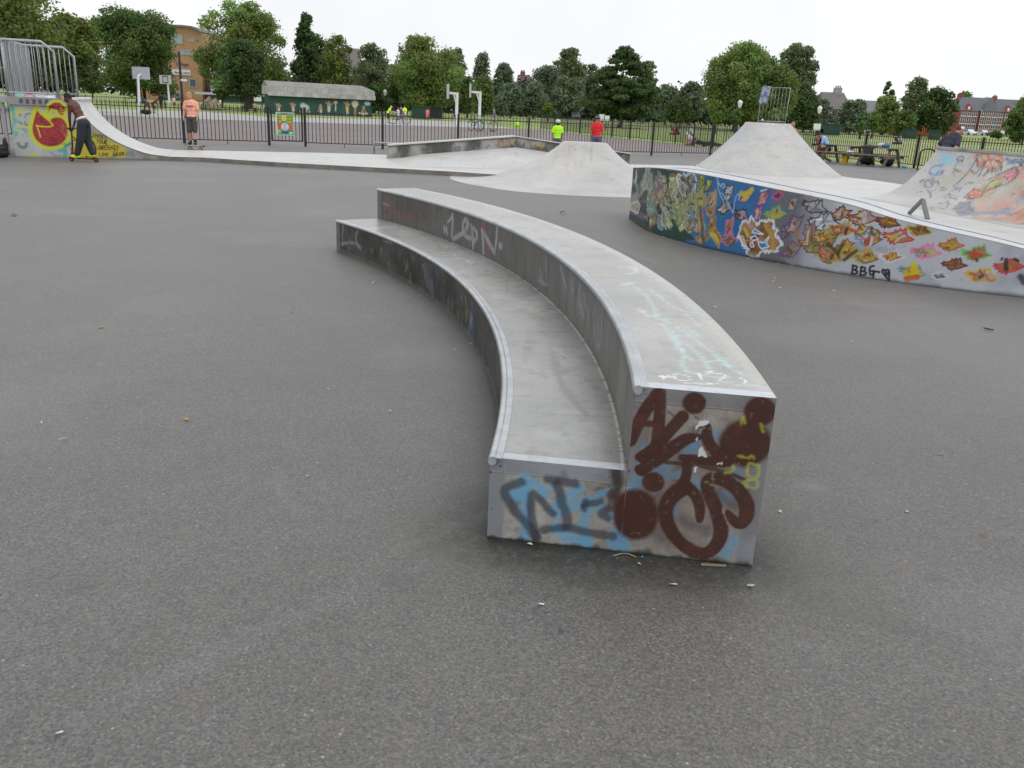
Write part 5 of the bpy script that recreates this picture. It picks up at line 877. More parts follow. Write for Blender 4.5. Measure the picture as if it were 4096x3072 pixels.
for y in (400, 490): F4([(510, y - 30), (620, y - 15), (625, y + 25), (520, y + 20)], (200, 60, 34)); F4([(800, y - 15), (965, y), (960, y + 30), (800, y + 35)], (196, 52, 34))
F4([(630, 280), (800, 285), (800, 330), (640, 330)], (180, 90, 60)); F4([(632, 330), (790, 335), (800, 525), (645, 520)], (206, 208, 140)); cv.stain((90, 110, 60), .6, 10, 60, 171, cv.inside(cv.uv([gc(632, 330), gc(790, 335), gc(800, 525), gc(645, 520)]), 0) * .8)
F4([(490, 590), (612, 600), (618, 805), (498, 800)], (214, 84, 40)); F4([(880, 615), (1000, 615), (1005, 835), (885, 830)], (220, 100, 56)); F4([(500, 810), (615, 820), (620, 920), (510, 930)], (150, 200, 90)); F4([(880, 900), (1005, 900), (1005, 960), (885, 955)], (200, 214, 196))
cv.blot(gc(745, 720), .125, (206, 214, 226), 1, .08, 0); F4([(630, 870), (860, 870), (880, 960), (650, 930)], (60, 90, 120))
for y in (640, 700, 760, 800): cv.stroke([gc(690, y), gc(800, y + 4)], .011, (196, 90, 110), .85, .4)
for y in (280, 300): cv.stroke([gc(480, y), gc(590, y + 4)], .008, (150, 190, 180), .8); cv.stroke([gc(830, y + 8), gc(980, y + 12)], .008, (150, 190, 180), .8)
o = cv.build('poster', mat('printed_board', (.5, .5, .5), rough=.45, paint=4)); tag(o, label='green, orange and white printed poster tied to the black gate', cat='poster')

# ---- lamp posts and small signs
def lamp_post(p, h, label, white=True, head='lantern', r=.05, tilt=0):
    root = empty('lamp_post', (p[0], p[1], 0), label=label, cat='lamp post', group='lamp posts in the park')
    b = MB(); b.tube([(0, 0, 0), (0, 0, .8), (0, 0, .82), (0, 0, h)], [r * 1.8, r * 1.6, r, r * .8], 8); b.build('pole', M['black'], root)
    if head == 'lantern':
        b = MB(); b.tube([(0, 0, h), (0, 0, h + .1), (0, 0, h + .55), (0, 0, h + .75), (0, 0, h + .8)], [.08, .16, .27, .16, .04], 8); b.build('lantern', M['white'], root)
    else:
        b = MB(); b.box(.02, .35, -.1, .1, h * .56, h * .56 + .14); b.build('lamp_head', M['white'], root)
    return root
def place_h(top, y):   # height and ground point of a thing seen at pixel top, standing at world Y
    d = D(*top, y); return (d[0], d[1]), d[2]
p, h = place_h(c2(510, 370), 60); lamp_post(p, h, 'tall thin black camera column left of the ochre college', head='x', r=.09)
p, h = place_h(c6(375, 905), 95); lamp_post(p, h, 'white lantern lamp post before the large tree behind the tall bank')
p, h = place_h(c6(1130, 960), 95); lamp_post(p, h, 'white lantern lamp post beside the grey house')
p, h = place_h(c3(1045, 790), 120); lamp_post(p, h, 'lantern lamp post among the trees right of the green hall')
p, h = place_h(c2(1290, 660), 140); lamp_post(p, h, 'lantern lamp post near the left end of the green hall')
def sign(p, y, w, hh, label, zc):
    q = D(*p, y); root = empty('sign', (q[0], q[1], 0), label=label, cat='sign', group='small white signs in the park'); b = MB(); b.box(-w / 2, w / 2, -.02, .02, q[2] - hh / 2, q[2] + hh / 2); b.build('sign_board', M['white'], root); b = MB(); b.tube([(0, .03, 0), (0, .03, q[2])], .03, 5); b.build('pole', M['black'], root)
sign(c6(1110, 1085), 70, .55, .5, 'small white sign on the fence line below the grey house', 0)
sign(c5(492, 995), 80, .5, .55, 'left one of two small white signs behind the dark helmet', 0)
sign(c5(537, 1005), 80, .5, .5, 'right one of two small white signs behind the dark helmet', 0)
sign(c2(1258, 822), 110, .9, .5, 'small white sign at the left end of the green hall', 0)

# ---- basketball posts
def hoop_front(px_base, px_bl, px_tr, label, front=True, c='back'):
    g = G(*px_base); y = g[1]; a = D(*px_bl, y); c_ = D(*px_tr, y); root = empty('basketball_hoop', (g[0], g[1], 0), label=label, cat='basketball hoop', group='basketball hoops on the court')
    w, h0, h1 = (c_[0] - a[0]), a[2], c_[2]; xc = (a[0] + c_[0]) / 2 - g[0]
    b = MB(); b.tube([(0, 0, 0), (xc * .9, .0, h0 + .2)], [.12, .09], 8); b.beam((xc, .0, h0 + .2), (xc, -.5 if front else .5, h0 + .35), .1, .1); b.build('post', M['white'], root)
    yb = -.55 if front else .5; b = MB(); b.prism([(xc - w / 2, yb), (xc + w / 2, yb), (xc + w / 2, yb + .04), (xc - w / 2, yb + .04)], h0, h1); b.build('backboard', M['white_board'], root)
    b = MB(); ww = w * .22
    for q in (((-ww, .15), (ww, .15)), ((-ww, .75), (ww, .75)), ((-ww, .15), (-ww, .75)), ((ww, .15), (ww, .75))):
        b.beam((xc + q[0][0], yb - .01, h0 + q[0][1]), (xc + q[1][0], yb - .01, h0 + q[1][1]), .03, .07)
    if front: b.build('board_marking', M['black'], root)
    b = MB(); cy = yb - .35 if front else yb + .35; b.tube([(xc + .23 * math.cos(t), cy + .23 * math.sin(t), h0 + .15) for t in np.linspace(0, 2 * math.pi, 14)], .018, 5, cap=False); b.build('rim', plain('rim_orange', (.3, .06, .02)), root)
M['white_board'] = mat('board_grey', (.40, .42, .46), (.48, .50, .54), 3, rough=.5)
hoop_front(c1(1325, 1085), c1(1228, 745), c1(1385, 635), 'nearest basketball hoop with a plain pale board turned away, by the left tree', front=False)
hoop_front(c1(1612, 1030), c1(1535, 795), c1(1640, 718), 'basketball hoop with a black square on its board, in front of the college', front=True)
for px_b, px_bd, lb in ((c4(297, 1065), c4(218, 755), 'left one of the two side-on basketball hoops at the far side'), (c4(514, 1062), c4(430, 745), 'right one of the two side-on basketball hoops at the far side')):
    g = G(*px_b); y = g[1]; q = D(*px_bd, y); root = empty('basketball_hoop', (g[0], g[1], 0), label=lb, cat='basketball hoop', group='basketball hoops on the court')
    b = MB(); tz = q[2] + .0; dx = q[0] - g[0]; b.tube([(0, 0, 0), (0, 0, tz)], .13, 8); b.beam((0, 0, tz - .1), (dx + .1, 0, tz - .05), .16, .2); b.beam((0, 0, tz - 1.1), (dx * .35, 0, tz - .15), .1, .1); b.build('post', M['white'], root)
    b = MB(); b.box(dx - .04, dx + .04, -.85, .85, tz - .55, tz + .65); b.build('backboard', M['white_board'], root)
    b = MB(); b.tube([(dx - .35 + .23 * math.cos(t), .23 * math.sin(t), tz - .3) for t in np.linspace(0, 2 * math.pi, 12)], .02, 4, cap=False); b.build('rim', plain('rim_orange2', (.3, .06, .02)), root)

# ================================================================== BUILDINGS
m_glass = mat('window_glass', (.03, .035, .04), (.07, .08, .09), .4, rough=.15, spec=.6)
m_glassl = mat('window_glass_pale', (.22, .26, .28), (.34, .38, .40), .4, rough=.2, spec=.6)
# green hall
hl, hr = D(*c2(1370, 975), 91), D(*c3(915, 985), 98); hv = (hr - hl)[:2]; hL = np.linalg.norm(hv); hv /= hL; hn = np.array([-hv[1], hv[0]])
hall = empty('sports_hall', (*hl[:2], 0), rz=math.atan2(hv[1], hv[0]), label='long low dark green hall with painted sporty figures and a grey asbestos roof', cat='hall')
def hz(px):
    d = ray(*px); Mx = np.array([[d[0], -hv[0]], [d[1], -hv[1]]]); t, s = np.linalg.solve(Mx, hl[:2]); return s, EYE + d[2] * t
He = hz(c3(700, 810))[1]; Ht = hz(c3(700, 745))[1] + .1; Hr = hz(c3(0, 652))[1] + .05; HD = 1.2
b = MB(); b.box(0, hL, .05, HD, 0, He); b.build('wall', plain('dark_green', lin((38, 74, 66)), .7), hall)
U_, V_ = np.meshgrid(np.linspace(0, hL, 520), np.linspace(0, He - .02, 50), indexing='ij')
P = np.stack([U_, 0 * U_, V_], -1); Pw = np.stack([hl[0] + hv[0] * U_, hl[1] + hv[1] * U_, V_], -1); cv = Canvas(Pw, U_, V_)
cv.over(np.ones_like(U_), (40, 78, 70)); cv.stain((30, 62, 56), .5, 4, .5, 181, .6); cv.stain((56, 96, 90), .6, 6, 1.2, 182, .3)
def figure(x, y, sc, top_, leg, armup=True):
    f_ = lambda pts, r, c_: cv.stroke([c3(x + p[0] * sc, y + p[1] * sc) for p in pts], r, c_, .95, .3)
    f_([(0, 62), (-8, 95)], .09, leg); f_([(2, 62), (12, 92)], .09, leg); f_([(0, 30), (0, 62)], .17, top_); f_([(0, 8), (0, 16)], .15, (176, 140, 116))
    f_([(0, 32), (-14, 14 if armup else 50), (-22, 2 if armup else 60)], .07, (170, 136, 112)); f_([(0, 32), (14, 22 if armup else 50), (22, 14 if armup else 60)], .07, (170, 136, 112))
figure(32, 865, 1.1, (206, 196, 190), (60, 60, 80)); figure(170, 860, 1.1, (200, 180, 150), (170, 160, 150)); figure(432, 875, .95, (190, 180, 150), (120, 130, 140), False); figure(512, 845, 1.35, (186, 196, 196), (60, 80, 130)); figure(684, 848, 1.3, (206, 176, 90), (180, 160, 170)); figure(840, 890, .9, (160, 60, 70), (200, 190, 190), False)
for pts, r, c_ in (([(265, 885), (300, 905)], .3, (170, 200, 204)), ([(240, 945), (330, 945)], .12, (160, 150, 130)), ([(265, 930), (290, 930)], .18, (150, 146, 130)), ([(575, 870), (575, 930)], .07, (190, 190, 190)), ([(760, 905), (758, 985)], .14, (160, 126, 100)), ([(600, 835), (545, 835)], .0, (0, 0, 0))):
    if r: cv.stroke([c3(*p) for p in pts], r, c_, .95, .3)
cv.fill([c3(555, 845), c3(592, 845), c3(590, 862), c3(558, 862)], (206, 206, 206), .95, .05); cv.fill([c3(562, 822), c3(585, 822), c3(583, 845), c3(564, 845)], (170, 50, 70), .95, .05)
cv.fill([c3(725, 850), c3(745, 836), c3(775, 836), c3(792, 860), c3(780, 890), c3(760, 905), c3(735, 895)], (206, 198, 180), .95, .3); cv.fill([c3(846, 860), c3(860, 846), c3(885, 845), c3(906, 858), c3(900, 878), c3(860, 880)], (184, 204, 220), .95, .3)
cv.fill([c3(790, 940), c3(820, 950), c3(890, 950), c3(880, 965), c3(800, 965)], (200, 196, 190), .9, .2)
o = grid_mesh('painted_front', P, mat('hall_paint', (.02, .06, .05), rough=.75, paint=4), hall, cv.C)
b = MB(); b.prism([(-.15, -.35), (hL + .25, -.35), (hL + .25, HD + .2), (-.15, HD + .2)], He, Ht); b.build('fascia', mat('weathered_boards', (.32, .32, .315), (.46, .46, .455), 1.2, rough=.8, fine=.2, fscale=4, stretch=(4, 1, .5)), hall)
b = MB(); b.add([(-.15, -.36, Ht), (hL + .25, -.36, Ht), (hL + .25, HD + .3, Ht), (-.15, HD + .3, Ht), (-.1, .8, Hr), (hL - .8, .8, Hr)], [(0, 1, 5, 4), (2, 3, 4, 5), (0, 4, 3), (1, 2, 5)]); b.build('roof', mat('asbestos_roof', (.22, .21, .195), (.29, .275, .26), .8, rough=.9, fine=.15, fscale=5), hall)
b = MB(); b.box(-.2, hL + .3, -.38, -.36, He - .12, He + .3); b.build('gutter_board', mat('flaking_white', (.5, .5, .49), (.30, .29, .28), 1.5, rough=.8), hall)

# ochre college
cb = 215.; ca, ce = D(*c2(300, 830), cb), D(*c2(735, 830), cb)
col = empty('college_building', (ca[0], cb, 0), label='ochre four storey college with a curved roof edge behind the trees at the left', cat='building')
m_och = mat('ochre_cladding', lin((158, 122, 86)) * .95, lin((168, 132, 94)), .3, rough=.6)
m_och2 = plain('ochre_cladding_dark', lin((172, 116, 66)) * .95, .6)
def cx(px, y=cb): d = D(*px, y); return d[0] - ca[0], d[2]
prof_ = [cx(c2(375, 130)), cx(c2(550, 135)), cx(c2(640, 145)), cx(c2(700, 172)), cx(c2(728, 200)), cx(c2(735, 330)), cx(c2(735, 830))]
xl = cx(c2(300, 200))[0] - 6; zt0 = prof_[0][1]
poly = [(xl, 0), (xl, zt0)] + prof_[:-1] + [(prof_[-1][0], 0)]
b = MB(); n = len(poly); b.add([(p[0], 0, p[1]) for p in poly] + [(p[0], 16, p[1]) for p in poly], [tuple(range(n)), tuple(range(2 * n - 1, n - 1, -1))] + [(i, n + i, n + (i + 1) % n, (i + 1) % n) for i in range(n)]); b.build('wall', m_och, col)
b = MB(); rp = [(xl, zt0)] + prof_[:5]
for a_, c_ in zip(rp, rp[1:]): b.add([(a_[0], -.8, a_[1] + .35), (c_[0], -.8, c_[1] + .35), (c_[0], 16.5, c_[1] + .35), (a_[0], 16.5, a_[1] + .35), (a_[0], -.8, a_[1] - .05), (c_[0], -.8, c_[1] - .05), (c_[0], 16.5, c_[1] - .05), (a_[0], 16.5, a_[1] - .05)], [(0, 1, 2, 3), (7, 6, 5, 4), (0, 4, 5, 1)])
b.build('roof', plain('roof_grey', (.16, .16, .16)), col)
def cwin(a_, c_, m, par=col, nm='window', dep=-.06, bars=0):
    x0, z1_ = cx(a_); x1, z0_ = cx(c_); b = MB(); b.box(x0, x1, dep, .3, z0_, z1_); w = b.build(nm, m, par)
    if bars:
        b = MB()
        for i in range(bars + 1): x = x0 + (x1 - x0) * i / bars; b.box(x - .12, x + .12, dep - .06, dep + .02, z0_, z1_)
        b.box(x0, x1, dep - .05, dep + .02, z1_ - .2, z1_); b.box(x0, x1, dep - .05, dep + .02, z0_, z0_ + .2); b.build('window_frame', plain('frame_grey', (.3, .33, .35)), w)
    return w
cwin(c2(420, 200), c2(548, 300), m_glassl, bars=2); cwin(c2(603, 245), c2(655, 278), m_glassl, bars=1); cwin(c2(520, 350), c2(645, 405), m_glassl, bars=3); cwin(c2(610, 625), c2(680, 712), m_glass, bars=1); cwin(c2(340, 640), c2(440, 700), m_glass, bars=1)
cwin(c2(345, 750), c2(525, 840), m_glass, bars=4); cwin(c2(620, 735), c2(660, 752), m_glassl)
b = MB(); x0, z1_ = cx(c2(545, 135)); b.box(x0 - .08, x0 + .08, -.04, .1, cx(c2(545, 410))[1], z1_); x0 = cx(c2(600, 500))[0]; b.box(xl, prof_[-1][0], -.03, .1, cx(c2(600, 400))[1] - .1, cx(c2(600, 400))[1] + .1); b.build('cladding_joint', m_och2, col)
b = MB(); b.box(prof_[-1][0], prof_[-1][0] + 11, 1.5, 14, 0, cx(c2(780, 560))[1]); b.build('stair_wing', plain('maroon_cladding', lin((70, 30, 34)) * 1.1, .5), col)
def word(s, px_a, size, m, par, w, name='lettering', y=-.12):
    cu = bpy.data.curves.new(name, 'FONT'); cu.body = s; cu.size = size; cu.extrude = .03; t = bpy.data.objects.new('tmp_text', cu); COL.objects.link(t); bpy.context.view_layer.update()
    me = bpy.data.meshes.new_from_object(t.evaluated_get(bpy.context.evaluated_depsgraph_get())); bpy.data.objects.remove(t); me.materials.clear(); me.materials.append(m)
    xs = [v.co.x for v in me.vertices]; k_ = w / (max(xs) - min(xs)); x, z = cx(px_a)
    for v in me.vertices: v.co = Vector((x + v.co.x * k_, y - v.co.z, z + v.co.y * k_))
    return link(name, me, par)
x0, x1 = cx(c2(483, 505))[0], cx(c2(600, 505))[0]
word('College', c2(483, 500), 2.2, plain('sign_purple', lin((70, 46, 120)) * 1.1, .5), col, x1 - x0)
x0, z1_ = cx(c2(360, 520)); x0 = cx(c2(425, 540))[0]; x1, z0_ = cx(c2(623, 596)); z1_ = cx(c2(520, 541))[1]
b = MB(); b.box(x0, x1, -.12, -.02, z0_, z1_); bn = b.build('banner', plain('banner_white', (.62, .62, .66), .6), col)
t0_ = cx(c2(490, 580)); t1_ = cx(c2(615, 580)); word('ENROL NOW', c2(480, 578), 1.5, plain('banner_ink', lin((90, 80, 130)), .6), bn, t1_[0] - cx(c2(480, 580))[0], y=-.18)
# glass and metal school wing further right
sw_ = empty('school_wing', (D(*c2(760, 830), 205)[0], 205, 0), label='grey and teal glazed school wing half hidden behind the light green trees', cat='building')
def sx(px): d = D(*px, 205); return d[0] - sw_.location.x, d[2]
b = MB(); xA, xB = sx(c2(820, 800))[0], sx(c2(1380, 800))[0]; zA = sx(c2(1100, 520))[1]; zM = sx(c2(1100, 770))[1]; b.box(xA, xB, 0, 14, 0, zA); b.build('wall', plain('grey_metal', (.32, .34, .36), .5), sw_)
b = MB()
for i in range(26): x = xA + (xB - xA) * (i + .5) / 26; b.box(x - .25, x + .25, -.25, .05, zM + .5, zA - .6)
b.build('fins', plain('fin_grey', (.5, .52, .55), .4), sw_)
b = MB(); b.box(xA, xB, -.1, .05, .3, zM - .6); b.build('shop_glazing', plain('teal_glass', lin((24, 70, 74)), .25), sw_)
b = MB(); b.box(xA - 3, xB, -2.2, .2, zM - .5, zM); b.build('canopy', plain('canopy_grey', (.42, .46, .48), .5), sw_)
# white and grey low blocks seen under the trees
def terrace(name, x0p, x1p, y, topp, label, wallc, roofc, nw=5, floors=3, roofh=2.6, wcol=(.66, .66, .66), depth=9, rx=0., chim=(), gable=(), group=None, win=(.9, 1.5), bays=()):
    a_, c_ = D(*x0p, y), D(*x1p, y); h = D(*topp, y)[2]; w = c_[0] - a_[0]
    root = empty(name, (a_[0], y, 0), rz=rx, label=label, cat='house', group=group)
    m_w = mat('brick_' + name, tuple(wallc * .85), tuple(wallc * 1.12), 1.5, rough=.85, fine=.15, fscale=12); m_r = mat('slates', tuple(roofc * .85), tuple(roofc * 1.1), 2, rough=.7)
    b = MB(); b.box(0, w, 0, depth, 0, h); 
    for bx0, bx1 in bays: b.box(w * bx0, w * bx1, -1.1, 0, 0, h)
    b.build('wall', m_w, root)
    b = MB(); b.add([(-.3, -.4, h), (w + .3, -.4, h), (w + .3, depth + .4, h), (-.3, depth + .4, h), (.2, depth / 2, h + roofh), (w - .2, depth / 2, h + roofh)], [(0, 1, 5, 4), (2, 3, 4, 5), (1, 2, 5), (3, 0, 4)])
    for bx0, bx1 in bays:
        xm = w * (bx0 + bx1) / 2; b.add([(w * bx0 - .2, -1.35, h), (w * bx1 + .2, -1.35, h), (w * bx1 + .2, 2.0, h + .9), (w * bx0 - .2, 2.0, h + .9), (xm, .4, h + roofh)], [(0, 1, 4), (1, 2, 4), (3, 0, 4), (2, 3, 4)])
    rf = b.build('roof', m_r, root)
    for t in chim: b = MB(); b.box(w * t - .7, w * t + .7, depth / 2 - .5, depth / 2 + .5, h + roofh * .5, h + roofh + .9); [b.tube([(w * t + q, depth / 2, h + roofh + .9), (w * t + q, depth / 2, h + roofh + 1.3)], .14, 6) for q in (-.4, 0, .4)]; b.build('chimney', m_w, rf)
    for t in gable:
        b = MB(); gw = 1.9; b.add([(w * t - gw, -.1, h - .2), (w * t + gw, -.1, h - .2), (w * t, -.1, h + 2.3), (w * t - gw, 3.5, h - .2), (w * t + gw, 3.5, h - .2), (w * t, 3.5, h + 2.3)], [(0, 1, 2), (0, 2, 5, 3), (2, 1, 4, 5)]); b.build('gable', m_w, root)
        b = MB(); b.ell((w * t, -.15, h + .8), (.45, .08, .6), nu=10); b.build('gable_window', M['white'], root)
    fh = h / floors
    for f_ in range(floors):
        for i in range(nw):
            x = w * (i + .5) / nw; inb_ = any(bx0 * w < x < bx1 * w for bx0, bx1 in bays); yy = -1.1 if inb_ else 0; z0 = f_ * fh + fh * .28; ww, hh = win[0], win[1] if f_ < floors - 1 else win[1] * .85
            b = MB(); b.box(x - ww / 2, x + ww / 2, yy - .04, yy + .1, z0, z0 + hh); wo_ = b.build('window', m_glass, root)
            b = MB()
            for q in (-ww / 2, 0, ww / 2): b.box(x + q - .05, x + q + .05, yy - .1, yy, z0, z0 + hh)
            for q in (0, .5, 1): b.box(x - ww / 2, x + ww / 2, yy - .09, yy, z0 + hh * q - .035, z0 + hh * q + .035)
            b.box(x - ww / 2 - .15, x + ww / 2 + .15, yy - .22, yy, z0 - .2, z0 - .04); b.build('window_frame', M['white'], wo_)
    return root
RBK = lin((146, 62, 58)); SLT = lin((92, 94, 100))
terrace('brick_house', q5(1000, 1100), q5(1640, 1100), 320, q5(1400, 640), 'red brick house with a pointed slate bay roof and white sash windows at the right', RBK * 1.1, SLT * 1.1, nw=6, floors=3, roofh=4.6, gable=(.2,), bays=((.58, .98),), win=(1.5, 2.4), chim=(.05,))
terrace('brick_house', q5(1650, 1100), q5(2400, 1100), 322, q5(1900, 660), 'brown brick house right of the pointed bay roof, partly hidden by a tree', lin((132, 78, 68)) * 1.1, SLT * 1.1, nw=6, floors=3, roofh=4.4, gable=(.24,), win=(1.5, 2.4), chim=(.02,))
terrace('grey_house', c6(1160, 1090), c6(1400, 1090), 175, c6(1260, 915), 'grey rendered house with a hipped brown roof behind the right trees', lin((150, 152, 158)), lin((104, 100, 98)), nw=3, floors=2, roofh=3.2, win=(1.1, 1.8), chim=(.7,))
terrace('grey_house', c6(1560, 1080), c6(1800, 1080), 185, c7(180, 600), 'far roof showing between the trees right of the grey house', lin((130, 128, 128)), lin((112, 112, 114)), nw=3, floors=2, roofh=2.6)
terrace('tall_house', c3(600, 900), c3(780, 900), 240, c3(700, 520), 'tall brick house with a steep roof rising behind the trees above the green hall', lin((120, 88, 74)), lin((112, 106, 104)), nw=4, floors=4, roofh=5, win=(1.2, 2.0))
terrace('stone_terrace', c3(780, 960), c3(1180, 960), 240, c3(1000, 540), 'pale stone terrace glimpsed through the airy tree right of the hall', lin((138, 132, 126)), lin((110, 108, 108)), nw=10, floors=5, roofh=1.6, win=(1.1, 2.4))
terrace('white_terrace', c3(1200, 960), c4(400, 960), 230, c4(200, 790), 'low white terrace glimpsed under the trees behind the side-on hoops', lin((190, 190, 192)), lin((100, 98, 98)), nw=16, floors=2, roofh=2, win=(1.0, 1.8))
terrace('stone_terrace', c4(1380, 980), c4(1560, 980), 200, c4(1450, 860), 'brown stone house glimpsed between trunks left of the spreading dark tree', lin((120, 108, 96)), lin((90, 88, 88)), nw=4, floors=1, roofh=2)
terrace('tall_house', c4(860, 900), c4(990, 900), 260, c4(930, 690), 'distant red chimneyed roof in the gap between the poplar and the broad trees', lin((120, 80, 70)), lin((96, 80, 78)), nw=2, floors=2, roofh=3, chim=(.4,))
# orange board fence in the far field
b = MB(); xa, xb = D(*c7(370, 830), 150)[0], D(*c7(925, 830), 150)[0]; b.box(xa, xb, 149.9, 150, 0, 1.9)
for i in range(28): x = xa + (xb - xa) * i / 27; b.box(x - .1, x + .1, 149.8, 149.92, 0, 2.0)
tag(b.build('board_fence', plain('orange_boards', lin((150, 86, 52)), .8)), label='far orange brown board fence under the dark trees at the right', cat='fence')

# ---- cars
def car(px, y, c, kind, label, face=1, L_=4.3):
    g = D(*px, y); rz_ = 1.45 if face == 2 else 0; face = 1 if face == 2 else face; root = empty('parked_van' if kind == 'van' else 'parked_car', (g[0], y, 0), -rz_, label=label, cat='van' if kind == 'van' else 'car', group='vehicles parked along the far roads')
    P_ = [(-.5, .3), (-.5, .75), (-.44, .9), (-.3, .95), (-.18, 1.42), (.16, 1.45), (.3, .98), (.47, .85), (.5, .6), (.5, .3)] if kind == 'car' else [(-.5, .35), (-.5, 2.05), (-.46, 2.2), (.2, 2.2), (.36, 1.25), (.48, 1.05), (.5, .7), (.5, .35)]
    if kind == 'suv': P_ = [(-.5, .35), (-.5, 1.0), (-.44, 1.65), (-.3, 1.72), (.08, 1.68), (.24, 1.1), (.46, 1.0), (.5, .7), (.5, .35)]
    w = .88; n = len(P_); b = MB(); top_in = lambda z: w - max(0, z - .95) * .22
    b.add([(face * p[0] * L_, -top_in(p[1]), p[1]) for p in P_] + [(face * p[0] * L_, top_in(p[1]), p[1]) for p in P_], [tuple(range(n)), tuple(range(2 * n - 1, n - 1, -1))] + [(i, n + i, n + (i + 1) % n, (i + 1) % n) for i in range(n)])
    b.build('body', plain('car_paint_%s' % label[:8], lin(c), .3, spec=.6), root, bevel=.05)
    gp = [(-.27, 1.0), (-.17, 1.36), (.14, 1.38), (.26, 1.0)] if kind == 'car' else ([(.12, 1.3), (.12, 2.0), (.2, 2.0), (.33, 1.3)] if kind == 'van' else [(-.43, 1.08), (-.4, 1.55), (.05, 1.58), (.2, 1.1)])
    for s in (-1, 1): b = MB(); b.add([(face * p[0] * L_, s * (top_in(p[1]) + .015), p[1]) for p in gp], [tuple(range(4))]); b.build('side_window', m_glass, root)
    for X in (-.32, .32):
        for s in (-1, 1): b = MB(); b.tube([(face * X * L_, s * .70, .32), (face * X * L_, s * .90, .32)], .32, 12); b.build('wheel', M['black'], root)
car(c2(855, 850), 235, (30, 70, 140), 'van', 'blue van parked in front of the college', 1, 5.4); car(c2(1085, 858), 232, (190, 194, 200), 'suv', 'silver estate car parked right of the blue van', 1, 4.4); car(c2(430, 830), 212, (90, 96, 104), 'car', 'grey car parked under the college windows', -1)
car(c4(310, 952), 205, (196, 204, 210), 'suv', 'white people carrier under the trees by the left side-on hoop', 1, 4.8); car(c4(215, 952), 206, (150, 154, 160), 'car', 'grey car left of the white people carrier', 1); car(c4(590, 965), 207, (170, 176, 180), 'car', 'pale car behind the leaning bicycles', 1); car(c4(1415, 1000), 178, (60, 66, 76), 'car', 'dark car parked left of the spreading tree', 2)
car(c4(960, 985), 208, (160, 166, 172), 'car', 'silver car far beyond the court in the middle', 1)
car(q5(1195, 1160), 235, (206, 208, 212), 'car', 'white car parked before the red brick house, left of a silver one', 2, 4.4); car(q5(1450, 1130), 245, (196, 198, 204), 'car', 'silver car parked under the pointed bay', 2, 4.2); car(q5(1660, 1150), 238, (60, 50, 56), 'car', 'maroon car parked before the brown brick house', -1, 4.2); car(q5(1775, 1165), 235, (180, 182, 190), 'car', 'pale grey car parked right of the maroon one', 2, 4.2); car(q5(1950, 1165), 236, (120, 124, 132), 'car', 'dark grey car half under the right tree', 1, 4.2); car(q5(2150, 1180), 235, (40, 44, 56), 'car', 'navy car at the right edge under the tree', 1, 4.2)
# bins
def bin_(px_base, h, w, label, c=(24, 62, 50), name='litter_bin', cat='bin'):
    g = G(*px_base); y = min(g[1], 110.); g = D(*px_base, y); root = empty(name, (g[0], y, 0), label=label, cat=cat, group='green bins on the park edge'); b = MB(); b.prism([(-w / 2, -.4), (w / 2, -.4), (w / 2, .4), (-w / 2, .4)], .08, h); b.build('bin_body', plain('bin_green', lin(c), .6), root, bevel=.03); b = MB(); b.box(-w / 2 - .05, w / 2 + .05, -.45, .45, h, h + .12); b.build('lid', plain('bin_lid', lin(c) * .7, .6), root, bevel=.03)
bin_(c3(1382, 1015), 1.25, 1.9, 'large green bin left of the girl in pink'); bin_(c3(1500, 1015), 1.25, 2.0, 'large dark bin right of the girl in pink', (20, 30, 32)); bin_(c7(565, 845), 1.1, 1.5, 'green bin in the field with a pale bag on it, left of another'); bin_(c7(802, 845), 1.1, 1.2, 'green bin in the field with a white top, right of another')
for i, (p, w) in enumerate(((c6(1220, 1120), 2.6),)): bin_(p, 1.3, w, 'wide green container at the foot of the grey house', (20, 66, 54))
# boulders at the grass edge
for i, (px_b, r) in enumerate(((c2(790, 925), .9), (c2(845, 930), .8))):
    g = G(*px_b); rs_ = np.random.RandomState(i); b = MB(); b.ell((0, 0, r * .55), (r * .8, r * .6, r), nu=14, nv=10); b.v = [(v[0] * (1 + .25 * math.sin(v[2] * 5 + i)), v[1], v[2] * (1 + .15 * math.sin(v[0] * 6))) for v in b.v]
    o = b.build('boulder', mat('rock_%d' % i, (.2, .16, .11), (.32, .27, .2), 3, rough=.9, bump=.3, bscale=8), smooth=True); o.location = (g[0], g[1], -.1); tag(o, label='rough brown boulder at the court edge, %s of a pair' % ('left' if i == 0 else 'right'), cat='rock', group='boulders at the court edge')
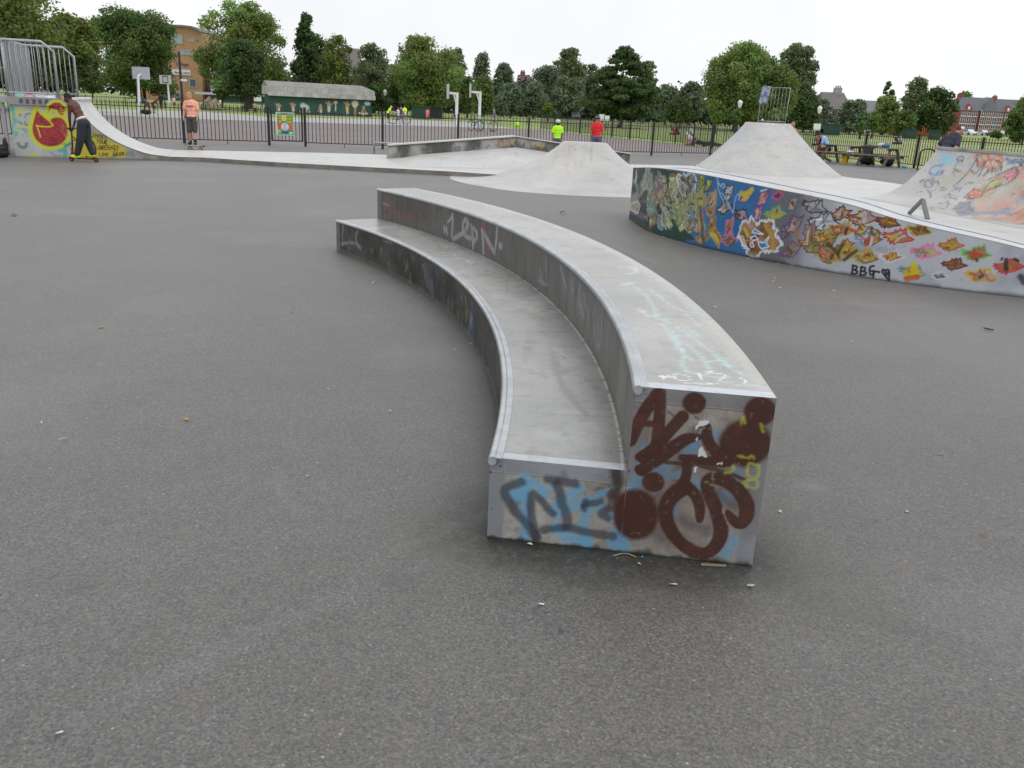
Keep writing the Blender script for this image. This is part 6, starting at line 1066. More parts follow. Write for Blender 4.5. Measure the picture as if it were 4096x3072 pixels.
# ---- picnic tables
def picnic(c, ang, label):
    root = empty('picnic_table', (*c, 0), rz=ang, label=label, cat='picnic table', group='picnic tables by the fence'); L_ = 1.5
    m_w = M.setdefault('wood', mat('weathered_wood', (.12, .095, .065), (.22, .18, .13), 3, rough=.85, fine=.25, fscale=20, stretch=(1, 8, 8))); m_t = M.setdefault('wood_top', mat('worn_wood_top', (.15, .13, .105), (.24, .22, .19), 3, rough=.8, fine=.2, fscale=20, stretch=(1, 8, 8)))
    b = MB()
    for k in range(5): b.box(-L_ / 2, L_ / 2, -.36 + k * .146, -.36 + k * .146 + .135, .685, .72)
    b.build('table_top', m_t, root)
    for s in (-1, 1):
        b = MB(); b.box(-L_ / 2, L_ / 2, s * .72 - .14, s * .72 - .01, .41, .445); b.box(-L_ / 2, L_ / 2, s * .72 + .01, s * .72 + .14, .41, .445); b.build('bench', m_t, root)
    for x in (-L_ / 2 + .2, L_ / 2 - .2):
        b = MB(); b.beam((x, -.36, .66), (x, .36, .66), .045, .09); b.beam((x, -.86, .36), (x, .86, .36), .045, .10); b.build('cross_beam', m_w, root)
        for s in (-1, 1): b = MB(); b.beam((x + .045, s * .22, .68), (x + .045, s * .58, 0), .045, .10, upv=(1, 0, 0)); b.build('leg', m_w, root)
PT = np.array([.60, -.80]); pc0 = np.array([12.95, 35.85]); ang = math.atan2(PT[1], PT[0])
picnic(pc0, ang, 'left picnic table with the bent over person on its bench'); picnic(pc0 + PT * 1.62, ang, 'right picnic table with a black jacket and bags on it')
PTn = np.array([-PT[1], PT[0]]); tb = lambda u, v, z: (*(pc0 + PT * u + PTn * v), z)
cloth('jacket', tb(1.25, -.1, .722), .35, .24, .09, plain('black_cloth', (.015, .015, .016)), 201, label='black jacket dropped on the right picnic table', cat='jacket')
b = MB(); p0, p1, p2 = Vector(tb(1.2, -.40, .73)), Vector(tb(1.7, -.42, .73)), Vector(tb(1.45, -.62, .30)); b.add([p0, p1, p2, p0 + Vector((.03, .05, .02)), p1 + Vector((.03, .05, .02)), p2 + Vector((.05, .08, 0))], [(0, 1, 2), (5, 4, 3), (0, 3, 4, 1), (1, 4, 5, 2), (2, 5, 3, 0)]); b2 = b.build('coat', plain('black_cloth2', (.012, .012, .014))); tag(b2, label='black coat hanging down over the edge of the right picnic table', cat='coat')
def bag(name, loc, r, c, label, cat='bag', **k): b = MB(); b.ell(loc, r, nu=14, nv=9); b.v = [(v[0] + .12 * r[0] * math.sin(v[2] * 30), v[1], v[2] + .08 * r[2] * math.sin(v[0] * 22)) for v in b.v]; o = b.build(name, plain(name + '_cloth', lin(c), .6, **k), smooth=True); return tag(o, label=label, cat=cat)
bag('carrier_bag', tb(1.62, .05, .80), (.15, .12, .10), (176, 180, 190), 'crumpled white carrier bag on the right picnic table'); bag('carrier_bag', tb(1.85, .05, .79), (.15, .13, .09), (60, 110, 150), 'blue carrier bag beside the white one on the picnic table')
bag('cap', tb(.75, -.62, .49), (.15, .09, .05), (196, 200, 210), 'white cap lying on the picnic bench', 'cap')
b = MB(); b.box(-.09, .09, -.05, .05, 0, .36); b.add([(-.09, -.055, .36), (.09, -.055, .36), (.05, -.02, .42), (-.05, -.02, .42)], [(0, 1, 2, 3)]); o = b.build('shopping_bag', plain('yellow_bag', lin((214, 170, 30))), bevel=.01); o.location = tb(.55, -.62, 0); tag(o, label='yellow shopping bag standing under the picnic tables', cat='bag')
bag('rucksack', tb(1.7, .55, .2), (.28, .2, .2), (26, 26, 28), 'large black rucksack under the right picnic table'); bag('rucksack', tb(.9, .45, .17), (.3, .2, .17), (34, 30, 32), 'low dark rucksack lying between the picnic table legs')
b = MB(); b.beam((12.05, 37.3, .45), (12.75, 36.4, .04), .06, .09); tag(b.build('wooden_post', M['wood']), label='short dark timber leaning against the fence left of the picnic tables', cat='timber')
# bike hoops
for (a_, c_), lb in ((((14.75, 32.85), (15.35, 32.95)), 'nearest black tubular bike hoop left of the right quarter pipe'), (((15.9, 34.0), (16.5, 34.1)), 'second black bike hoop half hidden by the right quarter pipe')):
    a_, c_ = np.array(a_), np.array(c_); b = MB(); pts = [(*a_, 0), (*a_, .62)] + [(*(a_ + (c_ - a_) * (.5 - .5 * math.cos(t))), .62 + .16 * math.sin(t)) for t in np.linspace(.2, math.pi - .2, 8)] + [(*c_, .62), (*c_, 0)]
    b.tube(pts, .03, 8); tag(b.build('bike_rack', plain('dark_grey_tube', (.03, .03, .032), .45), smooth=True), label=lb, cat='bike rack', group='bike hoops by the picnic tables')
# bag by the left quarter pipe
bag('rucksack', (-12.0, 19.75, .15), (.42, .22, .17), (18, 20, 26), 'black rucksack lying on the ground left of the painted quarter pipe'); bag('bag', (-11.68, 19.78, .22), (.06, .05, .22), (24, 20, 40), 'thin dark purple bag propped against the painted quarter pipe')
# ================================================================== PEOPLE
def remeshed(name, mb, m, parent, voxel=.02, it=2):
    me = bpy.data.meshes.new(name); me.from_pydata(mb.v, [], mb.f); t = bpy.data.objects.new('tmp_body', me); COL.objects.link(t)
    r = t.modifiers.new('r', 'REMESH'); r.mode = 'VOXEL'; r.voxel_size = voxel; s = t.modifiers.new('s', 'SMOOTH'); s.iterations = it; s.factor = .5
    bpy.context.view_layer.update(); me2 = bpy.data.meshes.new_from_object(t.evaluated_get(bpy.context.evaluated_depsgraph_get())); bpy.data.objects.remove(t)
    me2.name = name; me2.materials.clear(); me2.materials.append(m)
    me2.polygons.foreach_set('use_smooth', [True] * len(me2.polygons)); return link(name, me2, parent)
def limb(b, pts, rs):
    p = [Vector(q) for q in pts]; d0 = (p[0] - p[1]).normalized(); d1 = (p[-1] - p[-2]).normalized()
    q = [p[0] + d0 * rs[0] * .95, p[0] + d0 * rs[0] * .6] + p + [p[-1] + d1 * rs[-1] * .6, p[-1] + d1 * rs[-1] * .95]; r = [rs[0] * .3, rs[0] * .8] + list(rs) + [rs[-1] * .8, rs[-1] * .3]
    b.tube(q, r, 10)
def align(a, c):
    z = (Vector(c) - Vector(a)).normalized(); x = Vector((1, 0, 0)); x = (x - z * x.dot(z)).normalized(); y = z.cross(x); return Matrix(((x.x, y.x, z.x), (x.y, y.y, z.y), (x.z, y.z, z.z)))
def torso(b, J, k, f=1., lower=True):
    P_, C_, Nn = Vector(J['pelvis']), Vector(J['chest']), Vector(J['neck']); Mx = align(P_, Nn)
    if lower: b.ell(P_, (.155 * k * f, .115 * k * f, .13 * k), Mx, 14, 9)
    for t, rx, ry in ((.25, .14, .10), (.5, .15, .105), (.75, .165, .11), (.9, .165, .10)):
        b.ell(P_.lerp(Nn, t), (rx * k * f, ry * k * f, .13 * k), Mx, 14, 9)
    for s in 'LR': limb(b, [P_.lerp(Nn, .9), J['sh' + s]], [.07 * k * f, .058 * k * f])
def hand(b, w, h, k, curl=.4):
    w, h = Vector(w), Vector(h); d = (h - w).normalized(); x = d.orthogonal().normalized() if abs(d.z) < .5 else Vector((0, 1, 0)); x = (x - d * x.dot(d)).normalized(); y = d.cross(x)
    c = w + d * .045 * k; Mx = Matrix(((x.x, y.x, d.x), (x.y, y.y, d.y), (x.z, y.z, d.z))); b.ell(c, (.038 * k, .018 * k, .048 * k), Mx, 10, 7)
    for i in range(4):
        o = c + x * (i - 1.5) * .019 * k + d * .03 * k; L_ = (.062, .072, .068, .054)[i] * k; limb(b, [o, o + d * L_ * .55 + y * .008 * k, o + d * L_ + y * .03 * curl * k], [.0095 * k, .0085 * k, .0075 * k])
    o = c + x * -.034 * k - d * .01 * k; limb(b, [o, o - x * .02 * k + d * .025 * k, o - x * .018 * k + d * .05 * k + y * .01 * k], [.011 * k, .010 * k, .008 * k])
STAND = dict(pelvis=(0, 0, .93), chest=(0, 0, 1.2), neck=(0, -.01, 1.45), head=(0, .02, 1.62), shL=(-.17, 0, 1.40), shR=(.17, 0, 1.40), elL=(-.22, -.02, 1.13), elR=(.22, -.02, 1.13), waL=(-.22, .05, .89), waR=(.22, .05, .89), haL=(-.22, .07, .80), haR=(.22, .07, .80),
             hipL=(-.09, 0, .90), hipR=(.09, 0, .90), knL=(-.10, .02, .50), knR=(.10, .02, .50), anL=(-.11, -.01, .09), anR=(.11, -.01, .09), toL=(-.12, .15, .03), toR=(.12, .15, .03))
SKINW, SKINB, SKINM = lin((206, 156, 130)), lin((92, 56, 44)), lin((176, 124, 98))
_mc = {}
def pm(n, c, rough=.8):
    key = (n, tuple(np.round(c, 3)))
    if key not in _mc: _mc[key] = plain(n, np.asarray(c), rough, scale=14)
    return _mc[key]
def person(loc, rz, h, label, skin=SKINW, pose=None, shirt=None, sleeves='short', legs=None, legtype='shorts', hair=None, shoes=(30, 30, 32), headgear=None, vox=.02, hands=False, face=False, group=None, long_hair=False, baggy=1.0):
    k = h / 1.75; J = {a: tuple(np.array(v) * k) for a, v in {**STAND, **(pose or {})}.items()}
    root = empty('person', loc, rz, label=label, cat='person', group=group)
    b = MB(); torso(b, J, k)
    for s in 'LR':
        limb(b, [J['sh' + s], J['el' + s], J['wa' + s]], [.052 * k, .040 * k, .027 * k])
        if hands: hand(b, J['wa' + s], J['ha' + s], k)
        else: limb(b, [J['wa' + s], J['ha' + s]], [.028 * k, .03 * k])
        mid = Vector(J['kn' + s]).lerp(Vector(J['an' + s]), .35); limb(b, [J['hip' + s], J['kn' + s], mid, J['an' + s]], [.088 * k, .056 * k, .053 * k, .036 * k]); limb(b, [J['an' + s], J['to' + s]], [.036 * k, .03 * k])
    H_, N_ = Vector(J['head']), Vector(J['neck']); limb(b, [N_, H_ - Vector((0, 0, .05 * k))], [.058 * k, .052 * k])
    hd = (J.get('look') or (0, 1, 0)); f = Vector(hd).normalized(); zc = Vector((0, 0, 1)); x = f.cross(zc).normalized(); u = x.cross(f); Hm = Matrix(((x.x, f.x, u.x), (x.y, f.y, u.y), (x.z, f.z, u.z)))
    b.ell(H_, (.074 * k, .094 * k, .112 * k), Hm, 16, 12); b.ell(H_ + Hm @ Vector((0, .035, -.06)) * k, (.052 * k, .055 * k, .055 * k), Hm, 12, 8)
    if face or vox < .02:
        limb(b, [H_ + Hm @ Vector((0, .09, .01)) * k, H_ + Hm @ Vector((0, .112, -.022)) * k], [.012 * k, .016 * k])
        for s in (-1, 1): b.ell(H_ + Hm @ Vector((s * .076, 0, -.008)) * k, (.012 * k, .02 * k, .03 * k), Hm, 8, 6)
    remeshed('body', b, pm('skin', skin, .6), root, vox)
    if face:
        for s in (-1, 1): b = MB(); b.ell(H_ + Hm @ Vector((s * .03, .086, .008)) * k, (.012 * k, .008 * k, .007 * k), Hm, 8, 6); b.build('eye', pm('eye_dark', np.array((.03, .025, .02))), root, smooth=True)
        b = MB(); b.ell(H_ + Hm @ Vector((0, .088, -.052)) * k, (.022 * k, .008 * k, .006 * k), Hm, 8, 6); b.build('mouth', pm('lips', skin * .55), root, smooth=True)
    if shirt is not None:
        b = MB(); torso(b, J, k, 1.13); P_ = Vector(J['pelvis']); b.ell(P_ - Vector((0, 0, .04 * k)), (.172 * k, .135 * k, .10 * k), None, 14, 8)
        for s in 'LR':
            S_, E_2, W_2 = Vector(J['sh' + s]), Vector(J['el' + s]), Vector(J['wa' + s])
            if sleeves == 'short': limb(b, [S_, S_.lerp(E_2, .72)], [.066 * k, .068 * k])
            elif sleeves == 'long': limb(b, [S_, E_2, W_2], [.066 * k, .054 * k, .042 * k])
        remeshed('shirt', b, pm('cloth', lin(shirt) * 1.25), root, max(vox, .014))
    if legs is not None:
        b = MB(); P_ = Vector(J['pelvis']); b.ell(P_ - Vector((0, 0, .03 * k)), (.175 * k, .14 * k, .13 * k), align(J['pelvis'], J['neck']), 14, 9)
        for s in 'LR':
            Hh, Kk, Aa = Vector(J['hip' + s]), Vector(J['kn' + s]), Vector(J['an' + s])
            if legtype == 'shorts': limb(b, [Hh, Kk + (Kk - Hh) * .02], [.108 * k, .090 * k * baggy])
            else: limb(b, [Hh, Kk, Aa + Vector((0, 0, .03 * k))], [.108 * k, .080 * k * baggy, .060 * k * baggy])
        remeshed('shorts' if legtype == 'shorts' else 'trousers', b, pm('cloth', lin(legs) * 1.1), root, max(vox, .014))
    for s in 'LR':
        a_, t_ = Vector(J['an' + s]), Vector(J['to' + s]); d = (t_ - a_); d.z = 0; d = d.normalized() if d.length > 1e-4 else Vector((0, 1, 0)); zb = min(a_.z, t_.z) ; b = MB(); x = Vector((d.y, -d.x, 0)); Mx = Matrix(((x.x, d.x, 0), (x.y, d.y, 0), (0, 0, 1)))
        c = Vector((a_.x, a_.y, t_.z + .022 * k)) + d * .06 * k; b.ell(c, (.05 * k, .135 * k, .045 * k), Mx, 12, 8); b.ell(c - d * .06 * k + Vector((0, 0, .03 * k)), (.042 * k, .06 * k, .055 * k), Mx, 10, 8); remeshed('shoe', b, pm('shoe', lin(shoes) * 1.1), root, max(vox, .014))
    if hair is not None:
        b = MB(); b.ell(H_ + Hm @ Vector((0, -.028, .034)) * k, (.080 * k, .088 * k, .092 * k), Hm, 14, 10)
        if long_hair: b.ell(H_ + Hm @ Vector((0, -.06, -.08)) * k, (.08 * k, .05 * k, .14 * k), Hm, 12, 8)
        if face:
            rs_ = np.random.RandomState(3)
            for i in range(26):
                a = rs_.rand() * 6.28; e = rs_.rand() * 1.2; v = Vector((math.cos(a) * math.cos(e) * .075, math.sin(a) * math.cos(e) * .078 - .022, math.sin(e) * .085 + .045)); b.ell(H_ + Hm @ v * k, (.02 * k, .02 * k, .016 * k), Hm, 6, 5)
        remeshed('hair', b, pm('hair', lin(hair)), root, max(vox * .8, .010), 1)
    if headgear:
        c = lin(headgear[1]) * 1.1
        if headgear[0] == 'helmet':
            b = MB(); b.ell(H_ + Hm @ Vector((0, -.012, .035)) * k, (.105 * k, .125 * k, .105 * k), Hm, 20, 14); zc_ = (H_ + Vector((0, 0, .0))).z; b.v = [(v[0], v[1], max(v[2], zc_ - .01 * k)) for v in b.v]; o = b.build('helmet', plain('helmet_shell', c, .3), root, smooth=True)
            b = MB()
            for sx_ in (-.045, .045): b.ell(H_ + Hm @ Vector((sx_, -.115, .06)) * k, (.014 * k, .02 * k, .02 * k), Hm, 8, 6)
            b.ell(H_ + Hm @ Vector((0, -.128, .04)) * k, (.022 * k, .008 * k, .012 * k), Hm, 8, 6); b.build('helmet_badge', M['white'] if sum(headgear[1]) < 300 else M['black'], o)
            b = MB(); b.tube([H_ + Hm @ Vector((-.08, 0, 0)) * k, H_ + Hm @ Vector((-.05, .03, -.1)) * k, H_ + Hm @ Vector((.05, .03, -.1)) * k, H_ + Hm @ Vector((.08, 0, 0)) * k], .006 * k, 5); b.build('chin_strap', M['black'], o)
        else:
            b = MB(); b.ell(H_ + Hm @ Vector((0, -.005, .04)) * k, (.085 * k, .105 * k, .085 * k), Hm, 18, 12); zc_ = H_.z + .02 * k; b.v = [(v[0], v[1], max(v[2], zc_)) for v in b.v]; o = b.build('cap', plain('cap_cloth', c, .8), root, smooth=True)
            b = MB(); b.ell(H_ + Hm @ Vector((0, .12, .028)) * k, (.06 * k, .06 * k, .008 * k), Hm, 14, 6); b.build('peak', plain('cap_peak', c * .8, .8), o, smooth=True)
    return root
def rotated(kw, **o): d = dict(kw); d.update(o); return d
# boy on scooter: local +y is his forward, world -x
K = 1.75 / 1.55
def sc(d): return {a: tuple(c * K for c in v) for a, v in d.items()}
pose_s = sc(dict(pelvis=(0, -.03, .86), chest=(0, .08, 1.05), neck=(0, .17, 1.25), head=(0, .27, 1.345), shL=(-.15, .15, 1.20), shR=(.15, .15, 1.20), elL=(-.13, .20, .96), elR=(.15, .22, .95), waL=(-.06, .25, .75), waR=(.07, .26, .75), haL=(-.03, .29, .68), haR=(.04, .29, .68), hipL=(-.08, -.04, .83), hipR=(.08, -.04, .83), knL=(-.10, .02, .47), knR=(.09, -.03, .47), anL=(-.12, .12, .15), anR=(.08, -.12, .17), toL=(-.13, .27, .10), toR=(.08, .03, .115))); pose_s['look'] = (-.25, .85, -.5)
person((-9.80, 19.62, 0), math.radians(84), 1.55, 'shirtless boy in dark baggy trousers and yellow shoes bending over a scooter', skin=SKINB, pose=pose_s, legs=(40, 42, 48), legtype='long', hair=(40, 26, 24), shoes=(206, 226, 30), vox=.012, hands=True, face=True, baggy=1.25)
pb_ = [o for o in bpy.data.objects if o.get('label', '').startswith('shirtless boy in dark')][0]; k = 1.55 / 1.75; b = MB(); pc_ = Vector(pose_s['pelvis']) * k; Mx = align(pose_s['pelvis'], pose_s['neck']); b.ell(pc_ + Mx @ Vector((0, 0, .075)), (.150, .118, .045), Mx, 16, 8); b.build('waistband', M['white'], pb_, smooth=True)
st = empty('kick_scooter', (-9.80, 19.62, 0), math.radians(84), label='black kick scooter with red wheels under the shirtless boy', cat='scooter')
b = MB(); b.tube([(0, .33, .1), (0, .29, .35), (0, .27, .72)], [.02, .018, .016], 8); b.tube([(-.17, .27, .71), (.17, .27, .71)], .015, 8); b.tube([(0, .33, .06), (0, .31, .2)], .03, 8); b.build('handlebar', M['black'], st, smooth=True)
b = MB(); b.box(-.055, .055, -.2, .22, .06, .085); b.beam((0, .2, .08), (0, .31, .2), .05, .03); b.build('deck', M['black'], st, bevel=.006)
b = MB(); b.tube([(0, .31, .22), (0, .305, .30)], .032, 8); b.build('clamp', plain('red_anodised', lin((190, 24, 40)), .4), st)
for y in (.345, -.24):
    b = MB(); b.tube([(-.014, y, .055), (.014, y, .055)], .055, 16); w = b.build('wheel', plain('tyre_dark', (.03, .012, .014), .5), st, smooth=False); b = MB(); b.tube([(-.017, y, .055), (.017, y, .055)], .03, 12); b.build('hub', plain('red_hub', lin((170, 30, 44)), .4), w)
# boy on skateboard
pose_o = dict(head=(.02, .05, 1.61), look=(.5, .8, -.35), elL=(-.23, .0, 1.12), waL=(-.20, .08, .90), haL=(-.17, .12, .80), elR=(.23, -.01, 1.13), waR=(.25, .07, .90), haR=(.25, .12, .80), knL=(-.09, .05, .50), knR=(.10, .03, .5), anL=(-.08, .06, .09), anR=(.11, -.06, .09), toL=(-.06, .22, .03), toR=(.16, .08, .03), neck=(0, .0, 1.44))
OBx, OBy = -9.70, 25.9
person((OBx, OBy, .115), math.radians(188), 1.50, 'blond boy in an orange t-shirt and dark shorts standing on a skateboard', pose=pose_o, shirt=(232, 158, 134), legs=(70, 68, 66), hair=(176, 140, 96), shoes=(20, 20, 24), vox=.012, hands=True, face=True)
pr = [o for o in bpy.data.objects if o.name == 'person.001' or (o.get('label', '').startswith('blond boy'))][0]
b = MB()
for i, (x, w) in enumerate(((-.085, .02), (-.055, .012), (-.03, .014), (-.005, .012), (.02, .014), (.045, .012), (.07, .012), (.09, .008))): b.box(x - w / 2, x + w / 2, .118, .135, 1.105 - (.02 if i else 0), 1.14 if i == 0 else 1.125)
b.build('chest_print', pm('print', lin((110, 84, 140))), pr)
for s in ('L', 'R'):
    a_ = Vector(pose_o['an' + s]) * (1.5 / 1.75); b = MB(); limb(b, [a_ + Vector((0, 0, .02)), a_ + Vector((0, 0, .08))], [.045, .042]); b.build('sock', pm('sock', np.array((.012, .012, .014))), pr, smooth=True)
    t_ = Vector(pose_o['to' + s]) * (1.5 / 1.75); d = (t_ - a_); d.z = 0; d.normalize(); c = Vector((a_.x, a_.y, -.004)) + d * .05; b = MB(); b.ell(c, (.046, .122, .012), Matrix(((d.y, d.x, 0), (-d.x, d.y, 0), (0, 0, 1))), 14, 6); b.build('shoe_sole', M['white'], pr, smooth=True)
sk = empty('skateboard', (OBx + .05, OBy - .05, 0), math.radians(-25), label='worn skateboard under the boy in the orange t-shirt', cat='skateboard')
b = MB(); n = 16; xs = np.linspace(-.39, .39, n); 
for i in range(n - 1):
    x0, x1 = xs[i], xs[i + 1]; zf = lambda x: .10 + max(0, abs(x) - .28) * .35; wf = lambda x: .095 * (1 - max(0, abs(x) - .28) / .11 * .4) if abs(x) < .385 else .03
    b.add([(x0, -wf(x0), zf(x0)), (x1, -wf(x1), zf(x1)), (x1, wf(x1), zf(x1)), (x0, wf(x0), zf(x0)), (x0, -wf(x0), zf(x0) - .012), (x1, -wf(x1), zf(x1) - .012), (x1, wf(x1), zf(x1) - .012), (x0, wf(x0), zf(x0) - .012)], [(0, 1, 2, 3), (7, 6, 5, 4), (0, 4, 5, 1), (3, 2, 6, 7)])
b.build('deck', plain('board_wood', lin((120, 96, 80)), .6), sk)
for x in (-.2, .2):
    b = MB(); b.tube([(x, -.07, .055), (x, .07, .055)], .012, 6); b.tube([(x, 0, .055), (x, 0, .09)], .02, 6); tk = b.build('truck', M['steel_dull'], sk)
    for y in (-.08, .08): b = MB(); b.tube([(x, y - .017, .03), (x, y + .017, .03)], .03, 12); b.build('wheel', plain('wheel_cream', lin((190, 180, 150))), tk)
# helmet kids, seen from behind
person((1.13, 29.2, 0), math.radians(4), 1.27, 'child in a neon yellow t-shirt and white helmet seen from behind', skin=SKINM, pose=dict(elL=(-.23, .0, 1.13), elR=(.23, 0, 1.13)), shirt=(176, 255, 40), legs=(90, 100, 120), headgear=('helmet', (206, 208, 212)), hair=(50, 34, 28), long_hair=True, vox=.016, hands=True)
person((2.45, 29.6, 0), math.radians(-3), 1.45, 'boy in a red t-shirt and black helmet seen from behind', skin=SKINM, shirt=(206, 40, 48), legs=(84, 92, 120), headgear=('helmet', (34, 36, 40)), vox=.016, hands=True)
person((8.72, 28.9, 0), math.radians(150), 1.56, 'shirtless dark haired boy peeking from behind the tall bank', skin=SKINM, hair=(40, 28, 28), legs=(40, 44, 60), vox=.018, pose=dict(look=(-.3, .9, -.2)))
# man in white cap behind the right quarter pipe: leaning forward, facing +x
pose_c = dict(pelvis=(0, -.12, .98), chest=(0, .05, 1.22), neck=(0, .22, 1.44), head=(0, .36, 1.56), shL=(-.18, .17, 1.38), shR=(.18, .17, 1.38), elL=(-.24, -.02, 1.14), elR=(.25, .0, 1.14), waL=(-.2, .12, .96), waR=(.22, -.05, .92), haL=(-.18, .2, .92), haR=(.2, .0, .84), look=(.15, .95, -.3), hipL=(-.1, -.12, .93), hipR=(.1, -.12, .93), knL=(-.1, .05, .52), knR=(.1, .0, .5))
person((10.12, 21.2, 0), math.radians(-62), 1.70, 'man in a dark t-shirt and white cap leaning forward behind the right quarter pipe', pose=pose_c, shirt=(40, 44, 56), legs=(40, 46, 70), headgear=('cap', (222, 222, 230)), hair=(90, 60, 46), skin=lin((196, 134, 112)), vox=.014, hands=True, face=True)
# seated person at the table
SIT = dict(pelvis=(0, 0, .55), chest=(0, .12, .78), neck=(0, .26, .98), head=(0, .40, 1.05), shL=(-.17, .22, .95), shR=(.17, .22, .95), elL=(-.2, .3, .72), elR=(.2, .3, .72), waL=(-.1, .42, .6), waR=(.1, .42, .6), haL=(-.06, .5, .58), haR=(.06, .5, .58), hipL=(-.09, .02, .52), hipR=(.09, .02, .52), knL=(-.14, .42, .50), knR=(.14, .42, .50), anL=(-.14, .40, .10), anR=(.14, .46, .10), toL=(-.14, .55, .03), toR=(.14, .62, .03), look=(0, .6, -.8))
sp = pc0 + PT * -.25 + PTn * .62
person((12.55, 36.35, 0), math.radians(70), 1.70, 'person in pale blue top and maroon trousers bent over on the picnic bench', skin=SKINM, pose=SIT, shirt=(130, 170, 206), legs=(96, 36, 52), legtype='long', hair=(70, 48, 44), vox=.018)
# far figures
def far(px_f, px_h, label, y=None, rz=0., **k):
    g = G(*px_f); y = min(g[1], 130) if y is None else y; a = D(*px_f, y); t = D(*px_h, y); h = max(.9, min(1.9, t[2] / (1.0 if 'pose' not in k else k.pop('hk', .92)))); return person((a[0], y, 0), rz, h, label, vox=.045, **k)
BEND = dict(pelvis=(0, -.15, .85), chest=(0, .05, 1.02), neck=(0, .25, 1.15), head=(0, .38, 1.2), shL=(-.17, .2, 1.1), shR=(.17, .2, 1.1), elL=(-.15, .25, .85), elR=(.15, .25, .85), waL=(-.1, .3, .62), waR=(.1, .3, .62), haL=(-.1, .3, .5), haR=(.1, .3, .5), hipL=(-.09, -.15, .82), hipR=(.09, -.15, .82), knL=(-.2, .05, .45), knR=(.2, -.1, .45), anL=(-.25, -.05, .09), anR=(.3, -.15, .09))
GP = 'people on and beyond the ball court'
far(c1(1395, 1080), c1(1400, 920), 'bending basketball player in a dark top and red shorts, on the left of a pair', rz=1.2, pose=BEND, hk=.78, skin=SKINB, shirt=(50, 56, 84), legs=(120, 40, 44), hair=(20, 16, 16), group=GP); far(c1(1470, 1075), c1(1440, 925), 'bending player in dark red, on the right of the pair at the left court', rz=-1.2, pose=BEND, hk=.78, skin=SKINB, shirt=(110, 44, 44), legs=(90, 30, 34), hair=(20, 16, 16), group=GP)
far(c1(1530, 1035), c1(1525, 880), 'tall person all in black standing left of the second hoop', skin=SKINB, shirt=(24, 26, 34), legs=(20, 22, 28), legtype='long', sleeves='long', hair=(20, 16, 16), group=GP); far(c2(470, 915), c2(455, 790), 'girl in a pale top and grey shorts right of the second hoop', shirt=(196, 170, 160), legs=(90, 90, 96), hair=(40, 28, 24), long_hair=True, group=GP)
far(c2(905, 900), c2(950, 820), 'small child in white and orange walking on the grass by the blue van', y=110, shirt=(206, 206, 210), legs=(210, 110, 50), hair=(60, 40, 34), group=GP); far(c2(1235, 955), c2(1235, 850), 'woman in a pale top and black skirt left of the green hall', y=85, shirt=(150, 136, 130), legs=(26, 26, 30), legtype='long', hair=(40, 28, 24), group=GP)
far(c3(1070, 1010), c3(1080, 885), 'leaning cyclist in a neon yellow vest and white cap, leftmost of its group', y=72, rz=-1.3, pose=dict(chest=(0, .1, 1.18), neck=(0, .22, 1.38), head=(0, .34, 1.5), shL=(-.17, .18, 1.34), shR=(.17, .18, 1.34), elL=(-.2, .3, 1.1), elR=(.2, .3, 1.1), waL=(-.15, .45, .95), waR=(.15, .45, .95), haL=(-.15, .5, .9), haR=(.15, .5, .9)), hk=.93, shirt=(196, 236, 40), legs=(30, 32, 40), headgear=('cap', (214, 214, 210)), skin=SKINW, group=GP)
far(c3(1170, 1020), c3(1172, 900), 'small figure with a pink cap and white top by the bicycle', y=72, shirt=(206, 190, 206), legs=(150, 150, 160), headgear=('cap', (230, 60, 110)), group=GP); far(c3(1195, 1020), c3(1190, 888), 'figure in navy with a blue cap by the bicycle', y=72, shirt=(50, 60, 100), legs=(120, 120, 140), headgear=('cap', (60, 80, 140)), group=GP); far(c3(1228, 1015), c3(1222, 878), 'man in a neon yellow vest standing right of the bicycle group', y=72, shirt=(206, 240, 50), legs=(176, 176, 180), legtype='long', hair=(60, 40, 30), group=GP)
far(c3(1445, 1000), c3(1445, 905), 'girl in a coral pink dress between the green bins', y=88, shirt=(232, 110, 110), legs=(232, 110, 110), hair=(110, 60, 40), long_hair=True, group=GP); far(c4(650, 1070), c4(657, 898), 'man in a grey t-shirt and cap walking by the leaning bicycles', y=62, rz=1.3, shirt=(84, 92, 106), legs=(150, 140, 126), headgear=('cap', (60, 60, 74)), group=GP)
GRS = 'people sitting on the far grass'
def sitter(px_f, y, label, rz, **k): a = D(*px_f, y); return person((a[0], y, -.38), rz, 1.7, label, vox=.05, pose=SIT, group=GRS, **k)
sitter(c5(1185, 1135), 75, 'person in crimson sitting on the grass in the middle distance', 1.5, shirt=(150, 26, 50), legs=(120, 26, 44), hair=(90, 30, 40), legtype='long'); sitter(c5(1218, 1138), 75.5, 'blonde person in black sitting beside the one in crimson', 1.5, shirt=(24, 24, 30), legs=(30, 30, 36), hair=(196, 170, 110), long_hair=True, legtype='long')
sitter(c5(1360, 1135), 74, 'person in pale grey sitting far out on the grass', 1.0, shirt=(190, 190, 196), legs=(120, 110, 120), hair=(60, 50, 46)); sitter(c6(1135, 1190), 60, 'person in a dusty pink top sitting on grass by the dark fence post', 2.0, shirt=(150, 110, 104), legs=(50, 50, 60), hair=(50, 36, 30)); sitter(c7(500, 835), 78, 'person in white and navy sitting left of the green bin', 2.2, shirt=(186, 186, 200), legs=(40, 40, 60), headgear=('cap', (60, 60, 150))); sitter(c7(470, 832), 77, 'dark clothed person sitting at the left of the pair by the green bin', 1.2, shirt=(60, 40, 44), legs=(50, 40, 40), hair=(40, 30, 30))
far(c7(143, 800), c7(143, 762), 'tiny distant person in pale clothes by the small bright tree', y=120, shirt=(200, 190, 190), legs=(150, 140, 140), hair=(60, 50, 44), group=GP)
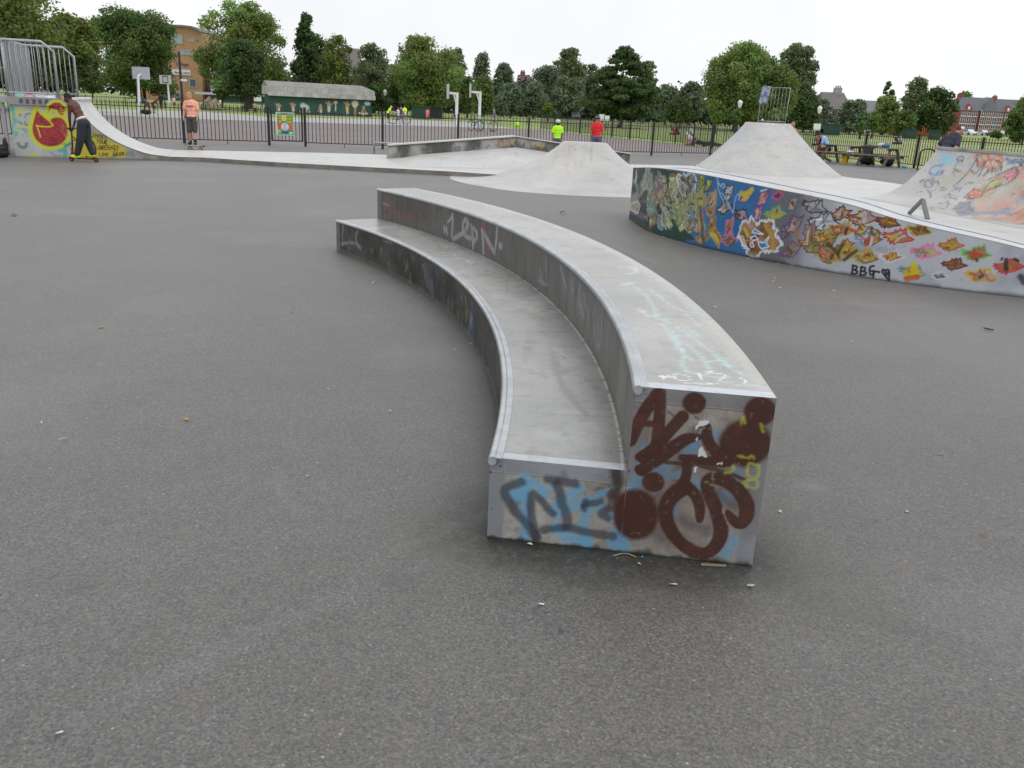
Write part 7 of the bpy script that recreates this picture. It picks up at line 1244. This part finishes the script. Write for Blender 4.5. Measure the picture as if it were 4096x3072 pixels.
LIE = dict(pelvis=(0, 0, .14), chest=(0, .25, .17), neck=(0, .45, .24), head=(0, .6, .34), shL=(-.17, .42, .2), shR=(.17, .42, .2), elL=(-.25, .3, .06), elR=(.25, .3, .06), waL=(-.2, .5, .06), waR=(.2, .5, .06), haL=(-.15, .6, .08), haR=(.15, .6, .08), hipL=(-.09, -.04, .13), hipR=(.09, -.04, .13), knL=(-.12, -.45, .10), knR=(.12, -.45, .22), anL=(-.12, -.85, .07), anR=(.12, -.8, .1), toL=(-.12, -.98, .1), toR=(.12, -.95, .12))
g = G(*c5(1410, 1265)); person((g[0] + .3, g[1], 0), math.radians(95), 1.7, 'person in dark clothes lying on the grass edge behind the fence', pose=LIE, shirt=(20, 20, 24), legs=(40, 36, 40), legtype='long', hair=(60, 46, 40), vox=.03, group=GRS); g = G(*c5(1355, 1262)); person((g[0], g[1], -.38), 1.2, 1.6, 'person in white with a pale cap sitting beside the lying one', pose=SIT, shirt=(190, 186, 196), legs=(170, 110, 100), headgear=('cap', (206, 206, 206)), vox=.035, group=GRS)
# bicycles
def bike(loc, rz, label, c):
    root = empty('bicycle', loc, rz, label=label, cat='bicycle', group='bicycles on the ball court')
    for x in (-.52, .52): b = MB(); b.tube([(x + .33 * math.cos(t), 0, .34 + .33 * math.sin(t)) for t in np.linspace(0, 2 * math.pi, 20)], .025, 5, cap=False); [b.tube([(x, 0, .34), (x + .33 * math.cos(t), 0, .34 + .33 * math.sin(t))], .004, 3) for t in np.linspace(0, 5.5, 8)]; b.build('wheel', M['black'], root)
    b = MB(); b.tube([(-.52, 0, .34), (-.1, 0, .32), (.38, 0, .82), (-.22, 0, .80), (-.1, 0, .32)], .022, 6); b.tube([(-.52, 0, .34), (-.22, 0, .80), (-.25, 0, .95)], .02, 6); b.tube([(.52, 0, .34), (.38, 0, .82), (.36, 0, .98)], .02, 6); b.build('frame', pm('bike_paint', lin(c)), root)
    b = MB(); b.tube([(.42, -.28, 1.0), (.36, 0, .98), (.42, .28, 1.0)], .018, 5); b.build('handlebar', M['black'], root); b = MB(); b.ell((-.27, 0, .96), (.13, .07, .03)); b.build('saddle', M['black'], root)
q = D(*c3(1180, 1020), 70); bike((q[0], 70, 0), .3, 'dark bicycle held by the group in neon vests', (60, 60, 70)); q = D(*c4(485, 1065), 61); bike((q[0], 61, 0), .9, 'blue bicycle leaning at the far court near the right side-on hoop', (60, 80, 140)); q = D(*c4(580, 1068), 60); bike((q[0], 60, 0), .4, 'pale green bicycle beside the man in the grey t-shirt', (150, 190, 180))
bag('bag', (*G(*c1(1385, 1088))[:2], .2), (.4, .25, .18), (14, 14, 16), 'black sports bag on the ground below the basketball players'); g = G(*c4(873, 1085)); bag('ball', (g[0], g[1], .2), (.24, .24, .24), (170, 240, 60), 'neon green ball lying at the edge of the court', 'ball')
b = MB(); q = D(*c7(560, 1110), 34); o = bag('drink_can', (14.75, 34.0, .06), (.12, .06, .06), (90, 170, 190), 'small turquoise scrap on the ground by the picnic table leg', 'litter')

# ================================================================== TREES
m_leaf = {}
def leaf_mat(n, c, tr=.3):
    if n not in m_leaf:
        m = bpy.data.materials.new('foliage_' + n); m.use_nodes = True; N, L = m.node_tree.nodes, m.node_tree.links; N.clear()
        o = N.new('ShaderNodeOutputMaterial'); b = N.new('ShaderNodeBsdfPrincipled'); b.inputs['Roughness'].default_value = .6; b.inputs['Specular IOR Level'].default_value = .3; t = N.new('ShaderNodeBsdfTranslucent'); mxs = N.new('ShaderNodeMixShader'); mxs.inputs[0].default_value = tr
        a = N.new('ShaderNodeAttribute'); a.attribute_name = 'paint'; L.new(a.outputs['Color'], b.inputs['Base Color']); L.new(a.outputs['Color'], t.inputs['Color']); L.new(b.outputs[0], mxs.inputs[1]); L.new(t.outputs[0], mxs.inputs[2]); L.new(mxs.outputs[0], o.inputs[0]); m_leaf[n] = m
    return m_leaf[n]
KIND = {k_: (c_, t_ + .16) for k_, (c_, t_) in {'dark': ((.070, .118, .036), .14), 'mid': ((.120, .190, .050), .2), 'light': ((.205, .285, .085), .26), 'olive': ((.150, .195, .048), .2), 'airy': ((.185, .235, .115), .3), 'blue': ((.155, .205, .125), .18), 'fresh': ((.15, .24, .05), .35)}.items()}  # the blue kind has distance haze mixed into its leaf colour
m_bark = mat('bark', (.05, .042, .032), (.10, .085, .065), 6, rough=.95)
def leaves(centres, radii, n, size, col, seed, fill=0., squash=.8):
    rs_ = np.random.RandomState(seed); w = radii ** 2; idx = rs_.choice(len(centres), n, p=w / w.sum()); d = rs_.normal(size=(n, 3)); d /= np.linalg.norm(d, axis=1)[:, None]
    fi = rs_.rand(n) < fill; j2 = rs_.choice(len(centres), n); tt_ = rs_.rand(n)[:, None] * fi[:, None]
    r = radii[idx] * (1 - .4 * rs_.rand(n) ** 1.8) * (1 + .2 * rs_.normal(size=n)); p = centres[idx] * (1 - tt_ * .8) + centres[j2] * tt_ * .8 + d * r[:, None] * np.array([1, 1, squash])
    nrm = d * .7 + rs_.normal(size=(n, 3)) * .55 + np.array([0, 0, .35]); nrm /= np.linalg.norm(nrm, axis=1)[:, None]
    a = np.cross(nrm, rs_.normal(size=(n, 3))); a /= np.linalg.norm(a, axis=1)[:, None]; b_ = np.cross(nrm, a); s = size * (.6 + .8 * rs_.rand(n))[:, None]
    Q_ = np.stack([p - a * s, p - b_ * s * .62, p + a * s, p + b_ * s * .62], 1)
    tone = (.80 + .40 * rs_.rand(len(centres)))[idx] * (.85 + .3 * rs_.rand(n)); hue = rs_.normal(size=(len(centres), 3)) * .07
    c = np.clip(np.array(col) * tone[:, None] * (1 + hue[idx]), .004, 1); return Q_, np.c_[c, np.ones(n)]
def tree(x0, x1, yt, yb, Y, kind, label, form='round', seed=0, density=1., group='trees around the park', trunk=True, lean=0., nb=None):
    """crown spanning photograph x0..x1, yt..yb when standing at world distance Y"""
    sd_ = seed * 7 + 3; rs_ = np.random.RandomState(sd_); xm = (x0 + x1) / 2; ym = (yt + yb) / 2
    a_, c_ = D(x0, ym, Y), D(x1, ym, Y); ct = D(xm, yt, Y); cb_ = D(xm, yb, Y); w = (c_[0] - a_[0]) / 2; z1_, z0_ = ct[2], max(cb_[2], .3); h = (z1_ - z0_) / 2; cx_ = (a_[0] + c_[0]) / 2
    root = empty('tree', (cx_, Y, 0), label=label, cat='tree', group=group)
    zc = z0_ + h; C, R = [], []; nb = nb or {'round': 85, 'airy': 95, 'cone': 46, 'column': 24, 'layer': 44, 'bush': 16}[form]
    for i in range(nb):
        d = rs_.normal(size=3); d /= np.linalg.norm(d); q = rs_.rand() ** .42
        if form in ('round', 'bush', 'airy'):
            ra = (.17, .34) if form != 'airy' else (.12, .26); r = min(w, h) * rs_.uniform(*ra); t = rs_.uniform(-1, .97); pr_ = math.sqrt(max(0, 1 - t * t)) if t > 0 else 1 - .3 * t * t; a = rs_.rand() * 6.283; u_ = math.sqrt(rs_.rand()) * (pr_ - .0) * max(0, 1 - .55 * r / w); p = np.array([math.cos(a) * u_ * w, math.sin(a) * u_ * w, t * (h - r * .5)])
        elif form == 'column': t = rs_.uniform(-1, 1); r = w * rs_.uniform(.5, .7) * (1 - .6 * max(0, t)); p = np.array([d[0] * w * .5 * (1 - .6 * max(0, t)), d[1] * w * .45, t * h * .9])
        elif form == 'cone': t = rs_.uniform(0, 1); ww = w * (1 - t) ** .6; r = max(.36 * ww, .2 * w) * rs_.uniform(.8, 1.2); p = np.array([math.cos(i * 2.4) * ww * .7, math.sin(i * 2.4) * ww * .7, (t * 2 - 1) * h * .95])
        else:                                                    # spreading layered crown with a thin top
            t = (i + .5) / nb; ww = w * (1 - max(0, t - .35) / .65) ** .75 * (1 if t > .12 else .8); sgn = rs_.uniform(-1, 1); r = w * rs_.uniform(.18, .28) * (1.1 - .5 * t); p = np.array([sgn * ww * .85, rs_.uniform(-.7, .7) * ww, (t * 2 - 1) * h * .93])
        C.append(p + np.array([lean * (p[2] / h) * w, 0, zc])); R.append(r)
    C, R = np.array(C), np.array(R)
    if form == 'layer': sq = .38
    elif form == 'column': sq = 1.6
    else: sq = .8
    px_area = (x1 - x0) * (yb - yt) / 16; size = max(.13, 1.2 * Y / 850); n = int(np.clip(px_area * 3.1 * density, 1800, 42000))
    col, tr = KIND[kind]; Q_, cc = leaves(C, R, n, size, col, sd_ + 1, fill={'round': .35, 'airy': .4, 'bush': .3, 'cone': .3}.get(form, 0), squash=sq); quads_mesh('crown', Q_, leaf_mat(kind, col, tr), root, cc)
    if trunk:
        b = MB(); tr_ = max(.12, h * .055); k = [(0, 0, -.1), (.05 * w, 0, z0_ * .6), (lean * w * .2, 0, zc - h * .2), (lean * w * .5, 0, zc + h * .5)]; b.tube(k, [tr_ * 1.5, tr_, tr_ * .7, tr_ * .2], 8)
        for i in range(0, len(C), max(1, len(C) // (16 if form == 'airy' else 9))):
            t = .35 + .4 * rs_.rand(); s0 = Vector(k[1]).lerp(Vector(k[3]), t * .8); e = Vector(C[i]); b.tube([s0, s0.lerp(e, .5) + Vector((0, 0, .06 * h)), e], [tr_ * .42, tr_ * .25, tr_ * .07], 5)
        b.build('trunk', m_bark, root)
    return root
T = tree
T(-420, 250, -260, 300, 60, 'olive', 'huge overhanging olive green tree filling the top left corner', seed=1, density=1.6, nb=110); T(120, 415, 60, 330, 66, 'olive', 'lower right limb mass of the corner tree, yellow green at its edge', seed=2, nb=44, density=1.8)
T(350, 715, 22, 345, 130, 'mid', 'rounded dark green tree between the corner tree and the ochre college', seed=3, density=1.3, nb=44)
T(400, 720, 120, 380, 135, 'dark', 'dark lower tree behind the first basketball hoop', seed=33)
T(770, 1195, 5, 370, 120, 'light', 'tall airy pale green tree right of the ochre college', form='airy', seed=4, density=1.5, nb=80); T(820, 1120, 160, 400, 124, 'mid', 'mid green lower crown inside the tall pale tree', seed=5, density=1.1)
T(880, 1070, 150, 385, 96, 'dark', 'small dark tree standing in front of the tall pale green tree', seed=6, density=1.5)
T(1150, 1305, 55, 360, 125, 'dark', 'narrow dark tree with a pointed head left of the hall roof', form='cone', seed=7, density=1.6, nb=44); T(1200, 1350, 130, 390, 128, 'dark', 'dark bushy tree behind the hall roof', seed=8); T(1280, 1420, 135, 390, 118, 'olive', 'olive tree behind the middle of the hall roof', seed=9, density=1.3)
T(1410, 1570, 172, 420, 135, 'airy', 'thin airy tree right of the hall letting the terrace show through', form='airy', seed=10, density=.9); T(1420, 1600, 330, 450, 132, 'dark', 'dark undergrowth tree at the foot of the airy one right of the hall', seed=11)
T(1560, 1865, 140, 420, 118, 'light', 'broad bright green tree left of the side-on hoops', seed=12, density=1.5, nb=56); T(1545, 1700, 230, 440, 122, 'dark', 'dark flank of the broad bright green tree', seed=13); T(1780, 1870, 190, 420, 130, 'airy', 'slim airy tree on the right side of the broad bright tree', form='airy', seed=14); T(1830, 1910, 300, 450, 125, 'mid', 'medium tree behind the right side-on hoop', seed=15)
T(1890, 1968, 188, 400, 180, 'blue', 'tall narrow poplar rising above the tree line', form='column', seed=16, density=2); T(1965, 2060, 250, 410, 175, 'blue', 'round tree right of the poplar', seed=17, density=1.5); T(1880, 1990, 300, 460, 165, 'mid', 'dense tree under the poplar', seed=18)
T(1975, 2110, 330, 460, 150, 'blue', 'broad grey green tree in the middle of the tree line', seed=19, density=1.4); T(2080, 2190, 325, 462, 152, 'blue', 'grey green tree joining the broad one on its right', seed=20, density=1.3); T(2160, 2225, 410, 470, 130, 'fresh', 'small bright sapling below the grey green trees', form='bush', seed=21)
T(2110, 2260, 262, 440, 185, 'blue', 'hazy tree with a sloping left shoulder left of the high airy crown', seed=22, density=1.3); T(2195, 2350, 188, 420, 190, 'airy', 'high airy hazy crown above the tree line left of the spreading tree', form='airy', seed=23, density=1.5, nb=64); T(2180, 2345, 300, 465, 180, 'blue', 'lower hazy crown beneath the high airy one', seed=24, density=1.2); T(2320, 2400, 255, 440, 195, 'blue', 'small hazy crown tucked left of the spreading tree', seed=25)
T(2335, 2645, 182, 470, 99, 'dark', 'spreading dark cedar like tree with a thin layered top', form='layer', seed=26, density=1.9, nb=90); T(2350, 2625, 300, 470, 104, 'dark', 'dark green lower skirt of boughs around the spreading tree', seed=27, density=1.0)
T(2540, 2630, 238, 430, 170, 'airy', 'pale airy crown behind the right of the spreading tree', form='airy', seed=28, density=1.3); T(2610, 2720, 335, 480, 150, 'blue', 'round grey tree right of the spreading tree', seed=29, density=1.3); T(2700, 2830, 325, 480, 160, 'blue', 'hazy tree left of the great green crowns', seed=30, density=1.3); T(2640, 2780, 390, 490, 140, 'dark', 'dark low tree line piece in the gap', seed=31); T(2700, 2745, 430, 485, 115, 'mid', 'small young tree in the gap left of the great crowns', form='bush', seed=32)
T(2805, 3110, 160, 480, 112, 'light', 'great round light green tree behind the tall bank', form='airy', seed=34, density=1.9, nb=110); T(2800, 3165, 215, 490, 116, 'mid', 'dense green body of the great round tree behind the tall bank', seed=35, density=1.2, nb=44); T(3050, 3190, 260, 480, 113, 'light', 'lighter green crown right of the great round tree', seed=36, density=1.3)
T(3095, 3275, 172, 430, 135, 'airy', 'tall loose crown right of the great round tree', form='airy', seed=37, density=1.6, nb=70); T(3150, 3290, 360, 530, 130, 'dark', 'dark mass of leaves beneath the tall loose crown', seed=38, density=1.3); T(3260, 3320, 395, 500, 150, 'blue', 'small hazy tree left of the grey house roof', seed=39)
T(2840, 2890, 438, 500, 90, 'fresh', 'small bright bush left below the great round tree', form='bush', seed=40); T(2925, 2970, 440, 500, 90, 'mid', 'bush just left of the railed bank', form='bush', seed=41); T(3065, 3125, 430, 500, 88, 'light', 'young light tree behind the bank railing', form='bush', seed=42)
T(3335, 3475, 398, 530, 140, 'blue', 'dark round tree before the grey house', seed=43, density=1.4); T(3395, 3465, 395, 520, 150, 'dark', 'small dark tree right of the grey house', seed=44)
T(3495, 3590, 320, 520, 150, 'mid', 'uneven pointed tree in the right tree line', form='layer', seed=45, density=1.6, nb=50); T(3485, 3600, 380, 530, 145, 'light', 'olive green crown below the pointed tree', seed=46, density=1.2); T(3600, 3715, 305, 480, 165, 'airy', 'wispy see-through tree leaning right in the right tree line', form='airy', seed=47, density=1.0, lean=.2)
T(3645, 3845, 352, 530, 140, 'dark', 'wide dark tree left of the brick houses', seed=48, density=1.7, nb=50); T(3570, 3670, 438, 545, 120, 'mid', 'rounded mid green tree in front of the wide dark one', seed=49, density=1.4); T(3470, 3520, 445, 530, 105, 'fresh', 'bright green young tree in the right field', form='bush', seed=50); T(3432, 3458, 485, 532, 95, 'fresh', 'small pointed bright sapling left of the young tree', form='cone', seed=51)
T(3820, 3890, 365, 440, 345, 'light', 'green crown showing above the brick house roof', seed=52, trunk=True); T(3915, 3995, 390, 440, 350, 'olive', 'thin crown between the two brick roofs', form='airy', seed=53)
T(4010, 4190, 430, 575, 110, 'mid', 'rounded tree hiding the right end of the brick house', seed=54, density=1.5, nb=44); T(4045, 4300, 360, 520, 150, 'mid', 'large tree at the far right edge above the others', seed=55); T(3958, 4010, 522, 560, 145, 'fresh', 'yellow green shrub before the brown brick house', form='bush', seed=56, trunk=False)
T(840, 930, 345, 395, 118, 'mid', 'low shrub beside the blue van', form='bush', seed=57); T(300, 420, 250, 370, 160, 'dark', 'dark tree behind the quarter pipe railing', seed=58); T(700, 760, 300, 345, 230, 'dark', 'shrub under the college banner', form='bush', seed=59)
# distant wood closing the gaps at the horizon
rs_ = np.random.RandomState(99); C, R = [], []
for i in range(420):
    x = rs_.uniform(-230, 85); y = 335 + rs_.uniform(0, 14); hh = rs_.uniform(3, 9); C.append((x, y, hh * .55)); R.append(hh * .55)
Q_, cc = leaves(np.array(C), np.array(R), 26000, .65, (.035, .052, .028), 5); tag(quads_mesh('distant_wood', Q_, leaf_mat('wood', (0, 0, 0), .15), None, cc), kind='stuff', label='dark hedge and wood along the far edge of the park', cat='wood')
C, R = [], []
for i in range(200):
    x = rs_.uniform(-56, 40); y = 212 + rs_.uniform(0, 8); hh = rs_.uniform(4, 9); C.append((x, y, hh * .5)); R.append(hh * .55)
for i in range(220):
    x = rs_.uniform(-30, 76); y = 184 - .15 * x + rs_.uniform(0, 8); hh = rs_.uniform(2, 5); C.append((x, y, hh * .5)); R.append(hh * .55)
Q_, cc = leaves(np.array(C), np.array(R), 52000, .42, (.034, .055, .024), 6); tag(quads_mesh('hedge', Q_, leaf_mat('wood', (0, 0, 0), .15), None, cc), kind='stuff', label='dark shrubs under the trees across the field', cat='hedge')

# ================================================================== LITTER ON THE ASPHALT
def scrap(px, r, c, label, name='litter', z=0., asp=.5, rzz=None, cat='litter', group=None, h=.006, L3=False):
    g = G(*px, z); rs_ = np.random.RandomState(int(px[0]) % 9999); n = 7; b = MB(); pts = [(r * math.cos(a) * rs_.uniform(.6, 1.1), r * asp * math.sin(a) * rs_.uniform(.6, 1.1), .004 + h * rs_.rand()) for a in np.linspace(0, 2 * math.pi, n, endpoint=False)]
    b.add([(0, 0, .003 + h)] + pts, [(0, i + 1, (i + 1) % n + 1) for i in range(n)]); o = b.build(name, pm('scrap', lin(c))); o.location = (g[0], g[1], z); o.rotation_euler.z = rs_.rand() * 3 if rzz is None else rzz; return tag(o, label=label, cat=cat, group=group, kind='thing')
S = scrap
S(full(218, 708), .035, (170, 120, 50), 'dry ochre leaf on the open asphalt left, farther of two', 'leaf', cat='leaf'); S(full(402, 908), .025, (180, 130, 60), 'dry ochre leaf on the open asphalt left, nearer of two', 'leaf', cat='leaf'); S(full(30, 466), .09, (70, 50, 50), 'dark brown scrap lying at the far left of the asphalt', asp=.4, h=.03); S(full(843, 890), .014, (110, 210, 180), 'tiny turquoise scrap left of the block'); S(full(628, 675), .018, (200, 90, 80), 'tiny red scrap on the asphalt left of the block'); S(full(135, 950), .03, (170, 168, 160), 'thin pale twig on the left asphalt', 'twig', asp=.1, cat='twig')
S(full(1216, 463), .07, (50, 26, 26), 'dark red crumpled scrap between the block and the painted wall', asp=.5, h=.05); S(full(2135, 715), .05, (50, 50, 56), 'dark grey rag on the asphalt at the right', asp=.4, h=.02); S(full(2031, 983), .016, (130, 160, 130), 'pale green chewed scrap at the right'); S(full(1959, 1107), .012, (176, 190, 180), 'small pale wrapper scrap at the right edge of the foreground', asp=.6); S(full(1685, 1107), .014, (150, 206, 140), 'small lime green scrap right of the block end', asp=.5); S(full(2123, 1160), .022, (150, 130, 90), 'thin brown twig near the right edge', 'twig', asp=.12, cat='twig')
S(full(1168, 1308), .014, (206, 206, 206), 'white paper scrap in front of the block'); S(full(1620, 1268), .018, (176, 168, 140), 'round pale chewing gum right of the block corner'); S(full(1382, 1222), .011, (200, 200, 196), 'metal ring pull lying in front of the block'); S(full(1387, 1206), .010, (60, 150, 200), 'tiny blue plastic scrap against the block end'); S(full(127, 1587), .012, (190, 200, 206), 'tiny white stone bottom left'); S(full(709, 842), .014, (176, 170, 130), 'tiny straw coloured scrap left of the block'); S(full(1752, 703), .04, (190, 180, 140), 'straw coloured twig on the asphalt right of the block', 'twig', asp=.12, cat='twig'); S(full(664, 1030), .010, (190, 196, 200), 'tiny white speck on the left asphalt')
b = MB(); p0, p1 = G(*N4(690, 1490)), G(*N4(885, 1500)); b.beam((p0[0], p0[1], .006), (p1[0], p1[1], .006), .008, .006); tag(b.build('stick', pm('stick', lin((140, 122, 94)))), label='wooden lolly stick lying at the foot of the block end', cat='stick')
b = MB(); pp_ = [G(*N3(*p)) for p in [(1220, 1610), (1290, 1590), (1350, 1590), (1420, 1620)]]; b.tube([(p[0], p[1], .005) for p in pp_], .0022, 4); tag(b.build('straw', pm('straw', lin((150, 140, 100)))), label='curved dry grass stalk at the foot of the block', cat='stalk')
rs_ = np.random.RandomState(12)
sp_ = [ML(290, 775), ML(390, 825), ML(480, 845), ML(500, 858), ML(720, 950), ML(1330, 1070), ML(1630, 1125), ML(1610, 1175), ML(1755, 1148), ML(1600, 1265), ML(1580, 1290), ML(1650, 1358), ML(1000, 1548), MR(400, 1460), MR(130, 1290), MR(345, 1388), MR(515, 1885), M1(1240, 148), M1(1882, 373), M1(2010, 395), M1(430, 953), M1(345, 1020), M1(1288, 1500), M1(840, 1070), B1(60, 1110), full(1540, 760), full(1145, 1178), full(1453, 1265), full(90, 915), full(870, 600), full(805, 612), full(1180, 470)]
for i, p in enumerate(sp_): S(p, rs_.uniform(.008, .022) * (1 + p[1] / -4000 + .5), (206, 204, 190), 'tiny pale scrap of litter on the dark asphalt', group='pale specks of litter on the asphalt', asp=.35)
# tag every remaining top-level object that only needs a kind
